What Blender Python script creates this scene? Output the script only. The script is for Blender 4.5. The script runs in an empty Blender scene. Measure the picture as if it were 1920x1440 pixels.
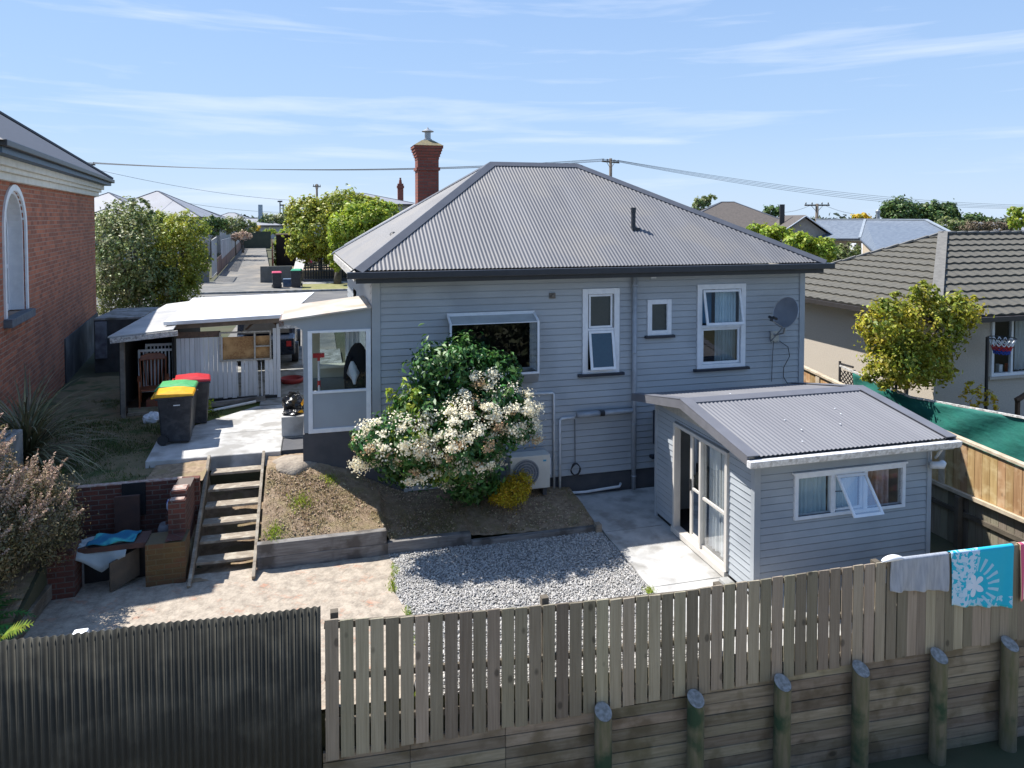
import bpy, math, random
import numpy as np
from mathutils import Vector, Matrix
random.seed(7); RNG = np.random.default_rng(11)
R_ = math.radians
scene = bpy.context.scene
COL = scene.collection
# ---------------------------------------------------------------- camera (drone, shifted lens)
CAM_H, F_PX, YAW, PITCH = 5.72, 1350.0, R_(15.1), R_(2.0)
cd = bpy.data.cameras.new('camera'); cam = bpy.data.objects.new('camera', cd); COL.objects.link(cam)
cam.location = (0, 0, CAM_H); cam.rotation_euler = (R_(90) - PITCH, 0, -YAW)
cd.sensor_width = 36; cd.lens = 36 * F_PX / 1920
PY = 408 + F_PX * math.tan(PITCH)
cd.shift_y = -(720 - PY) / 1920
cd.clip_start = .1; cd.clip_end = 5000
scene.camera = cam
# ---------------------------------------------------------------- light
SUN = Vector((-.52, .40, 1.0)).normalized()
el = math.asin(SUN.z); az = math.atan2(SUN.x, SUN.y)
sd = bpy.data.lights.new('sun', 'SUN'); sun = bpy.data.objects.new('sun', sd); COL.objects.link(sun)
sd.energy = 4.4; sd.angle = R_(.5); sd.color = (1, .955, .89)
sun.rotation_euler = SUN.to_track_quat('Z', 'Y').to_euler(); sun.location = (0, 0, 30)
world = bpy.data.worlds.new('World'); scene.world = world; world.use_nodes = True
nt = world.node_tree; nt.nodes.clear()
def WN(t, **k):
    n = nt.nodes.new(t)
    for a, b in k.items(): setattr(n, a, b)
    return n
sky = WN('ShaderNodeTexSky', sky_type='NISHITA', sun_disc=False, sun_elevation=el, sun_rotation=az,
         air_density=1.0, dust_density=.3, ozone_density=1.2, altitude=50)
tc = WN('ShaderNodeTexCoord')
mp = WN('ShaderNodeMapping'); mp.inputs['Rotation'].default_value = (R_(0), R_(-5.5), R_(-YAW * 57.3 * 0 - 0))
mp.inputs['Scale'].default_value = (2.2, 1.2, 26)
nz = WN('ShaderNodeTexNoise'); nz.inputs['Scale'].default_value = 1.35; nz.inputs['Detail'].default_value = 7; nz.inputs['Roughness'].default_value = .55
nz.inputs['Distortion'].default_value = .35
cr = WN('ShaderNodeValToRGB'); cr.color_ramp.elements[0].position = .53; cr.color_ramp.elements[1].position = .80
cr.color_ramp.elements[0].color = (0, 0, 0, 1); cr.color_ramp.elements[1].color = (.62, .62, .62, 1)
mx = WN('ShaderNodeMixRGB'); mx.inputs[2].default_value = (4.4, 4.8, 5.5, 1)
bg = WN('ShaderNodeBackground'); bg.inputs[1].default_value = .112
out = WN('ShaderNodeOutputWorld')
L = nt.links.new
sx = WN('ShaderNodeSeparateXYZ'); hz = WN('ShaderNodeMapRange'); hz.inputs['From Min'].default_value = 0; hz.inputs['From Max'].default_value = .8
hz.inputs['To Min'].default_value = .92; hz.inputs['To Max'].default_value = .6; hz.interpolation_type = 'SMOOTHSTEP'
hr_ = WN('ShaderNodeValToRGB'); hr_.color_ramp.elements[0].color = (.27, .352, .462, 1); hr_.color_ramp.elements[1].color = (.10, .19, .39, 1); hr_.color_ramp.elements[1].position = .55
q_ = hr_.color_ramp.elements.new(.13); q_.color = (.20, .295, .445, 1)
hv = WN('ShaderNodeVectorMath', operation='SCALE'); hv.inputs['Scale'].default_value = 10
hm = WN('ShaderNodeMixRGB')
L(tc.outputs['Generated'], sx.inputs[0]); L(sx.outputs[2], hr_.inputs[0]); L(hr_.outputs[0], hv.inputs[0]); L(hv.outputs[0], hm.inputs[2]); L(sx.outputs[2], hz.inputs['Value']); L(hz.outputs[0], hm.inputs[0]); L(sky.outputs[0], hm.inputs[1])
L(tc.outputs['Generated'], mp.inputs[0]); L(mp.outputs[0], nz.inputs['Vector']); L(nz.outputs[0], cr.inputs[0])
L(cr.outputs[0], mx.inputs[0]); L(hm.outputs[0], mx.inputs[1]); L(mx.outputs[0], bg.inputs[0]); L(bg.outputs[0], out.inputs[0])
vs = scene.view_settings; vs.view_transform = 'Standard'; vs.look = 'None'; vs.exposure = .95; vs.gamma = 1
scene.render.resolution_x = 1024; scene.render.resolution_y = 768
scene.cycles.max_bounces = 8; scene.cycles.transparent_max_bounces = 12

# ---------------------------------------------------------------- helpers
_F0 = Vector((math.sin(YAW), math.cos(YAW), 0)); _R = Vector((math.cos(YAW), -math.sin(YAW), 0))
_F = _F0 * math.cos(PITCH) + Vector((0, 0, -math.sin(PITCH))); _U = _R.cross(_F)
def at(x, y, t):            # a point at depth t metres
    return Vector((0, 0, CAM_H)) + (_F + _R * ((x - 960) / F_PX) - _U * ((y - PY) / F_PX)) * t
def px(n, t): return n * t / F_PX

def mat(name, c, c2=None, scale=4, rough=.7, bump=0, bscale=None, metal=0, st=(1, 1, 1), isl=0, transl=0,
        c3=None, scale3=1.2, knots=0, spec=None, lo=.35, hi=.65, detail=5, coat=0):
    m = bpy.data.materials.new(name); m.use_nodes = True
    T = m.node_tree; N = T.nodes; N.clear()
    o = N.new('ShaderNodeOutputMaterial'); b = N.new('ShaderNodeBsdfPrincipled')
    b.inputs['Roughness'].default_value = rough; b.inputs['Metallic'].default_value = metal
    if spec is not None: b.inputs['Specular IOR Level'].default_value = spec
    if coat: b.inputs['Coat Weight'].default_value = coat
    col = None
    c4 = lambda q: (q[0], q[1], q[2], 1)
    tcn = N.new('ShaderNodeTexCoord'); mpn = N.new('ShaderNodeMapping'); mpn.inputs['Scale'].default_value = st
    T.links.new(tcn.outputs['Object'], mpn.inputs[0])
    if c2 is None: c2 = tuple(v * .82 for v in c)
    nn = N.new('ShaderNodeTexNoise'); nn.inputs['Scale'].default_value = scale; nn.inputs['Detail'].default_value = detail
    T.links.new(mpn.outputs[0], nn.inputs['Vector'])
    rp = N.new('ShaderNodeValToRGB'); rp.color_ramp.elements[0].position = lo; rp.color_ramp.elements[1].position = hi
    rp.color_ramp.elements[0].color = c4(c); rp.color_ramp.elements[1].color = c4(c2)
    T.links.new(nn.outputs[0], rp.inputs[0]); col = rp.outputs[0]
    if c3 is not None:
        n3 = N.new('ShaderNodeTexNoise'); n3.inputs['Scale'].default_value = scale3; n3.inputs['Detail'].default_value = 6
        T.links.new(tcn.outputs['Object'], n3.inputs['Vector'])
        r3 = N.new('ShaderNodeValToRGB'); r3.color_ramp.elements[0].position = .5; r3.color_ramp.elements[1].position = .64
        T.links.new(n3.outputs[0], r3.inputs[0])
        mm = N.new('ShaderNodeMixRGB'); mm.inputs[2].default_value = c4(c3)
        T.links.new(r3.outputs[0], mm.inputs[0]); T.links.new(col, mm.inputs[1]); col = mm.outputs[0]
    if isl:
        g = N.new('ShaderNodeNewGeometry'); hs = N.new('ShaderNodeHueSaturation')
        mr = N.new('ShaderNodeMapRange'); mr.inputs['To Min'].default_value = 1 - isl; mr.inputs['To Max'].default_value = 1 + isl
        T.links.new(g.outputs['Random Per Island'], mr.inputs['Value']); T.links.new(mr.outputs[0], hs.inputs['Value'])
        ms = N.new('ShaderNodeMath'); ms.operation = 'MULTIPLY'; ms.inputs[1].default_value = 7.31
        fr = N.new('ShaderNodeMath'); fr.operation = 'FRACT'
        T.links.new(g.outputs['Random Per Island'], ms.inputs[0]); T.links.new(ms.outputs[0], fr.inputs[0])
        mh = N.new('ShaderNodeMapRange'); mh.inputs['To Min'].default_value = .5 - .035 * min(1, isl * 2); mh.inputs['To Max'].default_value = .5 + .035 * min(1, isl * 2)
        T.links.new(fr.outputs[0], mh.inputs['Value']); T.links.new(mh.outputs[0], hs.inputs['Hue'])
        T.links.new(col, hs.inputs['Color']); col = hs.outputs[0]
    if knots:
        vo = N.new('ShaderNodeTexVoronoi'); vo.inputs['Scale'].default_value = knots; vm = N.new('ShaderNodeMapping'); vm.inputs['Scale'].default_value = (1, 1, .62) if st[2] <= st[0] else (.62, 1, 1)
        T.links.new(tcn.outputs['Object'], vm.inputs[0]); T.links.new(vm.outputs[0], vo.inputs['Vector'])
        kr = N.new('ShaderNodeValToRGB'); kr.color_ramp.elements[0].position = .075; kr.color_ramp.elements[1].position = .13; kr.color_ramp.elements[0].color = (.45, .45, .45, 1)
        T.links.new(vo.outputs['Distance'], kr.inputs[0]); km = N.new('ShaderNodeMixRGB'); km.blend_type = 'MULTIPLY'; km.inputs[0].default_value = 1
        T.links.new(col, km.inputs[1]); T.links.new(kr.outputs[0], km.inputs[2]); col = km.outputs[0]
    T.links.new(col, b.inputs['Base Color'])
    if bump:
        bn = N.new('ShaderNodeTexNoise'); bn.inputs['Scale'].default_value = bscale or scale * 4; bn.inputs['Detail'].default_value = 4
        T.links.new(mpn.outputs[0], bn.inputs['Vector'])
        bu = N.new('ShaderNodeBump'); bu.inputs['Strength'].default_value = bump; bu.inputs['Distance'].default_value = .02
        T.links.new(bn.outputs[0], bu.inputs['Height']); T.links.new(bu.outputs[0], b.inputs['Normal'])
    sh = b.outputs[0]
    if transl:
        tr = N.new('ShaderNodeBsdfTranslucent'); T.links.new(col, tr.inputs[0])
        mxs = N.new('ShaderNodeMixShader'); mxs.inputs[0].default_value = transl
        T.links.new(b.outputs[0], mxs.inputs[1]); T.links.new(tr.outputs[0], mxs.inputs[2]); sh = mxs.outputs[0]
    T.links.new(sh, o.inputs[0])
    return m

def brick_mat(name, c1, c2, mortar, bw=.235, rh=.083, ms=.010, stain=(.05, .03, .025), stain_amt=.55, off=(0, 0, 0), rotz=0, floor=False, cover=None, cover_lo=.42):
    m = bpy.data.materials.new(name); m.use_nodes = True
    T = m.node_tree; N = T.nodes; b = N['Principled BSDF']; b.inputs['Roughness'].default_value = .9
    tcn = N.new('ShaderNodeTexCoord'); 
    if floor:
        v = N.new('ShaderNodeMapping'); v.inputs['Rotation'].default_value = (0, 0, rotz)
        T.links.new(tcn.outputs['Object'], v.inputs[0]); vec = v.outputs[0]
    else:
        sp = N.new('ShaderNodeSeparateXYZ'); ad = N.new('ShaderNodeMath'); cb = N.new('ShaderNodeCombineXYZ')
        T.links.new(tcn.outputs['Object'], sp.inputs[0]); T.links.new(sp.outputs[0], ad.inputs[0]); T.links.new(sp.outputs[1], ad.inputs[1])
        T.links.new(ad.outputs[0], cb.inputs[0]); T.links.new(sp.outputs[2], cb.inputs[1]); vec = cb.outputs[0]
    br = N.new('ShaderNodeTexBrick'); br.inputs['Scale'].default_value = 1; br.inputs['Brick Width'].default_value = bw
    br.inputs['Row Height'].default_value = rh; br.inputs['Mortar Size'].default_value = ms; br.inputs['Mortar Smooth'].default_value = .3
    br.inputs['Bias'].default_value = .1
    br.inputs['Color1'].default_value = (*c1, 1); br.inputs['Color2'].default_value = (*c2, 1); br.inputs['Mortar'].default_value = (*mortar, 1)
    T.links.new(vec, br.inputs['Vector'])
    n = N.new('ShaderNodeTexNoise'); n.inputs['Scale'].default_value = 1.1; n.inputs['Detail'].default_value = 8; n.inputs['Roughness'].default_value = .65
    T.links.new(tcn.outputs['Object'], n.inputs['Vector'])
    r = N.new('ShaderNodeValToRGB'); r.color_ramp.elements[0].position = .45; r.color_ramp.elements[1].position = .75
    r.color_ramp.elements[1].color = (stain_amt,) * 3 + (1,)
    T.links.new(n.outputs[0], r.inputs[0])
    mm = N.new('ShaderNodeMixRGB'); mm.inputs[2].default_value = (*stain, 1)
    T.links.new(r.outputs[0], mm.inputs[0]); T.links.new(br.outputs[0], mm.inputs[1]); c = mm.outputs[0]
    if cover:
        n2 = N.new('ShaderNodeTexNoise'); n2.inputs['Scale'].default_value = 2.3; n2.inputs['Detail'].default_value = 12; n2.inputs['Roughness'].default_value = .75
        T.links.new(tcn.outputs['Object'], n2.inputs['Vector'])
        r2 = N.new('ShaderNodeValToRGB'); r2.color_ramp.elements[0].position = cover_lo; r2.color_ramp.elements[1].position = cover_lo + .12
        T.links.new(n2.outputs[0], r2.inputs[0])
        m2 = N.new('ShaderNodeMixRGB'); T.links.new(r2.outputs[0], m2.inputs[0]); T.links.new(c, m2.inputs[1])
        n3 = N.new('ShaderNodeTexNoise'); n3.inputs['Scale'].default_value = 5; n3.inputs['Detail'].default_value = 14; n3.inputs['Roughness'].default_value = .8
        T.links.new(tcn.outputs['Object'], n3.inputs['Vector'])
        r3 = N.new('ShaderNodeValToRGB'); r3.color_ramp.elements[0].position = .36; r3.color_ramp.elements[1].position = .58
        r3.color_ramp.elements[0].color = (*[q * .50 for q in cover], 1); r3.color_ramp.elements[1].color = (*cover, 1)
        T.links.new(n3.outputs[0], r3.inputs[0]); T.links.new(r3.outputs[0], m2.inputs[2]); c = m2.outputs[0]
    T.links.new(c, b.inputs['Base Color'])
    bu = N.new('ShaderNodeBump'); bu.inputs['Strength'].default_value = .5; bu.inputs['Distance'].default_value = .012
    nb = N.new('ShaderNodeTexNoise'); nb.inputs['Scale'].default_value = 30
    T.links.new(tcn.outputs['Object'], nb.inputs['Vector'])
    ad2 = N.new('ShaderNodeMath'); ad2.operation = 'SUBTRACT'; T.links.new(nb.outputs[0], ad2.inputs[0]); T.links.new(br.outputs['Fac'], ad2.inputs[1])
    T.links.new(ad2.outputs[0], bu.inputs['Height']); T.links.new(bu.outputs[0], b.inputs['Normal'])
    return m

def glass_mat(name, tint=(.93, .96, .96), rough=.0, refl=1.0):
    m = bpy.data.materials.new(name); m.use_nodes = True
    T = m.node_tree; N = T.nodes; N.clear()
    o = N.new('ShaderNodeOutputMaterial'); t = N.new('ShaderNodeBsdfTransparent'); t.inputs[0].default_value = (*tint, 1)
    g = N.new('ShaderNodeBsdfGlossy'); g.inputs['Roughness'].default_value = rough
    f = N.new('ShaderNodeFresnel'); f.inputs[0].default_value = 1.6
    mu = N.new('ShaderNodeMath'); mu.operation = 'MULTIPLY'; mu.inputs[1].default_value = 1.0 * refl; mu.use_clamp = True
    mx = N.new('ShaderNodeMixShader'); T.links.new(f.outputs[0], mu.inputs[0]); T.links.new(mu.outputs[0], mx.inputs[0])
    T.links.new(t.outputs[0], mx.inputs[1]); T.links.new(g.outputs[0], mx.inputs[2]); T.links.new(mx.outputs[0], o.inputs[0])
    return m

ORG = {}
def _place(o):
    ORG[o.name] = (Vector(o.location), o.rotation_euler.z)
def props(o, label=None, cat=None, group=None, kind=None):
    if label: o['label'] = label
    if cat: o['category'] = cat
    if group: o['group'] = group
    if kind: o['kind'] = kind
    return o
def thing(name, label, cat, loc=(0, 0, 0), rz=0, group=None):
    o = bpy.data.objects.new(name, None); COL.objects.link(o); o.empty_display_size = .1
    o.location = loc; o.rotation_euler = (0, 0, rz); _place(o)
    return props(o, label, cat, group)

class MB:
    def __init__(s): s.v = []; s.f = []
    def add(s, vs, fs):
        n = len(s.v); s.v += [tuple(p) for p in vs]; s.f += [tuple(i + n for i in f) for f in fs]; return s
    def box(s, x0, y0, z0, x1, y1, z1):
        return s.add([(x0, y0, z0), (x1, y0, z0), (x1, y1, z0), (x0, y1, z0), (x0, y0, z1), (x1, y0, z1), (x1, y1, z1), (x0, y1, z1)],
                     [(0, 3, 2, 1), (4, 5, 6, 7), (0, 1, 5, 4), (1, 2, 6, 5), (2, 3, 7, 6), (3, 0, 4, 7)])
    def bar(s, p, q, w, h, up=(0, 0, 1)):
        p = Vector(p); q = Vector(q); d = (q - p).normalized(); up = Vector(up)
        sd_ = d.cross(up)
        if sd_.length < 1e-4: sd_ = d.cross(Vector((0, 1, 0)))
        sd_.normalize(); u2 = sd_.cross(d).normalized()
        a = sd_ * (w / 2); b = u2 * (h / 2); V = []
        for c in (p, q): V += [c - a - b, c + a - b, c + a + b, c - a + b]
        return s.add(V, [(0, 1, 2, 3)[::-1], (4, 5, 6, 7), (0, 1, 5, 4), (1, 2, 6, 5), (2, 3, 7, 6), (3, 0, 4, 7)])
    def tube(s, pts, r, n=8, cap=True):
        pts = [Vector(p) for p in pts]; k = len(pts)
        rs = [r] * k if not isinstance(r, (list, tuple)) else list(r)
        V = []; F = []; ref = None
        for i, p in enumerate(pts):
            d = (pts[min(i + 1, k - 1)] - pts[max(i - 1, 0)]).normalized()
            if ref is None: ref = Vector((0, 0, 1)) if abs(d.z) < .9 else Vector((1, 0, 0))
            a = d.cross(ref).normalized(); b = a.cross(d).normalized(); ref = b
            for j in range(n):
                th = 2 * math.pi * j / n; V.append(p + (a * math.cos(th) + b * math.sin(th)) * rs[i])
        for i in range(k - 1):
            for j in range(n):
                F.append((i * n + j, i * n + (j + 1) % n, (i + 1) * n + (j + 1) % n, (i + 1) * n + j))
        if cap: F += [tuple(range(n))[::-1], tuple(range((k - 1) * n, k * n))]
        return s.add(V, F)
    def lathe(s, c, prof, n=16, cap=True):
        V = []; F = []
        for r, z in prof:
            for j in range(n):
                th = 2 * math.pi * j / n; V.append((c[0] + r * math.cos(th), c[1] + r * math.sin(th), c[2] + z))
        for i in range(len(prof) - 1):
            for j in range(n): F.append((i * n + j, i * n + (j + 1) % n, (i + 1) * n + (j + 1) % n, (i + 1) * n + j))
        if cap: F += [tuple(range(n))[::-1], tuple(range((len(prof) - 1) * n, len(prof) * n))]
        return s.add(V, F)
    def prism(s, poly, vec):
        n = len(poly); vec = Vector(vec); V = [Vector(p) for p in poly] + [Vector(p) + vec for p in poly]
        F = [tuple(range(n)), tuple(range(n, 2 * n))[::-1]] + [(i, i + n, (i + 1) % n + n, (i + 1) % n) for i in range(n)]
        return s.add(V, F)
    def frame(s, x0, z0, x1, z1, y0, y1, w, wb=None):      # rectangular frame in the XZ plane, butted pieces
        wb = wb or w
        s.box(x0, y0, z0, x0 + w, y1, z1); s.box(x1 - w, y0, z0, x1, y1, z1)
        s.box(x0 + w, y0, z1 - w, x1 - w, y1, z1); s.box(x0 + w, y0, z0, x1 - w, y1, z0 + wb); return s
    def build(s, name, m, parent=None, smooth=False, bev=0, local=False, weld=False):
        me = bpy.data.meshes.new(name); V = s.v
        if parent is not None:
            O, rz = ORG[parent.name]
            if not local:
                M = Matrix.Rotation(-rz, 3, 'Z'); V = [M @ (Vector(p) - O) for p in V]
            else: pass
        else:
            a = np.array(V); c = Vector(((a[:, 0].min() + a[:, 0].max()) / 2, (a[:, 1].min() + a[:, 1].max()) / 2, a[:, 2].min()))
            V = [Vector(p) - c for p in V]
        me.from_pydata([tuple(p) for p in V], [], s.f); me.materials.append(m)
        if smooth: me.polygons.foreach_set('use_smooth', [True] * len(me.polygons))
        me.update()
        o = bpy.data.objects.new(name, me); COL.objects.link(o)
        if parent is not None: o.parent = parent; ORG[o.name] = (O, rz)
        else: o.location = c; ORG[o.name] = (c, 0)
        if bev:
            md = o.modifiers.new('bevel', 'BEVEL'); md.width = bev; md.segments = 2; md.limit_method = 'ANGLE'; md.angle_limit = R_(40)
        return o
def dup(root, loc, rz=None, label=None, group=None):
    def cp(o, par):
        c = o.copy(); COL.objects.link(c)
        if par is not None: c.parent = par
        ORG[c.name] = ORG[o.name]
        for ch in list(o.children): cp(ch, c)
        return c
    r = cp(root, None); r.location = loc
    if rz is not None: r.rotation_euler = (0, 0, rz)
    _place(r)
    return props(r, label, None, group)

def np_mesh(name, V, F, m, parent=None, smooth=False):
    V = np.asarray(V, float)
    if parent is not None:
        O, rz = ORG[parent.name]; V = V - np.array(O); c_, s_ = math.cos(-rz), math.sin(-rz)
        V = np.stack([V[:, 0] * c_ - V[:, 1] * s_, V[:, 0] * s_ + V[:, 1] * c_, V[:, 2]], 1); loc = None
    else:
        loc = np.array([V[:, 0].mean(), V[:, 1].mean(), V[:, 2].min()]); V = V - loc
    F = np.asarray(F); k = F.shape[1]; me = bpy.data.meshes.new(name)
    me.vertices.add(len(V)); me.vertices.foreach_set('co', V.ravel())
    me.loops.add(F.size); me.loops.foreach_set('vertex_index', F.ravel())
    me.polygons.add(len(F)); me.polygons.foreach_set('loop_start', np.arange(0, F.size, k)); me.polygons.foreach_set('loop_total', np.full(len(F), k))
    if smooth: me.polygons.foreach_set('use_smooth', np.ones(len(F), bool))
    me.materials.append(m); me.update(calc_edges=True); me.validate()
    o = bpy.data.objects.new(name, me); COL.objects.link(o)
    if parent is not None: o.parent = parent; ORG[o.name] = ORG[parent.name]
    else: o.location = loc; ORG[o.name] = (Vector(loc), 0)
    return o

def leaf_points(blobs, n, clump=.28, per=26):
    """points gathered in clumps on and in ellipsoids: uneven outline, gaps between clumps"""
    w = np.array([b[1][0] * b[1][1] * b[1][2] for b in blobs]) ** (2 / 3); w = w / w.sum()
    K = max(6, n // per); P = []; Nn = []
    idx = RNG.choice(len(blobs), K, p=w)
    for i in idx:
        c, r = blobs[i][0], np.array(blobs[i][1])
        d = RNG.normal(size=3); d /= np.linalg.norm(d)
        rad = RNG.uniform(.45, 1.05) ** .6
        cc = np.array(c) + d * r * rad
        s = clump * r.mean() * RNG.uniform(.55, 1.25)
        q = RNG.normal(size=(per, 3)) * s * .55
        P.append(cc + q); Nn.append(np.tile(d, (per, 1)) + q / (s + 1e-6) * .8)
    return np.concatenate(P), np.concatenate(Nn)
def leaves(name, pts, nrm, size, m, parent=None, asp=.5, up=.5, jit=.9, droop=0):
    n = len(pts); nrm = nrm + RNG.normal(size=(n, 3)) * jit; nrm[:, 2] += up
    nrm /= np.linalg.norm(nrm, axis=1)[:, None] + 1e-9
    a = RNG.normal(size=(n, 3)); a[:, 2] -= droop; a -= (a * nrm).sum(1)[:, None] * nrm; a /= np.linalg.norm(a, axis=1)[:, None] + 1e-9
    b = np.cross(nrm, a); s = size * RNG.uniform(.6, 1.35, n)[:, None]
    fold = nrm * s * .18
    V = np.stack([pts - a * s * .5, pts + b * s * asp * .5 + fold, pts + a * s * .5, pts - b * s * asp * .5 + fold], 1).reshape(-1, 3)
    F = np.arange(n * 4).reshape(n, 4)
    return np_mesh(name, V, F, m, parent)
def limb_mesh(base, tips, r0, seed=0, n=6):
    rnd = random.Random(seed); mb = MB(); base = Vector(base)
    for t in tips:
        t = Vector(t); mid = base.lerp(t, .5) + Vector((rnd.uniform(-.12, .12), rnd.uniform(-.12, .12), rnd.uniform(.0, .2))) * (t - base).length
        q1 = base.lerp(mid, .5) + Vector((rnd.uniform(-.04, .04), 0, 0)) * (t - base).length
        mb.tube([base, q1, mid, t], [r0, r0 * .8, r0 * .55, r0 * .15], n)
    return mb
def tree(name, label, cat, base, blobs, n, leaf, m, bark, r0=.1, group=None, clump=.3, asp=.55, trunk_top=None, seed=1, per=26, up=.5):
    t = thing(name, label, cat, base, 0, group)
    P, Nn = leaf_points(blobs, n, clump, per)
    leaves('crown', P, Nn, leaf, m, t, asp, up)
    base = Vector(base); top = Vector(trunk_top) if trunk_top else base.lerp(Vector(blobs[0][0]), .45)
    mb = MB().tube([base, base.lerp(top, .5) + Vector((r0 * .3, 0, 0)), top], [r0 * 1.25, r0, r0 * .85], 8)
    mb2 = limb_mesh(top, [b[0] for b in blobs[:7]], r0 * .75, seed); mb.add(mb2.v, mb2.f)
    mb.build('trunk', bark, t, smooth=True)
    return t
def pxb(t, l):
    out = []
    for q in l:
        x, y, rx, ry = q[:4]; dt = q[4] if len(q) > 4 else 0
        out.append((tuple(at(x, y, t + dt)), (px(rx, t), px((rx + ry) / 2, t), px(ry, t))))
    return out

# ---------------------------------------------------------------- materials
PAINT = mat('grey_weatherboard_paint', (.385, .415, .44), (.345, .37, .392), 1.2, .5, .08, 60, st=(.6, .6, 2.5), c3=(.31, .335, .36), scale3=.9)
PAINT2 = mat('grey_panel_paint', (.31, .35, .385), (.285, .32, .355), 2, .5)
WHITE = mat('white_trim_paint', (.78, .80, .82), (.70, .72, .75), 8, .4)
WHITE_OLD = mat('worn_white_paint', (.66, .65, .62), (.38, .37, .35), 14, .7, .3, c3=(.25, .24, .23), scale3=20)
DARK = mat('dark_fascia_paint', (.022, .026, .034), (.03, .034, .042), 6, .4)
NAVY = mat('dark_sill_paint', (.018, .024, .04), None, 6, .4)
IRON = mat('grey_roofing_iron', (.132, .134, .145), (.105, .107, .118), 1.1, .6, 0, st=(2.2, .2, .2), c3=(.142, .138, .138), scale3=.9)
IRON_CAP = mat('grey_roof_flashing', (.10, .105, .12), (.085, .09, .105), 4, .45, metal=.2)
IRON2 = mat('shed_roofing_iron', (.165, .167, .182), (.140, .142, .158), 1.1, .6, st=(2.5, .3, .3))
CONC = mat('pale_concrete', (.50, .495, .48), (.36, .355, .345), 3.4, .85, .35, 60, c3=(.27, .262, .245), scale3=2.1)
CONC_W = mat('weathered_concrete', (.34, .34, .33), (.20, .20, .19), 3, .9, .3, 50, c3=(.14, .14, .12), scale3=4)
CONC_D = mat('dark_painted_concrete', (.055, .058, .068), (.085, .085, .09), 2.5, .8, .2, 40)
ASPH = mat('asphalt', (.12, .12, .122), (.09, .09, .092), 3, .9, .2, 60, c3=(.16, .155, .145), scale3=.35)
ASPH2 = mat('old_driveway_seal', (.17, .165, .155), (.12, .118, .11), 2, .9, .2, 60, c3=(.22, .20, .17), scale3=.6)
PALING = mat('weathered_paling', (.20, .170, .122), (.305, .268, .205), 3, .85, .4, 40, st=(14, 14, .5), isl=.36, lo=.25, hi=.75, knots=3.2)
SLEEPER = mat('retaining_board', (.205, .175, .125), (.285, .25, .19), 3, .85, .5, 40, st=(.7, 6, 9), isl=.3, c3=(.15, .125, .08), scale3=2.5, knots=2.6)
SLEEPER_G = mat('greyed_sleeper', (.25, .24, .23), (.16, .15, .14), 4, .85, .4, 40, st=(.8, 6, 9), isl=.15, c3=(.10, .09, .08), scale3=3)
ROUNDP = mat('mossy_round_post', (.10, .105, .055), (.16, .145, .10), 4, .9, .5, 30, st=(4, 4, .6), c3=(.022, .055, .028), scale3=2.2)
ENDGR = mat('post_end_grain', (.36, .35, .33), (.20, .19, .17), 22, .85, .3, 60)
NEWWOOD = mat('new_pine_paling', (.52, .34, .16), (.33, .19, .075), 3, .7, .3, 40, st=(6, 6, .5), isl=.22, c3=(.60, .44, .24), scale3=4, lo=.35, hi=.75, knots=3.4)
NEWRAIL = mat('pale_pine_rail', (.58, .50, .38), (.42, .34, .24), 6, .75, .2, 50)
STEPW = mat('step_timber', (.34, .29, .22), (.22, .185, .14), 5, .85, .4, 50, st=(1, 6, 6), isl=.12, c3=(.42, .38, .30), scale3=6)
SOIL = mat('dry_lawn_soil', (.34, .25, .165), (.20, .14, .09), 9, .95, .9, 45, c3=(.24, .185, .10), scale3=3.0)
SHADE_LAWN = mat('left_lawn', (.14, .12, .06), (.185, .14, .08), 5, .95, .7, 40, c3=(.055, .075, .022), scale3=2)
GROUND = mat('earth_and_grass', (.045, .055, .025), (.07, .065, .035), .8, .95, .3, 20)
VERGE = mat('mown_verge', (.16, .17, .055), (.24, .22, .10), 3, .95, .3, 30)
BRK = brick_mat('red_brick', (.50, .165, .08), (.27, .085, .045), (.33, .23, .17), .30, .105, .013, stain=(.19, .085, .055), stain_amt=.7)
BRK_O = brick_mat('old_fireplace_brick', (.15, .048, .033), (.085, .032, .025), (.13, .105, .09), stain=(.03, .02, .018), stain_amt=.8)  # brick colours darkened to carry the shade of the pink shrub
BRK_Y = brick_mat('mossy_pillar_brick', (.13, .055, .03), (.085, .045, .022), (.11, .085, .05), stain=(.15, .11, .03), stain_amt=.7)
BRK_C = brick_mat('chimney_brick', (.30, .085, .055), (.22, .06, .04), (.16, .10, .08), stain=(.08, .05, .04), stain_amt=.4)
PAVE = brick_mat('worn_brick_paving', (.40, .17, .10), (.33, .22, .16), (.20, .17, .13), .235, .12, .014, stain=(.30, .25, .18), stain_amt=.5,
                 floor=True, rotz=R_(38), cover=(.42, .36, .29), cover_lo=.345)
STONE = mat('grey_pebble', (.34, .335, .325), (.44, .42, .39), 9, .8, isl=.38)
GRAVEL_B = mat('gravel_bed', (.28, .275, .265), (.21, .205, .195), 40, .95, .6, 80)
GLASS = glass_mat('window_glass', refl=.45); GLASS_R = glass_mat('reflective_glass', refl=2.2)
GLASS_D = glass_mat('tinted_glass', (.35, .42, .45))
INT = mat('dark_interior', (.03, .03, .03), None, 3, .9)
BLUE_INT = mat('blue_blind', (.05, .16, .28), None, 3, .6)
OBSC = mat('obscure_glass', (.035, .045, .04), (.05, .06, .055), 60, .25, .3, 200, spec=.6)
OBSC_B = mat('blue_obscure_glass', (.02, .06, .10), (.03, .085, .13), 60, .22, .3, 200, spec=.6)
CURT = mat('pale_blue_curtain', (.70, .86, .92), (.60, .76, .84), 3, .9, transl=.3)
CURT_W = mat('white_curtain', (.90, .92, .93), (.82, .85, .87), 3, .9, transl=.35)
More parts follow.
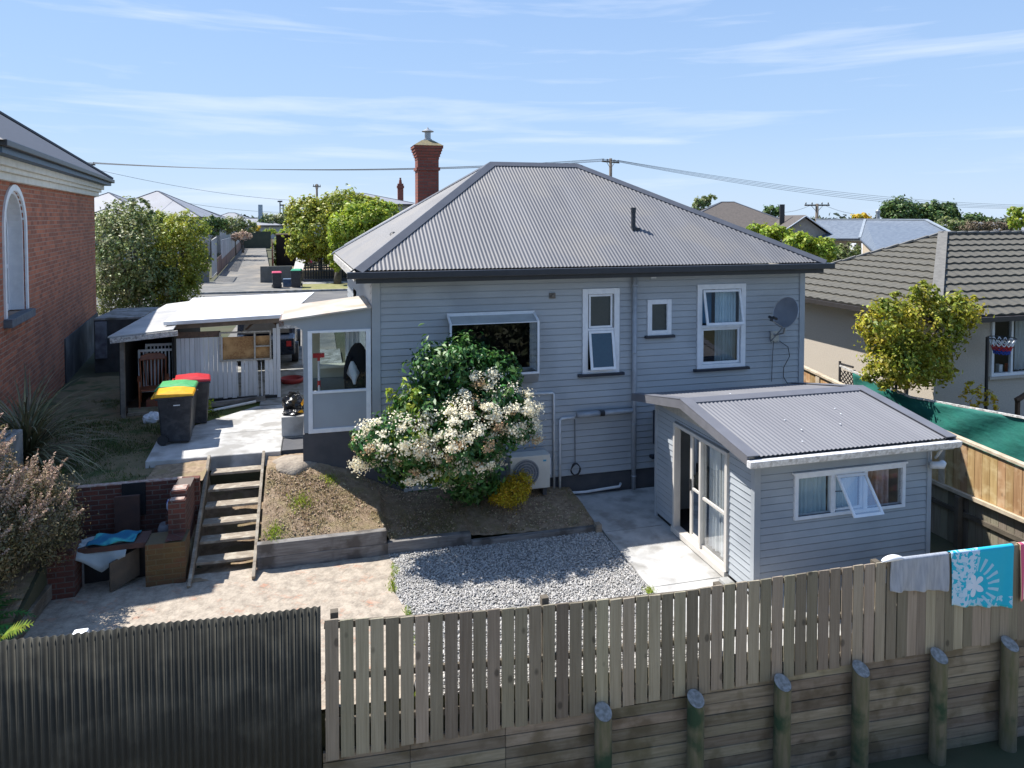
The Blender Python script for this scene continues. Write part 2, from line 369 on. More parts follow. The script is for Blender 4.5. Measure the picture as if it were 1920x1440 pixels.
CURT_P = mat('pink_curtain', (.80, .68, .66), (.68, .52, .52), 12, .9, transl=.3, st=(6, 1, .3), c3=(.45, .20, .08), scale3=1.6)
ALU = mat('pale_alu', (.58, .55, .50), (.52, .49, .45), 4, .45)
GALV = mat('galvanised_steel', (.42, .43, .44), (.30, .31, .32), 9, .4, metal=.6)
PVC = mat('white_pvc', (.70, .72, .74), None, 8, .35)
PVC_G = mat('grey_pvc', (.36, .39, .43), None, 8, .4)
BLACK = mat('black_plastic', (.018, .019, .022), (.024, .025, .028), 10, .42)
BINB = mat('bin_body_plastic', (.020, .022, .027), (.032, .034, .040), 12, .42, c3=(.05, .052, .056), scale3=9)
LID_Y = mat('yellow_lid', (.85, .42, .01), None, 10, .35)
LID_G = mat('green_lid', (.10, .42, .15), None, 10, .35)
LID_R = mat('red_lid', (.55, .03, .035), None, 10, .35)
CREAM = mat('cream_roughcast', (.54, .48, .40), (.47, .415, .35), 30, .95, .35, 120)
TILE = mat('brown_metal_tile', (.105, .098, .078), (.085, .08, .065), 8, .75, .2, 120)
TILE_D = mat('dark_concrete_tile', (.10, .085, .075), (.075, .065, .058), 6, .85, .2, 20)
WROOF = mat('white_sheet_roof', (.74, .75, .77), (.66, .67, .69), 3, .55, c3=(.56, .56, .56), scale3=1.2)
OROOF = mat('old_cream_roof_sheet', (.50, .47, .42), (.40, .38, .345), 4, .6, c3=(.40, .31, .23), scale3=1.3)
GROOF = mat('light_grey_roof', (.23, .245, .275), (.20, .21, .24), 1, .6)
BROOF = mat('blue_grey_roof', (.10, .125, .165), (.14, .17, .21), 1.5, .6, st=(3, 3, .2))
BOARDV = mat('grey_upright_board', (.62, .63, .65), (.54, .55, .56), 4, .8, .3, 40, st=(6, 6, .5), isl=.1)
BROWNW = mat('brown_timber', (.10, .055, .03), (.06, .035, .022), 6, .8, .3, 30)
OSB = mat('chipboard', (.42, .24, .10), (.26, .13, .05), 30, .85, 0, c3=(.50, .30, .13), scale3=3)
CHAIRW = mat('red_varnished_wood', (.26, .085, .03), (.18, .05, .02), 8, .4)
NET = mat('green_windbreak_cloth', (.010, .155, .12), (.008, .11, .088), 2.5, .8, .8, 5, st=(1, 1, 2), c3=(.008, .12, .10), scale3=1.4)
LEAF_SH = mat('shrub_leaf', (.045, .125, .026), (.085, .20, .04), 3, .45, isl=.45, transl=.25)
LEAF_YG = mat('young_leaf', (.40, .46, .05), (.24, .36, .04), 3, .5, isl=.4, transl=.4)
LEAF_ST = mat('street_tree_leaf', (.42, .42, .055), (.22, .29, .045), .5, .5, isl=.4, transl=.4)
LEAF_OL = mat('olive_leaf', (.27, .32, .11), (.16, .22, .07), .6, .5, isl=.5, transl=.3, c3=(.34, .33, .19), scale3=1.5)
LEAF_DG = mat('dark_leaf', (.08, .14, .04), (.11, .18, .045), .6, .5, isl=.45, transl=.25)
LEAF_YE = mat('yellow_leaf', (.75, .52, .03), (.50, .42, .03), 2, .5, isl=.35, transl=.35)
LEAF_MP = mat('maple_leaf', (.52, .46, .045), (.17, .24, .03), 1.1, .5, isl=.45, transl=.4)
LEAF_PK = mat('dusty_pink_bloom', (.58, .43, .34), (.44, .33, .23), 4, .8, isl=.4, transl=.2)
LEAF_BR = mat('dull_olive_brown_leaf', (.15, .135, .06), (.21, .175, .09), 3, .7, isl=.45, transl=.15)
FERN = mat('fern_frond', (.035, .13, .03), (.05, .17, .03), 3, .5, isl=.4, transl=.3)
FLAX = mat('flax_blade', (.12, .13, .06), (.20, .17, .09), 3, .6, isl=.5, transl=.1)
FLOWER = mat('cream_floret', (.93, .88, .70), (.88, .80, .58), 14, .7, isl=.12, transl=.3)
FLOWER_B = mat('faded_floret', (.48, .30, .15), (.60, .45, .26), 14, .8, isl=.3, transl=.2)
GRASS = mat('dry_grass_blade', (.33, .24, .12), (.21, .17, .07), 2, .8, isl=.5, transl=.2)
GRASS_G = mat('green_grass_blade', (.07, .12, .025), (.09, .10, .03), 2, .8, isl=.5, transl=.2)
BARK = mat('bark', (.13, .11, .09), (.075, .065, .055), 8, .9, .5, 30)
POLEW = mat('pole_timber', (.16, .13, .10), (.10, .085, .07), 5, .9, .3, 20, st=(4, 4, .5))
WIRE = mat('overhead_wire_black', (.05, .055, .065), None, 5, .6)
HEATW = mat('heat_pump_casing', (.66, .64, .58), (.58, .56, .50), 3, .45)
TOWEL_G = mat('grey_towel', (.30, .33, .38), (.40, .43, .48), 8, .95, .5, 90, st=(3, 1, .5))

# ================================================================ SETTING: ground sheets
def fy(X): return 8.36 - .054 * X                       # line of the near fence
def lerp(a, b, t): return a + (b - a) * t
def lawn_front(X): return float(np.interp(X, [-1, 1.05, 1.15, 2.5, 2.6, 5.0], [.40, .38, .19, .17, .08, .0]))
def lawn_back(X): return float(np.interp(X, [-1, 0, .5, 1.0, 1.56, 3.4, 5.0], [1.14, 1.12, .95, .70, .45, .33, .18]))
def lawn_z(X, Y):
    s = min(1, max(0, (Y - 12.3) / 1.5)); s = s ** .85
    return lerp(lawn_front(X), lawn_back(X), s)
def far_z(X, Y):
    s = min(1, max(0, (Y - 54) / 60)); return 1.12 + 2.2 * s * (1 if X < 6 else max(0, 1 - (X - 6) / 15))
def ground_z(X, Y, yp):
    if yp < 8.46: return -1.75
    if X > 12.85 and Y < 30: return .32
    if 9.55 < X < 12.9 and Y < 14: return -1.05
    if Y < 12.28 and -3.95 < X: return -.05
    if X <= -3.95 and Y < 14.2: return min(1.08, max(-.0, .18 + (Y - 10.6) * .3))
    if X < -2.12 and Y < 13.36: return -.05
    if X < -.95 and Y < 14.55: return min(1.0, max(-.05, (Y - 12.5) * .42 - .42))
    if X < 4.97 and Y < 14.5: return lawn_z(X, Y) - .3
    if X < 12.85 and Y < 13.9: return -.05
    return far_z(X, Y) - .06
def grid(xs, ys, zf, warp=None):
    V = []; F = []
    for j, y in enumerate(ys):
        for x in xs:
            Y = warp(x, y) if warp else y
            V.append((x, Y, zf(x, Y, y)))
    n = len(xs)
    for j in range(len(ys) - 1):
        for i in range(n - 1): F.append((j * n + i, j * n + i + 1, (j + 1) * n + i + 1, (j + 1) * n + i))
    return MB().add(V, F)
xs = sorted(set([-2500, -900, -300, -120, -60, -30, -20, -14, -10, -8, -6, -5, -4.5, -3.96, -3.94, -3.5, -3, -2.5, -2.13, -2.11, -1.5, -.96, -.94, -.5, 0, .5, 1.06, 1.14, 2, 2.5, 2.6, 3.5, 4.4, 4.96, 4.98, 6, 8, 9.5, 9.6, 12.84, 12.86, 14, 16, 22, 30, 45, 70, 120, 300, 900, 2500]))
ys = sorted(set([-400, -60, -10, 0, 5, 8.45, 8.47, 9, 10, 10.6, 11.5, 12.05, 12.27, 12.29, 12.6, 13, 13.35, 13.37, 13.7, 13.89, 13.91, 14.21, 14.49, 14.56, 16, 20, 29.99, 30.01, 32, 40, 48, 54, 60, 70, 80, 95, 114, 150, 300, 900, 3000]))
def warp(x, y):
    k = min(1, max(0, (10 - y) / 1.5)) if y > 5 else 1
    xx = min(30, max(-30, x)); return y - .054 * xx * k
props(grid(xs, ys, lambda X, Y, yp: ground_z(X, Y, yp) if abs(X) < 200 and -20 < Y < 200 else (-1.75 if Y < 0 else 0), warp).build('ground', GROUND), kind='structure')
def lump(x, y, a=.02):
    return a * (math.sin(x * 3.1 + 1.3 * math.sin(y * 2.3)) + math.sin(y * 4.7 + x * 1.9) * .7 + .5 * math.sin(x * 11 + y * 7))
def sheet(name, x0, x1, y0, y1, st, zf, m, kind='structure'):
    X = np.arange(x0, x1 + st / 2, st); Y = np.arange(y0, y1 + st / 2, st)
    return props(grid(list(X), list(Y), lambda a, b, c: zf(a, b)).build(name, m, smooth=True), kind=kind)
sheet('lawn', -.95, 4.95, 12.30, 14.5, .05, lambda x, y: lawn_z(x, y) + lump(x, y, .012) + random.uniform(-.008, .008), SOIL)
sheet('steps_bank', -2.12, -.95, 12.0, 14.5, .07, lambda x, y: max(-.02, (y - 12.5) * .42 - .34) + lump(x, y, .02) + (.42 if x < -2.0 and y > 12.5 else 0), SOIL)
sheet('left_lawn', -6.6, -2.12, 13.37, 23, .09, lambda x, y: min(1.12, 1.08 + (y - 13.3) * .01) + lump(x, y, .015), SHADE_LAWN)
sheet('planting_bed', -7.0, -3.97, 8.7, 13.9, .12, lambda x, y: min(1.10, max(.02, .20 + (y - 10.6) * .3)) + lump(x, y, .02), SOIL)
sheet('bank_top', -2.95, -2.02, 13.43, 14.5, .06, lambda x, y: 1.125 + lump(x, y, .012), SOIL)
# brick paving, gravel bed, concrete path
def poly_sheet(name, pts, z0, z1, m, kind='structure'):
    a = MB(); P = [(x, y, z0) for x, y in pts]; a.prism(P, (0, 0, z1 - z0)); o = a.build(name, m); return props(o, kind=kind)
g = MB(); nx = 42
for i in range(nx + 1):
    x = -3.94 + (1.16 + 3.94) * i / nx
    for j in range(34):
        y0 = fy(x) + .115; y1 = 12.26 if x > -2.1 else 13.34
        y = lerp(y0, y1, j / 33); xx = x + (.05 * math.sin(y * 5) + .06 * math.sin(y * 2.1) if i == nx else 0)
        g.v.append((xx, y, .004 + .006 * math.sin(x * 9 + y * 5) + random.uniform(-.003, .003)))
for i in range(nx):
    for j in range(33): g.f.append((i * 34 + j, (i + 1) * 34 + j, (i + 1) * 34 + j + 1, i * 34 + j + 1))
props(g.build('brick_paving', PAVE), kind='structure')
poly_sheet('gravel_bed', [(1.10, fy(1.1) + .115), (4.95, fy(5) + .115), (4.95, 12.2), (1.10, 12.2)], -.04, -.006, GRAVEL_B)
def path_left(y): return np.interp(y, [8, 9.8, 11.65, 13.7], [4.80, 4.88, 4.95, 4.99])
p = MB(); Ys = np.linspace(8.12, 13.74, 30); n = len(Ys)
for y in Ys:
    y = float(y); p.v += [(path_left(y) + .012 * math.sin(y * 9), y, -.06), (path_left(y) + .012 * math.sin(y * 9), y, .032), (7.2, y, .03)]
for j in range(n - 1): p.f += [(3 * j, 3 * j + 3, 3 * j + 4, 3 * j + 1)[::-1], (3 * j + 1, 3 * j + 4, 3 * j + 5, 3 * j + 2)[::-1]]
props(p.build('concrete_path', CONC), kind='structure')
poly_sheet('concrete_patio', [(-3.13, 14.52), (-.73, 14.50), (-.73, 18.15), (-1.47, 18.12), (-2.46, 17.0), (-3.2, 16.0)], .92, 1.20, CONC).modifiers.new('bevel', 'BEVEL').width = .012
poly_sheet('carport_floor', [(-3.35, 18.97), (-3.35, 25.5), (.7, 25.5), (.7, 15.4), (-.72, 15.4), (-.72, 18.2), (-1.4, 18.3), (-1.4, 18.97)], 1.0, 1.185, CONC_W)
# gravel pebbles
def pebbles(name, n, xf, m, zc, s0, s1, zf=None):
    t = (1 + 5 ** .5) / 2
    ico = np.array([(-1, t, 0), (1, t, 0), (-1, -t, 0), (1, -t, 0), (0, -1, t), (0, 1, t), (0, -1, -t), (0, 1, -t), (t, 0, -1), (t, 0, 1), (-t, 0, -1), (-t, 0, 1)]) / 1.9
    fc = np.array([(0, 11, 5), (0, 5, 1), (0, 1, 7), (0, 7, 10), (0, 10, 11), (1, 5, 9), (5, 11, 4), (11, 10, 2), (10, 7, 6), (7, 1, 8), (3, 9, 4), (3, 4, 2), (3, 2, 6), (3, 6, 8), (3, 8, 9), (4, 9, 5), (2, 4, 11), (6, 2, 10), (8, 6, 7), (9, 8, 1)])
    C = xf(n); n = len(C); th = RNG.uniform(0, 6.28, n); s = RNG.uniform(s0, s1, n)
    sc = np.stack([s * RNG.uniform(.8, 1.5, n), s * RNG.uniform(.6, 1.0, n), s * RNG.uniform(.4, .75, n)], 1)
    V = ico[None] * sc[:, None]; x = V[..., 0] * np.cos(th)[:, None] - V[..., 1] * np.sin(th)[:, None]; y = V[..., 0] * np.sin(th)[:, None] + V[..., 1] * np.cos(th)[:, None]
    tl = RNG.uniform(-.5, .5, n)[:, None]; z = V[..., 2] + x * tl
    zc = np.array([zf(*q) for q in C])[:, None] + zc if zf else zc
    V = np.stack([x + C[:, 0:1], y + C[:, 1:2], z + zc + RNG.uniform(0, .012, n)[:, None]], -1).reshape(-1, 3)
    F = (fc[None] + (np.arange(n) * 12)[:, None, None]).reshape(-1, 3)
    return props(np_mesh(name, V, F, m), kind='stuff')
def gx(n):
    x = RNG.uniform(1.12, 4.93, n); y = RNG.uniform(8.1, 12.15, n); k = (y > 8.42 - .054 * x) & (x < np.array([path_left(v) for v in y]) - .01) & (x > 1.13 + .05 * np.sin(y * 5) + .06 * np.sin(y * 2.1))
    return np.stack([x, y], 1)[k]
props(pebbles('gravel', 34000, gx, STONE, .004, .009, .020), 'grey river gravel filling the bed between brick paving and concrete path', 'gravel')
CLOD = mat('soil_clod', (.34, .26, .17), (.42, .33, .22), 9, .95, isl=.45)
props(pebbles('soil_clods', 3600, lambda n: np.stack([RNG.uniform(-.92, 4.9, n), RNG.uniform(12.33, 13.75, n)], 1), CLOD, -.004, .005, .022, lawn_z), 'crumbs of dry soil and dead turf scattered over the bank', 'soil')
# grass blades
def blades(name, n, xf, zf, m, h, label, clump=None):
    C = xf(n); n = len(C); z = np.array([zf(a, b) for a, b in C]); th = RNG.uniform(0, 6.28, n); hh = RNG.uniform(.5, 1.3, n) * h; w = hh * .16
    dx, dy = np.cos(th), np.sin(th); ln = RNG.uniform(-.8, .8, (n, 2)) * hh[:, None]
    b0 = np.stack([C[:, 0] - dx * w, C[:, 1] - dy * w, z - .005], 1); b1 = np.stack([C[:, 0] + dx * w, C[:, 1] + dy * w, z - .005], 1)
    tp = np.stack([C[:, 0] + ln[:, 0], C[:, 1] + ln[:, 1], z + hh], 1)
    V = np.stack([b0, b1, tp], 1).reshape(-1, 3)
    return props(np_mesh(name, V, np.arange(n * 3).reshape(n, 3), m), label, 'grass', None, 'stuff')
def patchy(x0, x1, y0, y1, f=2.0, th=-.2):
    def g_(n):
        x = RNG.uniform(x0, x1, n); y = RNG.uniform(y0, y1, n)
        k = np.sin(x * f + 2 * np.sin(y * f * .7)) + np.sin(y * f * 1.3 + x) + RNG.normal(size=n) * .5 > th
        return np.stack([x, y], 1)[k]
    return g_
blades('dry_grass', 26000, patchy(-.93, 4.93, 12.33, 13.78, 2.3), lawn_z, GRASS, .035, 'dry brownish grass on the sloping bank under the house')
blades('shaded_grass', 24000, patchy(-5.6, -2.2, 13.4, 20, 1.4, -.6), lambda x, y: min(1.12, 1.08 + (y - 13.3) * .01), GRASS_G, .05, 'dull green grass of the shaded left lawn')
def edge_weeds(n):
    y = RNG.uniform(8.4, 12.1, n); x = 1.15 + .05 * np.sin(y * 5) + .06 * np.sin(y * 2.1) + RNG.normal(size=n) * .035
    k = np.sin(y * 4) + np.sin(y * 9.3) + RNG.normal(size=n) * .4 > .2; return np.stack([x, y], 1)[k]
blades('edge_weeds', 1500, edge_weeds, lambda x, y: .0, LEAF_YG, .045, 'small green weeds along the edge of the gravel')
def tuft(cx, cy, r, n): 
    return lambda k: np.stack([cx + RNG.normal(size=n) * r, cy + RNG.normal(size=n) * r], 1)
for i, (x, y, r, lab) in enumerate([(-.35, 12.95, .10, 'bright weeds halfway up the bank right of the wooden steps'), (-.75, 12.42, .08, 'green weeds beside the foot of the steps above the sleeper'),
                                    (.2, 13.45, .07, 'small weeds high on the bank near the dark base wall')]):
    blades('weed_tuft', 0, tuft(x, y, r, 260), lawn_z, LEAF_YG, .05, lab)
blades('weed_tuft', 0, tuft(-1.35, 10.45, .07, 240), lambda x, y: .005, LEAF_YG, .05, 'green weeds growing in the brick paving behind the iron fence')
blades('weed_tuft', 0, tuft(4.86, 9.9, .05, 200), lambda x, y: .01, LEAF_YG, .045, 'green weeds where gravel meets the lower concrete path')
sheet('bounce_yard', -22, 24, -3.0, 7.0, 1.0, lambda x, y: -1.735, mat('pale_bounce_ground', (.36, .31, .23), (.28, .25, .17), 2, .95))  # pale ground out of view, added to bounce warm light onto the fence
# road, verge, footpath beyond
def flat(name, pts, m, z0, z1, kind='structure'): return poly_sheet(name, pts, z0, z1, m, kind)
flat('road', [(-60, 35.5), (60, 35.5), (60, 46.2), (-60, 46.2)], ASPH, 1.0, 1.13)
flat('near_driveway', [(-3.4, 25.5), (.6, 25.5), (.6, 35.45), (-3.4, 35.45)], ASPH2, 1.0, 1.10)
flat('kerb', [(-60, 46.2), (60, 46.2), (60, 46.4), (-60, 46.4)], CONC_W, 1.0, 1.25)
flat('verge', [(-1.0, 46.4), (60, 46.4), (60, 50.4), (-1.0, 50.4)], VERGE, 1.0, 1.235)
flat('left_verge', [(-60, 46.4), (-7.6, 46.4), (-7.6, 50), (-60, 50)], VERGE, 1.0, 1.235)
flat('driveway_crossing', [(-7.6, 46.4), (-1.0, 46.4), (-1.0, 54.0), (-7.6, 54.0)], ASPH2, 1.0, 1.238)
flat('footpath', [(-1.0, 50.4), (60, 50.4), (60, 52), (-1.0, 52)], CONC_W, 1.0, 1.242)
dv = MB(); dv.add([(-7.0, 54.0, 1.238), (-3.3, 54.0, 1.238), tuple(at(492, 466, 79)), tuple(at(478, 465, 80))], [(0, 1, 2, 3)])
A_ = Vector((-7.2, 54, 0)); 
dv = MB(); N_ = 12
for i in range(N_ + 1):
    s = i / N_; y = lerp(54, 84, s); z = lerp(1.24, 2.42, s); xl = lerp(-7.1, -8.0, s); xr = lerp(-3.2, -5.6, s)
    dv.v += [(xl, y, z), (xr, y, z), (xl, y, z - .5), (xr, y, z - .5)]
for i in range(N_): a = 4 * i; dv.f += [(a, a + 1, a + 5, a + 4), (a, a + 4, a + 6, a + 2), (a + 1, a + 3, a + 7, a + 5)]
props(dv.build('sloping_driveway', ASPH2), kind='structure')

# ================================================================ generic builders
def boards(mb, axis, plane, out, u0, u1, z0, z1, pitch, holes=(), lap=.016, ztop=None):
    """overlapping weatherboards on a wall; axis 'x' or 'y' runs along the wall; holes = (u0,u1,z0,z1)"""
    def Pt(u, z, o): return (u, plane + out * o, z) if axis == 'x' else (plane + out * o, u, z)
    z = z0; 
    while z < z1 - 1e-4:
        zt = min(z1, z + pitch); cuts = sorted(set([z, zt] + [h for H in holes for h in (H[2], H[3]) if z < h < zt]))
        for a, b in zip(cuts, cuts[1:]):
            segs = [(u0, u1)]
            for (h0, h1, hz0, hz1) in holes:
                if hz0 < (a + b) / 2 < hz1:
                    ns = []
                    for s0, s1 in segs:
                        if h1 <= s0 or h0 >= s1: ns.append((s0, s1))
                        else:
                            if h0 > s0: ns.append((s0, h0))
                            if h1 < s1: ns.append((h1, s1))
                    segs = ns
            for s0, s1 in segs:
                if ztop:      # clip under a sloping top
                    if min(ztop(s0), ztop(s1)) < b:
                        k = 24; us = [s0 + (s1 - s0) * i / k for i in range(k + 1)]
                        for q0, q1 in zip(us, us[1:]):
                            t0, t1 = min(b, ztop(q0)), min(b, ztop(q1))
                            if max(t0, t1) <= a: continue
                            t0 = max(t0, a); t1 = max(t1, a)
                            mb.add([Pt(q0, a, lap), Pt(q1, a, lap), Pt(q1, t1, 0), Pt(q0, t0, 0)], [(0, 1, 2, 3)])
                        continue
                g = .015; dpt = .013
                if a == z:
                    g0 = min(a + g, b)
                    mb.add([Pt(s0, a, -dpt), Pt(s1, a, -dpt), Pt(s1, g0, -dpt), Pt(s0, g0, -dpt), Pt(s0, a, 0), Pt(s1, a, 0), Pt(s0, g0, lap), Pt(s1, g0, lap)],
                           [(0, 1, 2, 3), (4, 5, 1, 0), (3, 2, 7, 6)])
                else: g0 = a
                if g0 < b - 1e-4:
                    oa = lap * (1 - (g0 - z) / pitch); ob = lap * (1 - (b - z) / pitch)
                    mb.add([Pt(s0, g0, oa if a != z else lap), Pt(s1, g0, oa if a != z else lap), Pt(s1, b, ob), Pt(s0, b, ob)], [(0, 1, 2, 3)])
        z = zt
    return mb
def roof_plane(A, B, tops, kind='corr', period=.0762, amp=.0075, cap=.0, course=.37):
    """A->B is the eave, tops the upper polyline from A's side to B's side"""
    A = Vector(A); B = Vector(B); u = (B - A).normalized(); Ln = (B - A).length; T = [Vector(t) for t in tops]
    n = None
    for t in T:
        v = (t - A) - u * (t - A).dot(u)
        if v.length > .05: v.normalize(); break
    n = u.cross(v)
    if n.z < 0: n = -n
    us = [(t - A).dot(u) for t in T]; vv = [(t - A).dot(v) for t in T]
    if us[0] > 1e-3: us = [0] + us; vv = [0] + vv
    if us[-1] < Ln - 1e-3: us += [Ln]; vv += [0]
    mb = MB()
    if kind == 'corr':
        k = int(Ln / period * 8); U = np.linspace(0, Ln, k + 1); top = np.interp(U, us, vv)
        for q, h in zip(U, top):
            o = n * (amp * math.cos(q / period * 2 * math.pi))
            mb.v += [A + u * q + o, A + u * q + v * h + o]
        for i in range(k):
            if top[i] > .01 or top[i + 1] > .01: mb.f.append((2 * i, 2 * i + 2, 2 * i + 3, 2 * i + 1))
    else:
        H = max(vv); k = int(Ln / .05); U = np.linspace(0, Ln, k + 1); top = np.interp(U, us, vv); r = 0
        while r * course < H:
            a = r * course; b = min(H, a + course)
            base = len(mb.v)
            for q, h in zip(U, top):
                w = .016 * math.cos(q / .30 * 2 * math.pi)
                a1 = min(a, h); b1 = min(b, h)
                fr = 1 - (b1 - a) / course if b1 > a else 0
                mb.v += [A + u * q + v * a1 + n * 0, A + u * q + v * a1 + n * (.046 + w), A + u * q + v * b1 + n * (max(0, fr) * .03 + .002 + w * .6)]
            for i in range(k):
                if min(top[i], top[i + 1]) <= a and max(top[i], top[i + 1]) <= a + .001: continue
                c = base + 3 * i; mb.f += [(c, c + 3, c + 4, c + 1), (c + 1, c + 4, c + 5, c + 2)]
            r += 1
    return mb, n
def plain_roof(A, B, tops, th=.03):
    P = [Vector(A), Vector(B)] + [Vector(t) for t in tops[::-1]]
    return MB().prism(P, (0, 0, -th))
def cap_strip(mb, p, q, n1, n2, w=.16, lift=.022):
    """folded flashing laid along a hip or ridge"""
    p = Vector(p); q = Vector(q); d = (q - p).normalized()
    up = (n1 + n2).normalized(); e = [p + up * (lift + .02), q + up * (lift + .02)]
    for n in (n1, n2):
        s_ = d.cross(n).normalized()
        other = n2 if n is n1 else n1
        if s_.dot(other) < 0: s_ = -s_
        # points away from the ridge on this plane
        s_ = -s_ if (s_.dot(up) > 0) else s_
        a = p + s_ * w + n * lift; b = q + s_ * w + n * lift
        mb.add([e[0], e[1], b, a], [(0, 1, 2, 3)]); mb.add([a, b, b - n * .03, a - n * .03], [(0, 1, 2, 3)])
    return mb
def tile_cap(mb, p, q, w=.11, h=.05):
    p = Vector(p); q = Vector(q); L_ = (q - p).length; k = max(1, int(L_ / .4))
    for i in range(k):
        a = p.lerp(q, i / k); b = p.lerp(q, (i + 1) / k); mb.bar(a + Vector((0, 0, .02)), b + Vector((0, 0, .045)), w * 2, h)
    return mb
def pane(name, x0, z0, x1, z1, y, m, parent): return MB().add([(x0, y, z0), (x1, y, z0), (x1, y, z1), (x0, y, z1)], [(0, 1, 2, 3)]).build(name, m, parent)
def curtain(name, x0, x1, z0, z1, y, m, parent, k=9, amp=.025, axis='x'):
    mb = MB(); n = k * 8
    for i in range(n + 1):
        s = i / n; x = lerp(x0, x1, s); o = amp * math.sin(s * k * 6.28) + amp * .4 * math.sin(s * k * 2.3 * 6.28)
        for z in (z0, (z0 + z1) / 2, z1):
            oo = o * (1.25 if z == z0 else 1)
            mb.v.append((x, y + oo, z) if axis == 'x' else (y + oo, x, z))
    for i in range(n):
        a = 3 * i; mb.f += [(a, a + 3, a + 4, a + 1), (a + 1, a + 4, a + 5, a + 2)]
    return mb.build(name, m, parent, smooth=True)

# ================================================================ MAIN HOUSE
house = thing('weatherboard_house', 'large grey weatherboard house with hipped corrugated iron roof and brick chimney', 'house', (5.7, 17, .4))
FY = 13.8
holes = [(2.45, 4.09, 2.72, 3.75), (5.32, 5.91, 2.58, 4.15), (6.77, 7.10, 3.33, 3.90), (7.94, 8.87, 2.56, 4.18)]
w = MB(); boards(w, 'x', FY, -1, 1.13, 10.36, .42, 4.56, .1325, holes + [(1.13, 1.56, .3, 1.70)])
front_wall = w.build('front_wall', PAINT, house)
w = MB(); boards(w, 'y', .98, -1, 13.92, 20.0, 1.2, 4.56, .1325, [(17.2, 18.1, 2.7, 4.0)]); w.v = [(x - (y - 13.8) * .033, y, z) for x, y, z in w.v]
w.build('side_wall', PAINT, house)
w = MB(); boards(w, 'y', 10.47, 1, 13.92, 20.1, .42, 4.56, .1325); w.build('side_wall', PAINT, house)
MB().box(.9, 20.0, .4, 10.4, 20.1, 4.56).build('rear_wall', PAINT, house)
for a in ((.97, FY - .035, 1.70, 1.13, FY + .12, 4.56), (10.36, FY - .035, .40, 10.49, FY + .12, 4.56)): MB().box(*a).build('corner_board', PAINT, house, bev=.004)
MB().box(1.56, FY - .03, .42, 1.64, FY - .001, 1.69).build('corner_board', PAINT, house)
MB().box(1.56, FY + .03, -.05, 10.42, FY + .13, .42).build('foundation', CONC_D, house)
MB().box(1.6, 16.2, .45, 10.3, 16.3, 4.5).build('inner_wall', INT, house)
MB().box(1.1, 13.95, 1.5, 10.35, 16.2, 1.55).build('floor', INT, house)
MB().box(1.1, 13.95, 4.47, 10.35, 19.9, 4.50).build('ceiling', INT, house)
# roof
EZ = 4.76; eL = (.65, 13.30, EZ); eR = (10.66, 13.30, EZ); bL = (.43, 20.3, EZ); bR = (10.66, 20.5, EZ)
aL = (4.07, 17.1, 7.04); aR = (6.31, 17.1, 7.04)
roof = MB(); nrm = {}
for key, a, b, t in (('f', eL, eR, [aL, aR]), ('l', bL, eL, [aL]), ('r', eR, bR, [aR]), ('b', bR, bL, [aR, aL])):
    m_, n_ = roof_plane(a, b, t); roof.add(m_.v, m_.f); nrm[key] = n_
roof_o = roof.build('roof', IRON, house, smooth=True)
cp = MB()
cap_strip(cp, eL, aL, nrm['f'], nrm['l']); cap_strip(cp, aL, aR, nrm['f'], nrm['b']); cap_strip(cp, eR, aR, nrm['f'], nrm['r'])
cap_strip(cp, bL, aL, nrm['l'], nrm['b']); cap_strip(cp, bR, aR, nrm['r'], nrm['b'])
cp.build('ridge_capping', IRON_CAP, roof_o)
rr = MB()      # lower rear roof with its own ridge
for a, b, t in (((.9, 26.2, EZ), (.9, 18, EZ), [(3.55, 23.6, 6.45), (3.55, 18, 6.45)]), ((6.2, 18, EZ), (6.2, 26.2, EZ), [(3.55, 18, 6.45), (3.55, 23.6, 6.45)]), ((6.2, 26.2, EZ), (.9, 26.2, EZ), [(3.55, 23.6, 6.45)])):
    m_, n_ = roof_plane(a, b, t); rr.add(m_.v, m_.f)
rr.build('rear_roof', IRON_CAP, house, smooth=True)
MB().box(1.4, 20.12, .5, 5.8, 25.8, 4.7).build('rear_wing', PAINT, house)
gt = MB(); gt.box(.50, 13.16, 4.615, 10.78, 13.30, 4.735); gt.build('gutter', DARK, house, bev=.012)
gt = MB(); gt.box(10.66, 13.30, 4.615, 10.79, 20.5, 4.735); gt.build('gutter', DARK, house, bev=.012)
MB().box(.66, 13.302, 4.52, 10.60, 13.335, 4.70).build('fascia', DARK, house)
MB().prism([(.63, 13.31, 4.56), (.67, 13.31, 4.56), (.45, 20.3, 4.56), (.41, 20.3, 4.56)], (0, 0, .16)).build('worn_fascia', WHITE_OLD, house)
MB().box(.67, 13.34, 4.56, 10.56, 13.79, 4.575).build('soffit', WHITE, house)
MB().prism([(.67, 13.79, 4.56), (.98, 13.79, 4.56), (.75, 20.2, 4.56), (.46, 20.2, 4.56)], (0, 0, .015)).build('soffit', WHITE_OLD, house)
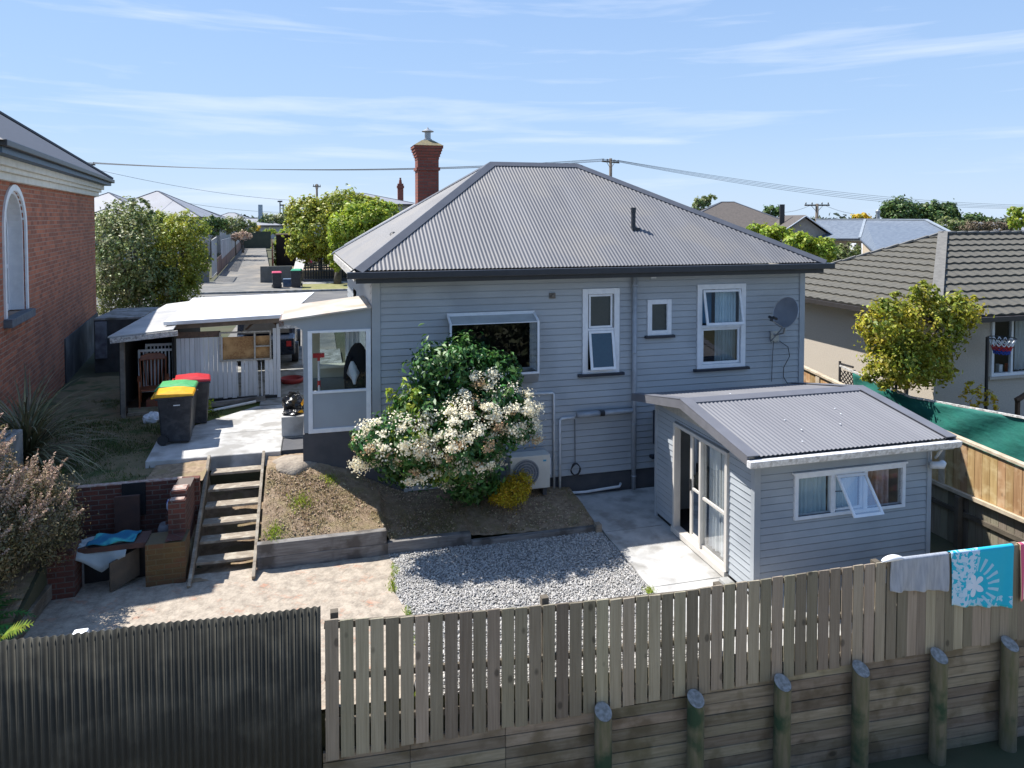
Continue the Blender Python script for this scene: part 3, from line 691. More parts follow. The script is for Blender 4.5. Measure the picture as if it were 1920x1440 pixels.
# chimney
ch = MB(); cx, cy = 2.95, 20.05
ch.box(cx - .29, cy - .28, 5.0, cx + .29, cy + .28, 7.02)
ch.box(cx - .325, cy - .315, 7.02, cx + .325, cy + .315, 7.10); ch.box(cx - .29, cy - .28, 7.10, cx + .29, cy + .28, 7.32)
for i, e in enumerate((.30, .325, .35, .375, .40)): ch.box(cx - e, cy - e + .01, 7.32 + i * .075, cx + e, cy + e - .01, 7.395 + i * .075)
cho = ch.build('chimney', BRK_C, house)
cc = MB(); e = .41
cc.add([(cx - e, cy - e, 7.695), (cx + e, cy - e, 7.695), (cx + e, cy + e, 7.695), (cx - e, cy + e, 7.695), (cx - .15, cy - .15, 7.86), (cx + .15, cy - .15, 7.86), (cx + .15, cy + .15, 7.86), (cx - .15, cy + .15, 7.86)],
       [(0, 1, 5, 4), (1, 2, 6, 5), (2, 3, 7, 6), (3, 0, 4, 7), (4, 5, 6, 7), (3, 2, 1, 0)])
cc.build('chimney_cap', mat('lichen_mortar', (.24, .20, .10), (.15, .13, .09), 12, .95, .5), cho)
MB().lathe((cx + .03, cy, 7.85), [(.12, 0), (.12, .05), (.085, .06), (.085, .2), (.085, .26)], 14).lathe((cx + .03, cy, 8.10), [(.16, 0), (.17, .02), (.03, .09), (.01, .13)], 14).build('flue_cowl', GALV, cho, smooth=False)
# roof vent pipe, aerial lead hole
vp = MB().tube([(6.68, 14.55, 5.3), (6.68, 14.55, 5.92)], .05, 12); vp.lathe((6.68, 14.55, 5.84), [(.058, 0), (.058, .1)], 12); vp.box(6.60, 14.42, 5.44, 6.78, 14.62, 5.50)
vp.build('vent_pipe', DARK, house)
MB().lathe((1.55, 15.4, 5.36), [(.09, 0), (.06, .04), (.02, .06)], 10).build('roof_vent', BLACK, house)
# windows
def sill(x0, x1, z, par, y=FY): return MB().box(x0, y - .10, z - .055, x1, y + .02, z).build('sill', NAVY, par, bev=.004)
# tall narrow window
f = MB(); f.frame(5.21, 2.515, 6.02, 4.265, FY - .045, FY + .06, .115, .07); f.box(5.325, FY - .03, 3.395, 5.905, FY + .05, 3.445)
tw = f.build('tall_window', WHITE, house, bev=.004)
pane('upper_pane', 5.325, 3.445, 5.905, 4.15, FY + .02, OBSC, tw)
f2 = MB().frame(5.355, 3.45, 5.875, 4.14, FY - .01, FY + .018, .04); f2.build('sash', WHITE, tw)
def tilt_sash(x0, x1, ztop, zbot, ang, y, wdt, glass, par, deep=.035):
    a = R_(ang); mb = MB(); gl = MB(); Hh = ztop - zbot
    T = lambda x, d, o: (x, y - d * math.sin(a) - o * math.cos(a), ztop - d * math.cos(a) + o * math.sin(a) * .5)
    def bx(xa, xb, da, db):
        V = [T(xa, da, 0), T(xb, da, 0), T(xb, db, 0), T(xa, db, 0), T(xa, da, deep), T(xb, da, deep), T(xb, db, deep), T(xa, db, deep)]
        mb.add(V, [(0, 1, 2, 3), (7, 6, 5, 4), (0, 4, 5, 1), (1, 5, 6, 2), (2, 6, 7, 3), (3, 7, 4, 0)])
    bx(x0, x0 + wdt, 0, Hh); bx(x1 - wdt, x1, 0, Hh); bx(x0 + wdt, x1 - wdt, 0, wdt); bx(x0 + wdt, x1 - wdt, Hh - wdt, Hh)
    s = mb.build('open_sash', WHITE, par)
    gl.add([T(x0 + wdt, wdt, .015), T(x1 - wdt, wdt, .015), T(x1 - wdt, Hh - wdt, .015), T(x0 + wdt, Hh - wdt, .015)], [(0, 1, 2, 3)]).build('sash_pane', glass, par)
tilt_sash(5.34, 5.89, 3.39, 2.60, 11, FY - .01, .05, OBSC_B, tw)
sill(5.11, 6.12, 2.515, tw)
# small toilet window
f = MB().frame(6.66, 3.245, 7.21, 4.0, FY - .04, FY + .05, .10); sw = f.build('small_window', WHITE, house, bev=.004)
pane('pane', 6.76, 3.345, 7.11, 3.90, FY + .01, OBSC, sw); sill(6.60, 7.27, 3.245, sw)
# bedroom window
f = MB().frame(7.82, 2.475, 8.99, 4.29, FY - .045, FY + .06, .11, .08); f.box(7.93, FY - .03, 3.345, 8.88, FY + .05, 3.40)
bw_ = f.build('bedroom_window', WHITE, house, bev=.004)
tilt_sash(7.95, 8.86, 4.165, 3.41, 13, FY - .012, .05, GLASS, bw_)
MB().frame(7.94, 2.56, 8.87, 3.34, FY, FY + .04, .05).build('sash', WHITE, bw_)
pane('lower_pane', 7.99, 2.61, 8.82, 3.29, FY + .02, GLASS_R, bw_)
sill(7.74, 9.07, 2.475, bw_)
curtain('curtain', 8.36, 8.86, 2.55, 4.2, FY + .16, CURT, bw_, 7)
MB().box(7.9, FY + .30, 3.40, 8.35, FY + .31, 4.2).build('blind', BLUE_INT, bw_)
# box window over the shrub
bx0, bx1, by = 2.40, 4.18, 13.42
f = MB()
for x in (bx0, bx1 - .04):
    f.box(x, by, 2.66, x + .04, by + .04, 3.69)
    f.bar((x + .02, by + .02, 3.69), (x + .02, FY - .02, 3.83), .04, .04)
    f.box(x, by + .04, 2.66, x + .04, FY - .02, 2.70)
f.box(bx0 + .04, by + .01, 3.675, bx1 - .04, by + .02, 3.69); f.box(bx0 + .04, by, 2.66, bx1 - .04, by + .04, 2.70); f.box(bx0, FY - .05, 3.80, bx1, FY - .002, 3.86)
bwn = f.build('box_window', WHITE, house)
MB().prism([(bx0, by + .01, 2.655), (bx0, FY - .02, 2.655), (bx0, FY - .02, 2.40), (bx0, by + .10, 2.47)], (bx1 - bx0, 0, 0)).build('window_box_base', mat('grey_box_base', (.30, .31, .32), None, 5, .6), bwn)
pane('front_pane', bx0 + .04, 2.70, bx1 - .04, 3.675, by + .02, GLASS_R, bwn)
MB().add([(bx0 + .04, by + .03, 3.69), (bx1 - .04, by + .03, 3.69), (bx1 - .04, FY - .03, 3.81), (bx0 + .04, FY - .03, 3.81)], [(0, 1, 2, 3)]).build('sloping_pane', mat('pale_band_pane', (.42, .45, .45), None, 3, .25), bwn)  # opaque pale grey stands in for the soffit band behind the glass
for x in (bx0 + .02, bx1 - .02): MB().add([(x, by + .04, 2.70), (x, FY - .02, 2.70), (x, FY - .02, 3.80), (x, by + .04, 3.67)], [(0, 1, 2, 3)]).build('side_pane', GLASS, bwn)
MB().box(2.6, FY + .35, 2.70, 3.9, FY + .75, 2.74).box(2.9, FY + .4, 2.74, 3.05, FY + .5, 2.95).build('bench_top', mat('dark_bench', (.05, .05, .05), None, 4, .3), bwn)
# downpipe and pipework
dp = MB().tube([(6.34, FY - .08, 4.62), (6.34, FY - .08, .04)], .047, 14); 
for z in (4.3, 2.9, 1.4, .3): dp.lathe((6.34, FY - .08, z), [(.053, 0), (.053, .03)], 14)
dp.build('downpipe', PVC_G, house, smooth=True)
MB().tube([(5.06, FY - .13, 1.70), (5.56, FY - .13, 1.705)], .055, 12).tube([(5.64, FY - .13, 1.705), (6.30, FY - .10, 1.705)], .05, 12).build('waste_pipe', PVC_G, house, smooth=True)
MB().tube([(5.55, FY - .13, 1.705), (5.65, FY - .13, 1.705)], .062, 12).build('pipe_coupling', BLACK, house)
MB().tube([(3.4, FY - .05, 2.20), (4.56, FY - .05, 2.17), (4.585, FY - .05, 2.15), (4.60, FY - .05, .05)], .024, 8).build('cable_duct', PVC, house, smooth=True)
MB().tube([(5.03, FY - .06, 1.64), (4.76, FY - .06, 1.635), (4.715, FY - .06, 1.60), (4.72, FY - .06, .12)], .026, 8).build('duct', PVC, house, smooth=True)
MB().tube([(4.74, FY - .14, .13), (5.25, FY - .12, .10), (6.0, FY - .12, .14), (6.06, FY - .05, .17)], .028, 8).build('drain_pipe', PVC, house, smooth=True)
MB().box(4.55, FY - .35, -.02, 4.95, FY - .08, .09).build('gully_trap', CONC_W, house, bev=.01)
MB().box(6.80, FY - .16, .95, 6.87, FY - .03, 1.66).box(6.72, FY - .16, .66, 6.86, FY - .03, .72).build('meter_pipe', NAVY, house)
MB().box(4.50, FY - .05, 4.09, 4.62, FY - .012, 4.20).box(4.53, FY - .09, 4.12, 4.59, FY - .05, 4.17).build('wall_vent', mat('brown_vent', (.16, .14, .12), None, 5, .6), house)
# porch on the left corner
MB().box(-.72, 14.62, .3, -.30, 15.5, 1.17).build('porch_base', CONC_D, house)
MB().box(-.30, FY, .2, 1.56, FY + .12, 1.69).build('porch_base', CONC_D, house)
MB().box(.58, FY - .004, .3, .595, FY, 1.66).build('base_joint', BLACK, house)
MB().box(-.30, FY + .12, .3, -.18, 15.2, 1.69).build('porch_base', CONC_D, house)
porch = MB()
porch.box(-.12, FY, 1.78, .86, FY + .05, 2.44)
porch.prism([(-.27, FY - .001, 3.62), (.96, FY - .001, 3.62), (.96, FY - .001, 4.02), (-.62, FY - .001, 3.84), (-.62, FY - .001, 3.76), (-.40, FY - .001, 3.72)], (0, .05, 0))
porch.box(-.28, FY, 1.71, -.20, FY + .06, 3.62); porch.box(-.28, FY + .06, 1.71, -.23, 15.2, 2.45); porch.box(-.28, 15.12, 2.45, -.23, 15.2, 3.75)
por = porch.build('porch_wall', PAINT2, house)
t_ = MB(); t_.box(-.20, FY - .02, 1.70, -.12, FY + .06, 3.62); t_.box(.86, FY - .02, 1.70, .95, FY + .05, 3.62); t_.box(-.12, FY - .015, 3.575, .86, FY + .05, 3.62)
t_.box(-.12, FY - .02, 2.44, .86, FY + .05, 2.485); t_.box(-.12, FY - .02, 1.70, .86, FY + .05, 1.78)
t_.build('porch_window_frame', WHITE, por, bev=.003)
pane('porch_pane', -.12, 2.485, .86, 3.575, FY + .02, GLASS, por)
pr = MB(); pr.prism([(-.66, FY - .12, 3.83), (.96, FY - .12, 4.02), (.90, 15.25, 4.07), (-.66, 15.25, 3.90)], (0, 0, .03))
pr.build('porch_roof', OROOF, por)
MB().box(-.70, FY - .02, 3.72, -.62, FY + .9, 3.84).build('gutter_end', mat('rusty_gutter_end', (.13, .05, .03), (.2, .19, .18), 20, .7), por)
YW = mat('pale_yellow_wall', (.42, .40, .30), (.37, .35, .26), 4, .8)
pw = MB(); pw.box(-.23, 15.12, 1.6, .02, 15.2, 3.9); pw.box(.02, 15.12, 1.6, .95, 15.2, 2.72); pw.box(.02, 15.12, 3.66, .95, 15.2, 3.9)
pw.build('porch_rear_wall', YW, por)
pane('porch_rear_pane', .02, 2.72, .95, 3.66, 15.15, GLASS_D, por)
MB().box(.02, 14.9, 2.68, .62, 15.11, 2.73).build('window_ledge', mat('cream_ledge', (.7, .66, .52), None, 4, .5), por)
MB().box(-.22, 13.95, 1.62, .95, 15.11, 1.66).build('porch_floor', CONC_W, por)
MB().box(-.22, 15.06, 1.7, .95, 15.11, 2.45).build('inner_half_wall', mat('green_grey_panel', (.20, .22, .20), None, 3, .7), por)
curtain('white_hanging_sheet', .52, .80, 2.75, 3.62, 14.9, CURT_W, por, 3, .03)

# ---- loose things on and in the house
t = thing('heat_pump', 'cream outdoor heat pump unit with round grille at the foot of the grey wall', 'heat pump', (3.98, 13.4, .36))
MB().box(3.57, 13.35, .40, 4.38, 13.66, 1.06).build('casing', HEATW, t, bev=.012)
gr = MB()
for k in range(5): gr.lathe((0, 0, 0), [(.27 - k * .052, -.006), (.27 - k * .052, .006), (.250 - k * .052, .006), (.250 - k * .052, -.006), (.27 - k * .052, -.006)], 28, False)
gr.v = [(3.88 + x, 13.335 + z, .73 + y) for x, y, z in gr.v]
for k in range(12):
    a = k * math.pi / 6; gr.bar((3.88 + .03 * math.cos(a), 13.335, .73 + .03 * math.sin(a)), (3.88 + .27 * math.cos(a), 13.335, .73 + .27 * math.sin(a)), .006, .006, (0, 1, 0))
gr.build('fan_grille', mat('grille_grey', (.30, .31, .33), None, 5, .5), t)
fd = MB().lathe((0, 0, 0), [(.262, 0), (.262, .006)], 28); fd.v = [(3.88 + x, 13.349 - z, .73 + y) for x, y, z in fd.v]; fd.build('fan_opening', mat('fan_dark', (.13, .16, .20), None, 5, .5), t)
MB().box(4.235, 13.344, .93, 4.30, 13.349, .965).build('badge', mat('blue_badge', (.05, .35, .55), None, 5, .4), t)
MB().box(4.385, 13.45, .62, 4.43, 13.55, .95).build('valve_cover', PVC, t)
for a in (3.6, 4.25): MB().box(a, 13.40, .24, a + .08, 13.64, .40).build('foot', CONC_D, t)
t = thing('satellite_dish', 'grey satellite dish on an arm fixed to the right end of the grey wall', 'satellite dish', (9.75, 13.7, 3.05))
D = MB(); DR = MB(); n_ = 26; rings = 6; cdish = Vector((9.66, 13.25, 3.68)); nv = Vector((-.90, -.30, .34)).normalized(); ax = nv.cross(Vector((0, 0, 1))).normalized(); bx_ = ax.cross(nv).normalized()
for i in range(rings + 1):
    r = i / rings
    for j in range(n_):
        th = 6.283 * j / n_; D.v.append(cdish + (ax * math.cos(th) * .30 + bx_ * math.sin(th) * .335) * r + nv * (.06 * r * r))
for i in range(rings):
    for j in range(n_): D.f.append((i * n_ + j, i * n_ + (j + 1) % n_, (i + 1) * n_ + (j + 1) % n_, (i + 1) * n_ + j))
D.build('reflector', mat('grey_dish', (.17, .185, .21), None, 4, .5), t, smooth=True)
rim = [cdish + (ax * math.cos(6.283 * j / 30) * .30 + bx_ * math.sin(6.283 * j / 30) * .335) + nv * .06 for j in range(31)]
MB().tube(rim, .008, 6, False).build('rim', GALV, t)
feed = cdish + nv * .46 - bx_ * .22 
MB().tube([cdish - bx_ * .32 + nv * .05, feed - bx_ * .06], .014, 6).tube([Vector((9.72, 13.78, 3.12)), Vector((9.72, 13.45, 3.22)), cdish - nv * .02 - bx_ * .1], .022, 8).tube([Vector((9.62, 13.75, 3.0)), cdish - bx_ * .25 - nv * .02], .014, 6).build('arm', GALV, t)
MB().tube([feed - bx_ * .08, feed + bx_ * .0], .035, 8).tube([feed + nv * .03 + ax * .05, feed - nv * .09 + ax * .05], .03, 8).tube([feed + nv * .03 - ax * .05, feed - nv * .09 - ax * .05], .03, 8).build('receiver', BLACK, t)
MB().box(9.62, FY - .05, 2.98, 9.82, FY - .012, 3.22).build('wall_plate', GALV, t)
MB().tube([(9.68, 13.74, 3.0), (9.66, 13.75, 2.6), (9.65, 13.75, 2.1)], .007, 5).tube([(9.80, 13.70, 3.0), (10.02, 13.7, 2.86), (10.08, 13.72, 2.65), (9.94, 13.73, 2.4), (9.93, 13.73, 2.2), (10.06, 13.75, 2.02)], .009, 5).build('cable', BLACK, t)
t = thing('cable_coil', 'coil of black cable hanging low on the grey wall beside the white pipes', 'cable', (5.04, 13.7, .5))
co = MB(); k = 90; co.tube([(5.04 + (.095 + .012 * math.sin(i * 1.7)) * math.cos(i * .42), 13.71 - .0005 * i, .58 + (.12 + .012 * math.cos(i * 1.3)) * math.sin(i * .42)) for i in range(k)], .009, 5)
co.build('coil', BLACK, t); MB().tube([(5.04, 13.75, 1.60), (5.045, 13.74, .70)], .008, 5).build('hanging_lead', BLACK, t)
t = thing('wall_light', 'small dark security light tucked under the eave beside the downpipe', 'light', (6.72, 13.72, 4.5))
MB().box(6.63, 13.64, 4.50, 6.81, 13.79, 4.56).build('housing', NAVY, t, bev=.01); MB().box(6.66, 13.62, 4.46, 6.78, 13.66, 4.50).build('lens', PVC, t)
t = thing('squeegee_mop', 'red and white squeegee pole leaning inside the porch window', 'mop', (0, 14.1, 1.7))
MB().tube([(.0, 14.05, 1.68), (-.005, 14.0, 3.1)], .022, 8).build('pole', PVC, t); MB().box(-.11, 13.97, 3.08, .10, 14.03, 3.16).box(-.03, 13.97, 3.02, .02, 14.03, 3.08).build('squeegee_head', LID_R, t); MB().tube([(-.003, 14.03, 2.52), (-.003, 14.02, 2.64)], .03, 8).build('grip', LID_R, t)
def cloth_drape(name, pts, m, parent=None, th=.012):
    return MB().prism(pts, (0, th, 0)).build(name, m, parent)
t = thing('hanging_jacket', 'dark jacket hanging at the right side of the porch window', 'jacket', (.75, 14.3, 2.4))
jk = MB(); nn = 16
prof = [(2.3, .21), (2.5, .22), (2.7, .21), (2.9, .19), (3.05, .16), (3.18, .11), (3.26, .05)]
for z, r in prof:
    for j in range(nn):
        th = 6.283 * j / nn; rr_ = r * (1 + .12 * math.sin(j * 2.5)); jk.v.append((.74 + rr_ * 1.1 * math.cos(th), 14.35 + rr_ * .5 * math.sin(th), z))
for i in range(len(prof) - 1):
    for j in range(nn): jk.f.append((i * nn + j, i * nn + (j + 1) % nn, (i + 1) * nn + (j + 1) % nn, (i + 1) * nn + j))
jk.build('jacket_body', mat('black_cloth', (.016, .017, .022), None, 6, .9), t, smooth=True)
MB().tube([(.58, 14.28, 3.02), (.52, 14.25, 2.8), (.50, 14.24, 2.58)], [.06, .055, .045], 8).build('sleeve', mat('black_cloth_sleeve', (.016, .017, .022), None, 6, .9), t, smooth=True)
cl = MB(); nn = 12
for z, r in ((2.5, .02), (2.6, .06), (2.72, .10), (2.85, .07), (2.95, .03)):
    for j in range(nn):
        th = 6.283 * j / nn; q = r * (.8 + .5 * math.sin(j * 3.1 + z * 17)); cl.v.append((.64 + q * math.cos(th) + (2.7 - z) * .1, 14.12 + q * .5 * math.sin(th), z))
for i in range(4):
    for j in range(nn): cl.f.append((i * nn + j, i * nn + (j + 1) % nn, (i + 1) * nn + (j + 1) % nn, (i + 1) * nn + j))
props(cl.build('white_cloth', WHITE, smooth=True), 'crumpled white cloth hanging against the dark jacket in the porch', 'cloth')
props(MB().box(-.76, 15.45, 1.19, -.305, 16.9, 1.60).build('concrete_step', CONC, bev=.012), 'square concrete step block beside the porch carrying a rubbish bag', 'step')

# ================================================================ SHED WITH SLIDING DOOR
shed = thing('garden_sleepout', 'small grey weatherboard outbuilding with low iron roof, sliding door and open window', 'outbuilding', (7.8, 10.8, .0))
SX0, SX1, SY0, SY1 = 6.2, 9.36, 9.2, 12.42
def gable(y): return float(np.interp(y, [8.9, 10.9, 12.8], [2.24, 2.56, 2.22]))
w = MB(); boards(w, 'y', SX0, -1, SY0 + .07, SY1, .10, 2.6, .105, [(9.88, 11.66, .0, 2.06)], ztop=lambda y: gable(y) - .02, lap=.014); w.build('side_wall', PAINT, shed)
w = MB(); boards(w, 'x', SY0, -1, SX0 + .08, SX1 - .06, -.02, 2.21, .113, [(6.93, 8.80, 1.24, 1.83)], lap=.014); w.build('front_wall', PAINT, shed)
MB().box(SX1 - .02, SY0 + .05, 0, SX1, SY1, 2.2).build('side_wall', PAINT, shed); MB().box(SX0 + .02, SY1, 0, SX1, SY1 + .02, 2.2).build('rear_wall', PAINT, shed)
for a in ((SX0 - .025, SY0 - .025, -.02, SX0 + .08, SY0 + .07, 2.2), (SX1 - .06, SY0 - .025, -.02, SX1 + .02, SY0 + .05, 2.2), (SX0 - .02, SY1 - .06, .02, SX0 + .03, SY1 + .02, 2.2)): MB().box(*a).build('corner_board', PAINT, shed)
MB().box(SX0 + .02, SY0 + .1, .0, SX1 - .03, SY1 - .05, .10).build('floor', INT, shed)
MB().box(8.9, 9.3, .1, 8.95, 12.3, 2.1).build('inner_wall', mat('pale_inner_wall', (.4, .38, .35), None, 3, .9), shed)
gp = MB(); gp.prism([(SX0 - .022, 9.25, 2.19), (SX0 - .022, 12.40, 2.19), (SX0 - .022, 12.40, gable(12.4) - .03), (SX0 - .022, 10.9, 2.50), (SX0 - .022, 9.25, gable(9.25) - .03)], (.018, 0, 0))
gp.build('gable_panel', mat('weathered_ply', (.50, .47, .41), (.38, .36, .32), 14, .85, .3), shed)
rm = MB(); RX0, RX1 = 5.88, 9.54
r1, n1 = roof_plane((RX0 + .12, 8.93, 2.30), (RX1, 8.93, 2.30), [(RX0 + .12, 10.9, 2.63), (RX1, 10.9, 2.63)]); r2, n2 = roof_plane((RX1, 12.8, 2.28), (RX0 + .12, 12.8, 2.28), [(RX1, 10.9, 2.63), (RX0 + .12, 10.9, 2.63)])
rm.add(r1.v, r1.f); rm.add(r2.v, r2.f); sr = rm.build('roof', IRON2, shed, smooth=True)
cap_strip(MB(), (0, 0, 0), (1, 0, 0), n1, n2)
kp = MB(); cap_strip(kp, (RX0, 10.9, 2.635), (RX1 + .02, 10.9, 2.635), n1, n2, .15, .018)
for xa, xb in ((RX0 - .01, RX0 + .19), (RX1 - .16, RX1 + .03)):
    for (ya, za), (yb, zb) in (((8.90, 2.315), (10.9, 2.655)), ((12.83, 2.29), (10.9, 2.655))):
        kp.prism([(xa, ya, za), (xb, ya, za), (xb, yb, zb), (xa, yb, zb)], (0, 0, .012))
BARGE = mat('grey_barge', (.16, .16, .175), None, 5, .5)
kp.build('roof_flashing', mat('pale_flashing', (.145, .148, .168), (.125, .128, .145), 3, .5), sr)
for x in (RX0 - .01, RX1 + .0):
    bg_ = MB(); bg_.prism([(x, 8.92, 2.315), (x, 10.9, 2.645), (x, 10.9, 2.50), (x, 8.92, 2.19)], (.03, 0, 0)); bg_.prism([(x, 12.82, 2.29), (x, 10.9, 2.645), (x, 10.9, 2.50), (x, 12.82, 2.16)], (.03, 0, 0))
    bg_.build('barge_board', BARGE, shed)
g2 = MB(); g2.prism([(0, 8.80, 2.27), (0, 8.91, 2.27), (0, 8.91, 2.17), (0, 8.82, 2.17)], (RX1 + .06 - RX0, 0, 0)); g2.v = [(v[0] + RX0 - .02, v[1], v[2]) for v in g2.v]
g2.build('gutter', mat('scuffed_white_gutter', (.72, .72, .72), (.52, .52, .52), 30, .4, c3=(.40, .39, .38), scale3=14), shed, bev=.01)
MB().box(RX0 + .05, 8.915, 2.12, RX1, 8.94, 2.26).box(RX0 + .05, 8.94, 2.16, RX1 - .05, 9.19, 2.175).build('fascia', PAINT2, shed)
MB().tube([(9.40, 8.98, 2.14), (9.40, 9.13, 1.92)], .02, 6).tube([(9.28, 9.10, 1.83), (9.46, 9.06, 1.82), (9.52, 9.1, 1.84)], [.055, .06, .05], 12).tube([(9.33, 9.14, 1.9), (9.33, 9.14, 2.14)], .008, 6).build('downpipe_bend', PVC, shed, smooth=True)
for x, y in ((8.35, 10.15), (7.25, 9.55), (8.02, 9.62), (7.2, 9.9), (8.3, 9.95), (7.0, 9.2), (6.9, 11.0)):
    MB().lathe((x, y, 2.30 + (y - 8.93) * .1675 + .012), [(.012, 0), (.014, .006), (.006, .01)], 6).build('roof_spot', WHITE, sr)
# sliding door
dr = thing  # (kept for readability)
f = MB(); y0, y1, z0, z1 = 9.88, 11.66, .12, 2.04; xo, xi = SX0 - .05, SX0 + .08
f.box(xo, y0, z0, xi, y0 + .06, z1); f.box(xo, y1 - .06, z0, xi, y1, z1); f.box(xo, y0 + .06, z1 - .06, xi, y1 - .06, z1); f.box(xo - .03, y0 + .0, z0 - .07, xi, y1, z0 + .03)
f.box(xo, 10.68, z0 + .03, xi - .06, 10.74, z1 - .06)
door = f.build('sliding_door', ALU, shed, bev=.004)
f = MB(); f.box(SX0 - .02, 9.94, z0 + .03, SX0 + .01, 10.0, z1 - .06); f.box(SX0 - .02, 10.0, z0 + .03, SX0 + .01, 10.68, z0 + .10); f.box(SX0 - .02, 10.0, 1.0, SX0 + .01, 10.68, 1.045)
f.build('fixed_leaf', ALU, door); MB().add([(SX0, 10.0, z0 + .1), (SX0, 10.68, z0 + .1), (SX0, 10.68, z1 - .06), (SX0, 10.0, z1 - .06)], [(0, 1, 2, 3)]).build('fixed_pane', GLASS, door)
f = MB(); f.box(SX0 + .03, 10.66, z0 + .03, SX0 + .06, 10.72, z1 - .06); f.box(SX0 + .03, 11.10, z0 + .03, SX0 + .06, 11.17, z1 - .06); f.box(SX0 + .03, 10.72, z0 + .03, SX0 + .06, 11.10, z0 + .10); f.box(SX0 + .03, 10.72, 1.0, SX0 + .06, 11.10, 1.04)
f.build('sliding_leaf', ALU, door); MB().add([(SX0 + .045, 10.72, z0 + .1), (SX0 + .045, 11.10, z0 + .1), (SX0 + .045, 11.10, z1 - .06), (SX0 + .045, 10.72, z1 - .06)], [(0, 1, 2, 3)]).build('sliding_pane', GLASS_D, door)
MB().box(SX0 - .0, 11.115, .98, SX0 + .03, 11.145, 1.18).build('handle', BLACK, door)
curtain('curtain', 9.98, 10.28, .2, 1.98, SX0 + .12, CURT_W, door, 3, .022, 'y'); curtain('curtain', 10.34, 10.66, .22, 1.98, SX0 + .12, CURT_W, door, 3, .022, 'y')
# front window
f = MB(); f.frame(6.86, 1.18, 8.87, 1.87, SY0 - .04, SY0 + .06, .06, .05); f.box(6.83, SY0 - .05, 1.87, 8.90, SY0 + .02, 1.90)
f.box(7.50, SY0 - .035, 1.23, 7.57, SY0 + .05, 1.81); f.box(8.10, SY0 - .035, 1.23, 8.16, SY0 + .05, 1.81)
sfw = f.build('window', WHITE, shed, bev=.003)
for a, b in ((6.92, 7.50), (8.16, 8.81)): pane('pane', a, 1.23, b, 1.81, SY0 + .01, GLASS, sfw)
MB().frame(7.58, 1.24, 8.09, 1.80, SY0 - .0, SY0 + .03, .03).build('casement_frame', WHITE, sfw)
MB().box(6.92, SY0 - .03, 1.20, 7.50, SY0 - .01, 1.235).box(8.16, SY0 - .03, 1.20, 8.81, SY0 - .01, 1.235).build('dark_sill', NAVY, sfw)
tilt_sash(7.57, 8.10, 1.80, 1.17, 38, SY0 - .04, .04, GLASS, sfw, .03)
MB().bar((7.585, SY0 - .02, 1.55), (7.585, SY0 - .20, 1.62), .012, .012).build('stay', BLACK, sfw)
curtain('curtain', 6.92, 7.50, 1.20, 1.83, SY0 + .10, CURT, sfw, 7, .02); curtain('blind', 7.57, 8.10, 1.20, 1.80, SY0 + .12, CURT, sfw, 12, .006)
curtain('curtain', 8.16, 8.66, 1.20, 1.83, SY0 + .10, CURT_P, sfw, 5, .03)

# ================================================================ STEPS, SLEEPERS, FIREPLACE
stp = thing('garden_steps', 'open wooden garden steps climbing from the brick paving to the concrete patio', 'steps', (-1.5, 13, 0))
for s in (-1, 1):
    x0 = -1.5 + s * .47; MB().bar((x0 - .0, 11.86, -.02 if s < 0 else 0), (x0 + (-.03 if s < 0 else .0), 14.36, 1.22), .05, .15).build('stringer', STEPW, stp, bev=.004)
for k, y in enumerate((12.31, 12.70, 13.0, 13.32, 13.68, 14.05)):
    z = .171 * (k + 1); MB().box(-1.94, y, z - .045, -1.06, y + .25, z).build('tread', STEPW, stp, bev=.006)
def sleeper(label, x0, x1, z0, z1, y0=12.15, y1=12.29, m=None):
    o = MB().box(x0, y0, z0, x1, y1, z1).build('retaining_sleeper', m or SLEEPER_G, bev=.008)
    return props(o, label, 'sleeper', 'timber sleepers holding up the bank')
sleeper('lower of the two long sleepers stacked beside the foot of the steps', -1.0, 1.10, -.03, .20)
sleeper('upper sleeper of the stacked pair beside the foot of the steps', -1.0, 1.08, .203, .42)
sleeper('middle sleeper edging the bank above the gravel', 1.10, 2.54, -.03, .21, 12.155, 12.28)
sleeper('right sleeper edging the bank, nearest the concrete path', 2.54, 4.82, -.05, .10, 12.06, 12.17)
props(MB().box(4.82, 11.72 + .28, -.05, 4.93, 12.14, .16).build('timber_peg', STEPW, bev=.006), 'short timber peg at the end of the right sleeper by the path', 'peg')
props(MB().box(6.0, 9.62, .03, 6.16, 9.84, .10).build('door_step_block', CONC_W, bev=.01), 'small grey block on the path below the near end of the sliding door', 'block')

fp = thing('brick_fireplace', 'ruined outdoor brick fireplace with a tall stepped right wing beside the wooden steps', 'fireplace', (-3, 12.7, 0))
MB().box(-3.95, 13.28, -.03, -2.02, 13.42, 1.22).build('back_wall', BRK_O, fp)
MB().box(-2.62, 12.05, -.03, -2.05, 12.5, .66).build('front_pier', BRK_Y, fp)
wg = MB(); 
for i, (ya, yb, zt) in enumerate(((12.05, 12.33, .685), (12.33, 12.5, 1.20), (12.5, 12.78, 1.30), (12.78, 13.27, 1.25))): wg.box(-2.34, ya + .002, .683 if i < 1 else -.03, -2.09, yb, zt)
wg.build('wing_wall', BRK_O, fp)
mo = MB()
for (x0, y0, x1, y1, z) in ((-2.32, 12.35, -2.11, 12.49, 1.202), (-2.32, 12.53, -2.11, 12.76, 1.302), (-3.9, 13.29, -2.3, 13.40, 1.222)):
    mo.box(x0, y0, z, x1, y1, z + random.uniform(.012, .02))
mo.build('broken_mortar', mat('pale_mortar', (.46, .38, .33), (.30, .18, .14), 14, .95, .6), fp)
MB().box(-3.95, 12.0, -.03, -3.58, 12.35, .72).build('left_pier', BRK_O, fp)
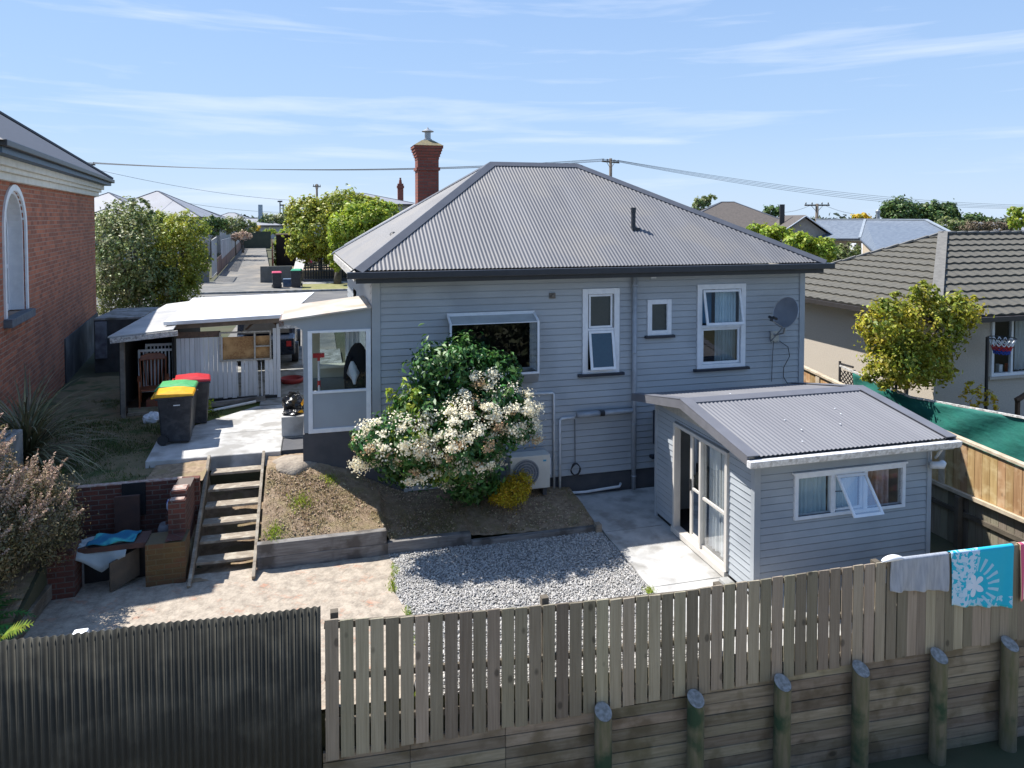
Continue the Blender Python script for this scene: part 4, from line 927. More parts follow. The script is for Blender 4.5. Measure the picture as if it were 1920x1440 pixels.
MB().box(-3.57, 12.47, .2, -2.36, 13.27, .34).build('fire_bed', mat('ash_and_soot', (.025, .023, .022), (.05, .045, .04), 6, .95, .5), fp)
MB().box(-3.57, 12.12, .60, -2.62, 12.56, .68).build('hearth_slab', mat('shaded_red_slab', (.09, .045, .036), (.06, .035, .03), 5, .9, .3), fp)  # slab colour lowered to hold the shade of the fireplace recess
MB().box(-3.57, 12.42, -.03, -2.63, 12.46, .60).build('dark_back_board', BLACK, fp)
MB().box(-3.22, 13.24, .69, -2.86, 13.275, 1.24).build('soot_strip', mat('soot', (.012, .013, .015), None, 5, .95), fp)
t = MB().box(-3.30, 13.10, .345, -2.92, 13.15, 1.08).build('brown_board', mat('shaded_brown_board', (.085, .045, .035), (.06, .035, .03), 5, .8, .3)); props(t, 'brown board leaning at the back of the brick fireplace', 'board')  # board tone darkened for the shade inside the fireplace
d = MB().box(0, -.015, 0, .46, .015, .44); d.v = [(-3.10 + v[0] * math.cos(.75) - v[1] * math.sin(.75), 11.98 + v[0] * math.sin(.75) + v[1] * math.cos(.75), v[2] + .03 + v[0] * .16) for v in d.v]
props(d.build('cabinet_door', mat('mouldy_board', (.11, .085, .06), (.075, .06, .045), 6, .85, .3)), 'brown wooden cupboard door hanging open under the fireplace slab', 'door')
def cloth_grid(fn, nx, ny, th=.006):
    mb = MB()
    for j in range(ny + 1):
        for i in range(nx + 1): mb.v.append(fn(i / nx, j / ny))
    for j in range(ny):
        for i in range(nx): a = j * (nx + 1) + i; mb.f.append((a, a + 1, a + nx + 2, a + nx + 1))
    return mb
def solid(o, th=.006):
    m_ = o.modifiers.new('thickness', 'SOLIDIFY'); m_.thickness = th; return o
bagw = cloth_grid(lambda u, v: (lerp(-3.62, -2.90, u), 12.10 + .38 * v - (.05 if v < .3 else 0), (.70 + .02 * math.sin(u * 9 + v * 5)) - (max(0, .35 - v) * (1.05 * (1 - abs(u - .55) * 1.1)))), 22, 12)
solid(props(bagw.build('plastic_sheet', mat('pale_plastic', (.30, .36, .38), None, 5, .4), smooth=True), 'pale plastic sheet drooping over the fireplace slab under the blue towel', 'sheet'))
bt = cloth_grid(lambda u, v: (lerp(-3.46 + .05 * v, -2.80 + .03 * v, u), 12.12 + .38 * v + .04 * u, .725 + .02 * math.sin(u * 11 + v * 7)), 22, 10)
solid(props(bt.build('blue_towel', mat('blue_print_cloth', (.008, .12, .22), (.01, .15, .27), 3, .9, c3=(.05, .38, .38), scale3=3.2), smooth=True), 'bright blue cloth lying on the fireplace slab', 'cloth'), .02)
for (x, y, z, r, h, m_, nm, lab) in ((-2.50, 12.95, .345, .12, .28, mat('grey_pot', (.16, .16, .17), None, 6, .8), 'pot', 'round grey pot standing behind the front pier of the fireplace'),
                                (-2.42, 12.98, .80, .07, .2, mat('blue_white_pot', (.45, .48, .62), (.05, .08, .3), 9, .4, lo=.48, hi=.52), 'blue_white_pot', 'small blue and white pot against the fireplace wing wall')):
    props(MB().lathe((x, y, z), [(r * .6, 0), (r, h * .35), (r, h * .7), (r * .7, h), (r * .6, h * .95)], 16).build(nm, m_, smooth=True), lab, 'pot')
props(MB().box(-2.49, 12.9, .342, -2.345, 13.05, .798).build('brick_ledge', BRK_O), 'small brick ledge under the blue and white pot', 'ledge')
# rounded stone slab on the bank
st_ = MB(); k = 26
for (r, z) in ((1.0, 0), (.97, .05), (.7, .09), (0.02, .10)):
    for j in range(k):
        th = 6.283 * j / k; q = r * (1 + .12 * math.sin(3 * th + 1) + .06 * math.sin(7 * th)); st_.v.append((-.42 + .46 * q * math.cos(th), 13.98 + .38 * q * math.sin(th), lawn_z(-.42, 13.95 + .3 * q * math.sin(th)) + z - .03))
for i in range(3):
    for j in range(k): st_.f.append((i * k + j, i * k + (j + 1) % k, (i + 1) * k + (j + 1) % k, (i + 1) * k + j))
props(st_.build('concrete_lump', mat('rough_concrete', (.34, .29, .23), (.24, .20, .16), 6, .95, .8), smooth=True), 'rough lump of old concrete at the top of the bank below the patio', 'concrete lump')
# timber edging of the left bed
for i, (a, b, lab) in enumerate((((-3.93, 12.0, .14), (-4.0, 10.3, .10), 'old timber edging along the left end of the brick paving'), ((-4.16, 12.0, .30), (-4.22, 10.3, .26), 'second timber behind the paving edge in the left bed'))):
    props(MB().bar(a, b, .10, .22).build('timber_edging', SLEEPER, bev=.01), lab, 'edging')

# ================================================================ NEAR FENCES
def ftop(X): return float(np.interp(X, [0, .95, 2.3, 4.1, 4.6, 5.6, 7.4, 9.5, 12], [1.11, 1.045, 1.0, .955, .975, 1.01, 1.055, 1.075, 1.1]))
def fbot(X): return float(np.interp(X, [0, 3.4, 4.2, 5.2, 6.4, 9.5, 12], [-.52, -.43, -.40, -.37, -.31, -.29, -.25]))
pf = thing('paling_fence', 'long weathered upright paling fence along the front of the yard', 'fence', (5.5, 8.05, -.4))
pl = MB(); x = .035; i = 0
while x < 12.6:
    gap = .022 if x < 7.55 else .006; w_ = .150 if x < 7.55 else .146
    zt = ftop(x) + random.uniform(-.006, .006); zb = fbot(x) + random.uniform(-.02, .01); y = fy(x + w_ / 2); ln = random.uniform(-.004, .004); tw_ = random.uniform(-.003, .003)
    V = [(x, y - tw_, zb), (x + w_, y + tw_ - .008, zb), (x + w_, y + .018, zb), (x, y + .018, zb), (x + ln, y - tw_, zt + random.uniform(-.004, .004)), (x + w_ + ln, y + tw_ - .008, zt), (x + w_ + ln, y + .018, zt), (x + ln, y + .018, zt)]
    pl.add(V, [(0, 3, 2, 1), (4, 5, 6, 7), (0, 1, 5, 4), (1, 2, 6, 5), (2, 3, 7, 6), (3, 0, 4, 7)]); x += w_ + gap + random.uniform(-.003, .003)
pl.build('palings', PALING, pf)
RAILM = mat('fence_rail', (.12, .10, .075), (.09, .075, .055), 5, .85, .4)
for zz in (-.07, -.68, -1.22):
    for a in range(0, 11):
        p0 = (a * 1.0 + .03, fy(a) + .045, 0); 
    rl = MB(); ks = [0.03, 2.3, 4.6, 6.9, 9.2, 11.2, 12.6]
    for a, b in zip(ks, ks[1:]):
        za = max(ftop(a) + zz, fbot(a) + .04); zb_ = max(ftop(b) + zz, fbot(b) + .04); rl.bar((a, fy(a) + .045, za), (b, fy(b) + .045, zb_), .045, .075)
    rl.build('rail', RAILM, pf)
for xp in (.10, 2.62, 4.95, 7.3, 9.6): MB().box(xp, fy(xp) + .072, -.6, xp + .09, fy(xp) + .165, ftop(xp) + (.05 if xp < 4 else -.03)).build('post', RAILM, pf, bev=.004)
rw = thing('timber_retaining_wall', 'retaining wall of horizontal boards below the paling fence', 'retaining wall', (6, 8.1, -1.7))
px_ = [3.34, 4.57, 5.79, 6.95, 8.17, 9.33, 10.5]
bd = MB(); ks = [.0, 1.0, 2.15] + px_ + [12.8]
for a, b in zip(ks, ks[1:]):
    z = -1.75; k = 0
    while z < fbot((a + b) / 2) - .0:
        zt = min(z + .143, fbot((a + b) / 2) + .05)
        o = random.uniform(0, .008); ya, yb = fy(a) + .02 + o, fy(b) + .02 + o
        bd.add([(a + .003, ya, z + .003), (b - .003, yb, z + .003), (b - .003, yb + .045, z + .003), (a + .003, ya + .045, z + .003), (a + .003, ya, zt - .004), (b - .003, yb, zt - .004), (b - .003, yb + .045, zt - .004), (a + .003, ya + .045, zt - .004)],
               [(0, 3, 2, 1), (4, 5, 6, 7), (0, 1, 5, 4), (1, 2, 6, 5), (2, 3, 7, 6), (3, 0, 4, 7)]); z += .147
bd.build('boards', SLEEPER, rw, bev=.003)
for i, xp in enumerate(px_):
    zt = (-.36, -.37, -.33, -.30, -.28, -.26, -.25)[i]; y = fy(xp) - .115; pm_ = MB(); n_ = 20; r = .108
    for z in (-1.75, zt):
        for j in range(n_):
            th = 6.283 * j / n_; c_, s_ = math.cos(th), math.sin(th); pm_.v.append((xp + r * c_, y + r * s_, z + (s_ * .055 if z == zt else 0)))
    for j in range(n_): pm_.f.append((j, (j + 1) % n_, n_ + (j + 1) % n_, n_ + j))
    po = pm_.build('post', ROUNDP, rw, smooth=True)
    tp = MB(); tp.v = [(xp + r * .985 * math.cos(6.283 * j / n_), y + r * .985 * math.sin(6.283 * j / n_), zt + .002 + math.sin(6.283 * j / n_) * .055) for j in range(n_)]; tp.f = [tuple(range(n_))]; tp.build('cut_top', ENDGR, po)
# corrugated iron fence
cf = MB(); U = np.arange(-8.0, .0, .0762 / 8)
for x in U:
    x = float(x); o = .017 * math.cos(x / .0762 * 6.283) + .005 * (int((x + 9) / .762) % 2) + .004 * math.sin(x * 2.3); cf.v += [(x, fy(x) - .01 + o, -1.72), (x, fy(x) - .01 + o, 1.285 + .004 * math.sin(x * 3.1) + .004 * (int((x + 9) / .762) % 2))]
for i in range(len(U) - 1): cf.f.append((2 * i, 2 * i + 2, 2 * i + 3, 2 * i + 1))
ifn = thing('iron_fence', 'dark green-grey corrugated iron fence at the lower left', 'fence', (-2.3, 8.5, -.9))
solid(cf.build('iron_sheet', mat('dark_green_iron', (.036, .036, .029), (.028, .028, .023), 3, .85, 0, c3=(.062, .06, .048), scale3=2), ifn, smooth=True), .004)
MB().bar((-8, fy(-8) + .05, 1.0), (-.02, fy(0) + .05, 1.0), .05, .09).bar((-8, fy(-8) + .05, .1), (-.02, fy(0) + .05, .1), .05, .09).build('rail', RAILM, ifn)
props(MB().box(-2.62, 8.62, 1.0, -2.47, 8.74, 1.205).build('white_container', WHITE, bev=.02), 'white plastic container peeping over the iron fence', 'container')
# towels
def towel(name, label, x0, x1, zb0, zb1, m, seed, backlen=.35, skew=0):
    rnd = random.Random(seed); ph = rnd.uniform(0, 6)
    def fn(u, v):
        x = lerp(x0, x1, u); yF = fy(x)
        Lf = ftop(x) - lerp(zb0, zb1, u)
        if v < .25: s = 1 - v / .25; z = ftop(x) + .012 - backlen * s; y = yF + .035 + .01 * math.sin(u * 19 + ph)
        elif v < .35: s = (v - .25) / .1; z = ftop(x) + .014 + .008 * math.sin(s * 3.14); y = lerp(yF + .03, yF - .018, s)
        else:
            s = (v - .35) / .65; z = ftop(x) + .01 - Lf * s; wv = .022 * s * (math.sin(u * 16 + ph + 2 * s) + .6 * math.sin(u * 31 + ph)); y = yF - .022 - .012 * s + wv
            x = lerp(x0 + skew * s * .5, x1 - abs(skew) * s, u)
        return (x, y, z)
    mb = cloth_grid(fn, 44, 40); o = mb.build(name, m, smooth=True); solid(o, .007); return props(o, label, 'towel', None)
def pattern_mat(name, base, pat, scale, kind='flower'):
    m = bpy.data.materials.new(name); m.use_nodes = True; T = m.node_tree; N = T.nodes; b = N['Principled BSDF']; b.inputs['Roughness'].default_value = .95
    tcn = N.new('ShaderNodeTexCoord')
    if kind == 'flower':
        sp = N.new('ShaderNodeSeparateXYZ'); T.links.new(tcn.outputs['Object'], sp.inputs[0])
        def M_(op, a, b_=None, c=None):
            n = N.new('ShaderNodeMath'); n.operation = op
            for i, q in enumerate((a, b_, c)):
                if q is None: continue
                if isinstance(q, (int, float)): n.inputs[i].default_value = q
                else: T.links.new(q, n.inputs[i])
            return n.outputs[0]
        def petals(cx, cz, R0, amp, k, ph=0, sharp=0):
            dx = M_('SUBTRACT', sp.outputs[0], cx); dz = M_('SUBTRACT', sp.outputs[2], cz)
            r = M_('SQRT', M_('ADD', M_('MULTIPLY', dx, dx), M_('MULTIPLY', dz, dz))); a = M_('ARCTAN2', dz, dx)
            R = M_('ADD', M_('MULTIPLY', M_('ABSOLUTE', M_('SINE', M_('MULTIPLY_ADD', a, k, ph))), amp), R0)
            return M_('LESS_THAN', r, R), r, a
        f1, r1_, a1 = petals(-.13, .37, .055, .11, 2.5)                    # hibiscus-like bloom
        nzz = N.new('ShaderNodeTexNoise'); nzz.inputs['Scale'].default_value = 14; T.links.new(tcn.outputs['Object'], nzz.inputs['Vector'])
        ra = M_('MULTIPLY', M_('GREATER_THAN', M_('SINE', M_('MULTIPLY', a1, 19)), .35), M_('MULTIPLY', M_('GREATER_THAN', r1_, .20), M_('LESS_THAN', r1_, .40)))
        ra = M_('MULTIPLY', ra, .55)
        lx = M_('MULTIPLY', M_('LESS_THAN', M_('ADD', sp.outputs[0], M_('MULTIPLY', sp.outputs[2], -.3)), -.30), M_('GREATER_THAN', nzz.outputs[0], .48))
        lb = M_('MULTIPLY', M_('LESS_THAN', sp.outputs[2], .17), M_('GREATER_THAN', nzz.outputs[0], .5))
        fac = M_('MAXIMUM', M_('MAXIMUM', f1, ra), M_('MAXIMUM', M_('MULTIPLY', lx, .8), M_('MULTIPLY', lb, .6)))
        mx_ = N.new('ShaderNodeMixRGB'); mx_.inputs[1].default_value = (*base, 1); mx_.inputs[2].default_value = (*pat, 1); T.links.new(fac, mx_.inputs[0]); T.links.new(mx_.outputs[0], b.inputs['Base Color'])
    else:
        sp = N.new('ShaderNodeSeparateXYZ'); T.links.new(tcn.outputs['Object'], sp.inputs[0]); mr = N.new('ShaderNodeMath'); mr.operation = 'MULTIPLY_ADD'; mr.inputs[1].default_value = 2.6; mr.inputs[2].default_value = .62
        fr = N.new('ShaderNodeMath'); fr.operation = 'FRACT'; T.links.new(sp.outputs[0], mr.inputs[0]); T.links.new(mr.outputs[0], fr.inputs[0])
        rp = N.new('ShaderNodeValToRGB'); rp.color_ramp.interpolation = 'CONSTANT'; E_ = rp.color_ramp.elements; E_[0].color = (.16, .02, .12, 1); E_[1].position = .16; E_[1].color = (.62, .5, .6, 1)
        for p_, c_ in ((.28, (.55, .25, .08)), (.42, (.72, .5, .3)), (.55, (.6, .1, .2)), (.7, (.75, .6, .5)), (.85, (.5, .15, .3))): q = E_.new(p_); q.color = (*c_, 1)
        T.links.new(fr.outputs[0], rp.inputs[0]); T.links.new(rp.outputs[0], b.inputs['Base Color'])
    return m
towel('grey_towel', 'short grey towel draped over the paling fence', 7.46, 8.38, .64, .56, TOWEL_G, 1)
towel('blue_towel', 'turquoise beach towel with white flower print hung over the paling fence', 8.42, 9.46, .33, .21, pattern_mat('flower_print_towel', (.015, .42, .60), (.55, .66, .80), 1), 2, .4, .06)
towel('striped_towel', 'purple, pink and orange striped towel hung on the fence at the picture edge', 9.56, 10.4, .28, .22, pattern_mat('striped_towel_cloth', (1, 1, 1), (1, 1, 1), 1, 's'), 5, .3)
lw = MB(); k = 12
for i in range(9):
    s = i / 8; c_ = (7.33 + .36 * s, fy(7.5) + .0, ftop(7.5) + .012 + .028 * math.sin(s * 3.14)); r = .012 + .026 * math.sin(s * 3.14) ** .7
    for j in range(k): th = 6.283 * j / k; lw.v.append((c_[0], c_[1] + r * 1.5 * math.cos(th), c_[2] + r * math.sin(th)))
for i in range(8):
    for j in range(k): lw.f.append((i * k + j, i * k + (j + 1) % k, (i + 1) * k + (j + 1) % k, (i + 1) * k + j))
props(lw.build('white_cloth', WHITE, smooth=True), 'bunched white cloth on the fence top left of the grey towel', 'cloth')

# ================================================================ RIGHT SIDE FENCE, WINDBREAK
FX = 11.3
def rtop(y): return float(np.interp(y, [8, 9.2, 10.6, 12.3, 14.8, 20], [1.52, 1.58, 1.67, 1.82, 2.10, 2.6]))
sf = thing('side_fence', 'tall new pine paling fence on the right boundary', 'fence', (FX, 12, 0))
pl = MB(); y = 7.9
while y < 19:
    pl.box(FX, y, .735, FX + .02, y + .142, rtop(y) - .03); y += .146 + random.uniform(0, .006)
pl.build('upper_palings', NEWWOOD, sf)
pl = MB(); y = 7.9
while y < 19: pl.box(FX + .05, y, -.5, FX + .07, y + .142, .66); y += .149
pl.build('lower_palings', PALING, sf)
for ya, yb in ((7.9, 11.4), (11.4, 14.8), (14.8, 19)): MB().bar((FX + .02, ya, rtop(ya)), (FX + .02, yb, rtop(yb)), .12, .045, (0, 0, 1)).build('cap_rail', NEWRAIL, sf)
MB().box(FX - .06, 7.9, .665, FX + .045, 19, .73).build('middle_rail', NEWRAIL, sf); MB().box(FX - .0, 7.9, .28, FX + .045, 19, .36).build('lower_rail', RAILM, sf)
for y in (8.4, 10.35, 12.4, 14.6): MB().box(FX - .10, y, -.5, FX - .001, y + .1, .64).build('lower_post', RAILM, sf, bev=.004)
for y in (10.75, 14.25): MB().box(FX - .022, y, .74, FX - .001, y + .13, rtop(y) - .035).build('post', NEWRAIL, sf)
wbk = thing('windbreak_screen', 'green windbreak cloth screen stretched behind the right boundary fence', 'windbreak', (11.9, 12, .95))
def nz_(y): return float(np.interp(y, [7, 9.8, 12.3, 13.9, 14.4], [2.28, 2.20, 1.96, 2.13, 2.2]))
net = cloth_grid(lambda u, v: (11.95 + .035 * math.sin(u * 23 + v * 4) * (1 - abs(v - .5)) + .02 * math.sin(v * 9 + u * 40), lerp(6.5, 13.95, u), lerp(1.12, nz_(lerp(6.5, 13.95, u)) - .01, v)), 90, 14)
solid(net.build('cloth', NET, wbk, smooth=True), .004)
for a, b in ((6.5, 9.8), (9.8, 12.3), (12.3, 14.4)): MB().bar((11.97, a, nz_(a)), (11.97, b, nz_(b)), .05, .035).build('top_rail', WHITE_OLD, wbk)
lt = MB(); 
for y0, y1 in ((13.98, 14.42), (12.75, 13.35)):
    n_ = int((y1 - y0 + .95) / .11); xx = 12.0 if y0 > 13.5 else 12.02
    for k in range(n_):
        for sgn in (1, -1):
            a = y0 - .95 + k * .11 if sgn > 0 else y0 + k * .11
            p0 = (xx, a, 1.15); p1 = (xx, a + sgn * .95, 2.10)
            # clip to [y0,y1]
            t0 = max(0, min(1, ((y0 if sgn > 0 else y1) - a) / (sgn * .95))); t1 = max(0, min(1, ((y1 if sgn > 0 else y0) - a) / (sgn * .95)))
            if t1 - t0 > .02: lt.bar((xx, a + sgn * .95 * t0, 1.15 + .95 * t0), (xx, a + sgn * .95 * t1, 1.15 + .95 * t1), .012, .022)
    lt.box(xx - .02, y0 - .04, 1.0, xx + .02, y0, 2.18); lt.box(xx - .02, y1, 1.0, xx + .02, y1 + .04, 2.30 if y0 > 13.5 else 2.12)
lt.box(11.98, 14.0, 2.22, 12.02, 14.42, 2.26)
lt.build('trellis', mat('dark_trellis', (.03, .028, .03), None, 5, .7), wbk)

# ================================================================ CREAM HOUSE (right)
cr_h = thing('cream_house', 'cream roughcast house with brown tiled roof on the right, right of the grey house', 'house', (17, 17, .9))
w = MB(); w.box(13.5, 13.2, .8, 13.62, 20, 3.62); w.box(13.62, 13.2, .8, 15.1, 13.32, 3.62); w.box(15.1, 13.2, .8, 19, 13.32, 2.02); w.box(15.1, 13.2, 3.54, 19, 13.32, 3.62); w.box(19, 13.2, .8, 26, 13.32, 3.62); w.box(13.62, 19.88, .8, 26, 20, 3.62)
w.build('wall', CREAM, cr_h)
MB().box(14, 15.5, .9, 25, 15.6, 3.5).box(13.7, 13.4, 3.54, 25.5, 19.8, 3.60).build('inner_wall', INT, cr_h)
E3 = 3.52; P0 = (13.0, 12.70, E3); P1 = (13.0, 19.8, E3); AP = (17.5, 16.9, 5.26); P2 = (30, 12.70, E3); AR = (30, 16.9, 5.26)
a_, nL = roof_plane(P1, P0, [AP], 'tile'); b_, nF = roof_plane(P0, P2, [AP, AR], 'tile'); c3_ = MB().add([P1, (30, 20.9, E3), AR, AP], [(0, 1, 2, 3)])
tr_ = MB(); tr_.add(a_.v, a_.f); tr_.add(b_.v, b_.f); tr_.add(c3_.v, c3_.f); tro = tr_.build('roof', TILE, cr_h)
k_ = MB(); tile_cap(k_, P0, AP, .12); tile_cap(k_, P1, AP, .10); tile_cap(k_, AP, AR, .10); k_.build('ridge_tiles', mat('grey_ridge_tile', (.17, .165, .15), (.13, .125, .115), 8, .8, .3), tro)
g_ = MB(); g_.box(12.90, 12.6, E3 - .12, 13.01, 19.9, E3 - .01); g_.box(13.01, 12.58, E3 - .12, 30, 12.70, E3 - .01); g_.build('gutter', mat('dark_brown_gutter', (.035, .03, .028), None, 5, .5), cr_h)
s_ = MB(); s_.box(13.02, 12.71, E3 - .08, 13.5, 19.8, E3 - .06); s_.box(13.5, 12.71, E3 - .08, 30, 13.2, E3 - .06); s_.build('soffit', mat('grey_soffit', (.35, .33, .30), None, 5, .8), cr_h)
f = MB(); f.frame(15.1, 2.02, 18.2, 3.54, 13.15, 13.24, .07); f.box(15.68, 13.16, 2.09, 15.74, 13.23, 3.47); f.box(16.9, 13.16, 2.09, 16.96, 13.23, 3.47)
cw = f.build('window', WHITE, cr_h); MB().box(15.0, 13.10, 1.96, 18.3, 13.2, 2.02).build('sill', CREAM, cw)
for a, b in ((15.17, 15.68), (15.74, 16.9), (16.96, 18.13)): pane('pane', a, 2.09, b, 3.47, 13.2, GLASS, cw)
curtain('curtain', 16.2, 16.9, 2.05, 3.45, 13.5, CURT_W, cw, 6)
props(MB().box(15.50, 13.30, 2.03, 15.60, 13.4, 2.25).build('window_card', WHITE), 'small white card standing on the cream house window sill', 'card'); props(MB().box(15.78, 13.30, 2.03, 15.90, 13.4, 2.25).build('red_bottle', mat('orange_red', (.6, .10, .04), None, 4, .5)), 'small orange-red pack on the cream house window sill', 'pack')
hp = thing('hoop_stand', 'black pole with a hoop and red, white and blue net before the cream house', 'ball hoop', (14.32, 12.6, .95))
MB().tube([(14.33, 12.6, .93), (14.33, 12.6, 3.07)], .035, 8).build('pole', BLACK, hp)
ring = [(14.74 + .27 * math.cos(6.283 * j / 20), 12.6 + .27 * math.sin(6.283 * j / 20), 3.03) for j in range(21)]
MB().tube(ring, .012, 6, False).tube([(14.33, 12.6, 3.04), (14.48, 12.6, 3.03)], .018, 6).build('hoop', BLACK, hp)
for col_, za, zb, ra, rb in ((WHITE, 3.02, 2.86, .265, .21), (LID_R, 2.86, 2.76, .21, .17), (mat('blue_cord', (.03, .08, .4), None, 4, .7), 2.76, 2.68, .17, .15)):
    nn_ = MB()
    for j in range(14):
        for s in (1, -1):
            t0 = 6.283 * j / 14; t1 = t0 + s * .45; nn_.tube([(14.74 + ra * math.cos(t0), 12.6 + ra * math.sin(t0), za), (14.74 + rb * math.cos(t1), 12.6 + rb * math.sin(t1), zb)], .012, 4)
    nn_.build('net', col_, hp)
hr = thing('stair_handrail', 'brown handrail sloping at the cream house by the right picture edge', 'handrail', (15.6, 12.7, .95))
MB().bar((14.7, 12.2, 1.72), (16.4, 12.2, 2.45), .07, .09).bar((14.75, 12.2, .93), (14.75, 12.2, 1.72), .07, .07).bar((15.9, 12.2, .93), (15.9, 12.2, 2.22), .07, .07).build('rail', BROWNW, hr)

# ================================================================ BRICK BUILDING (left)
bb = thing('brick_building', 'old red brick building with arched white window and slate roof at the left edge', 'building', (-7.68, 28.7, 5.72 - 5.72 * 1.28), R_(7.4))
def lb(mb, name, m, par=bb, **k):
    mb.v = [(v[0] * 1.28, v[1] * 1.28, v[2] * 1.28) for v in mb.v]; return mb.build(name, m, par, local=True, **k)
WY0, WY1 = -9.45, -8.12; AC = (WY0 + WY1) / 2; AR_ = (WY1 - WY0) / 2
w = MB(); w.box(-.3, -8.12, .6, 0, 0, 6.3); w.box(-.3, -10.9, .6, 0, -9.45, 6.3); w.box(-.3, -9.45, .6, 0, -8.12, 4.10)
k = 14; arc = [(AC + AR_ * math.cos(math.pi * i / k), 5.55 + .62 * math.sin(math.pi * i / k)) for i in range(k + 1)]
for (ya, za), (yb, zb) in zip(arc, arc[1:]): w.prism([(0, ya, za), (0, ya, 6.3), (0, yb, 6.3), (0, yb, zb)], (-.3, 0, 0))
w.box(-9, -.3, .6, -.3, 0, 6.3); w.box(-9, -10.9, .6, -.3, -10.6, 6.3)
lb(w, 'wall', BRK)
lb(MB().box(.0, -4.75, .6, .03, .03, 3.06).box(-2, .0, .6, 0, .03, 3.06), 'tarred_plinth', mat('tarred_render', (.035, .038, .044), (.075, .08, .085), 1.5, .85, .4, 20, c3=(.11, .115, .12), scale3=1.1))
lb(MB().box(-.25, -11.0, 6.3, .10, .10, 6.42).box(-.25, -11.0, 6.42, .16, .16, 6.50).box(-9, -.25, 6.3, -.25, .1, 6.42).box(-.25, -11.0, 6.50, .22, .22, 6.62).box(-9, -11.08, 6.31, -.25, -10.9, 6.61), 'cornice', mat('cream_cornice', (.68, .66, .58), (.60, .58, .5), 5, .6), bev=.01)
lb(MB().box(-.2, -11.1, 6.62, .38, .38, 6.70), 'eave_board', mat('blue_eave_board', (.06, .11, .17), None, 5, .5)); lb(MB().box(.30, -11.2, 6.70, .46, .46, 6.80), 'gutter', BLACK, bev=.02)
rf = MB(); C0 = (.44, .44, 6.78); rf.add([C0, (-4.6, -4.6, 10.2), (-4.6, -6.4, 10.2), (.44, -11.3, 6.78)], [(0, 1, 2, 3)]); rf.add([(-4.6, -6.4, 10.2), (.44, -11.3, 6.78), (-9.6, -11.3, 6.78)], [(0, 1, 2)]); rf.add([C0, (-9.6, .44, 6.78), (-4.6, -4.6, 10.2)], [(0, 1, 2)])
lb(rf, 'roof', mat('slate_roof', (.058, .062, .078), (.045, .05, .062), 6, .6, .2, 30, c3=(.05, .055, .07), scale3=.5))
lb(MB().bar((.40, .40, 6.83), (-4.6, -4.6, 10.24), .1, .05), 'hip_ridge', IRON_CAP)
# window with arched surround
def arc_band(r0, r1, x0, x1, zc, h0, h1, ya=WY0, yb=WY1, zb=4.12):
    mb = MB(); k = 16; A = []
    for i in range(k + 1):
        t_ = math.pi * i / k; A.append(((AC + r1 * math.cos(t_), zc + h1 * math.sin(t_)), (AC + r0 * math.cos(t_), zc + h0 * math.sin(t_))))
    for (o0, i0), (o1, i1) in zip(A, A[1:]): mb.prism([(x0, *o0), (x0, *o1), (x0, *i1), (x0, *i0)], (x1 - x0, 0, 0))
    for s in (1, -1): mb.box(x0, min(AC + s * r0, AC + s * r1), zb, x1, max(AC + s * r0, AC + s * r1), zc)
    return mb
win = lb(arc_band(AR_, AR_ + .10, -.02, .03, 5.55, .62, .72), 'arched_window', WHITE)
lb(arc_band(AR_ - .05, AR_ - .001, -.29, -.02, 5.55, .57, .619), 'reveal', WHITE, win)
lb(arc_band(AR_ - .15, AR_ - .051, -.28, -.22, 5.52, .47, .57).box(-.28, AC - AR_ + .15, 4.85, -.22, AC + AR_ - .15, 4.92).box(-.28, AC - AR_ + .15, 4.12, -.22, AC + AR_ - .15, 4.24), 'sash', WHITE, win)
lb(MB().add([(-.25, AC - AR_ + .1, 4.2), (-.25, AC + AR_ - .1, 4.2), (-.25, AC + AR_ - .1, 5.55), (-.25, AC + .42, 5.85), (-.25, AC, 6.02), (-.25, AC - .42, 5.85), (-.25, AC - AR_ + .1, 5.55)], [(0, 1, 2, 3, 4, 5, 6)]), 'pane', mat('dusty_pane', (.06, .06, .055), (.09, .09, .085), 3, .65, spec=.2), win)
lb(MB().box(-.05, WY0 - .14, 3.98, .12, WY1 + .14, 4.115), 'sill', mat('blue_grey_sill', (.13, .15, .17), (.09, .1, .12), 8, .8, .3), win, bev=.01)
lb(MB().box(-3, -12, 1, -2.9, -6, 6.2), 'inner_wall', INT)

# ================================================================ CARPORT AND OLD SHED behind the patio
cpt = thing('carport', 'white flat-roofed carport with a ragged grey board wall and boarded window', 'carport', (-2, 21, 1.15))
wr = MB(); wr.add([(-3.55, 18.66, 3.20), (-.72, 18.66, 3.285), (-.12, 23.2, 3.36), (-3.62, 23.2, 3.28), (-3.55, 18.66, 3.24), (-.72, 18.66, 3.325), (-.12, 23.2, 3.40), (-3.62, 23.2, 3.32)],
                  [(3, 2, 1, 0), (4, 5, 6, 7), (0, 1, 5, 4), (1, 2, 6, 5), (2, 3, 7, 6), (3, 0, 4, 7)])
wr.build('roof', WROOF, cpt); MB().bar((-3.56, 18.62, 3.20), (-.72, 18.62, 3.285), .05, .09).build('gutter', WROOF, cpt, bev=.01)
MB().bar((-3.5, 18.80, 3.10), (-.85, 18.80, 3.18), .05, .14).build('beam', mat('brown_grey_beam', (.17, .135, .11), (.12, .10, .08), 6, .8, .3), cpt)
for a, b in (((-1.75, 18.95, 2.93), (-1.55, 18.95, 3.12)), ((-1.10, 18.95, 3.10), (-.92, 18.95, 2.95))): MB().bar(a, b, .04, .05).build('brace', BROWNW, cpt)
for y in (20.3, 21.8): MB().bar((-3.5, y, 3.12), (-.4, y, 3.2), .05, .12).build('rafter', WHITE_OLD, cpt)
pl = MB(); x = -3.34; i = 0
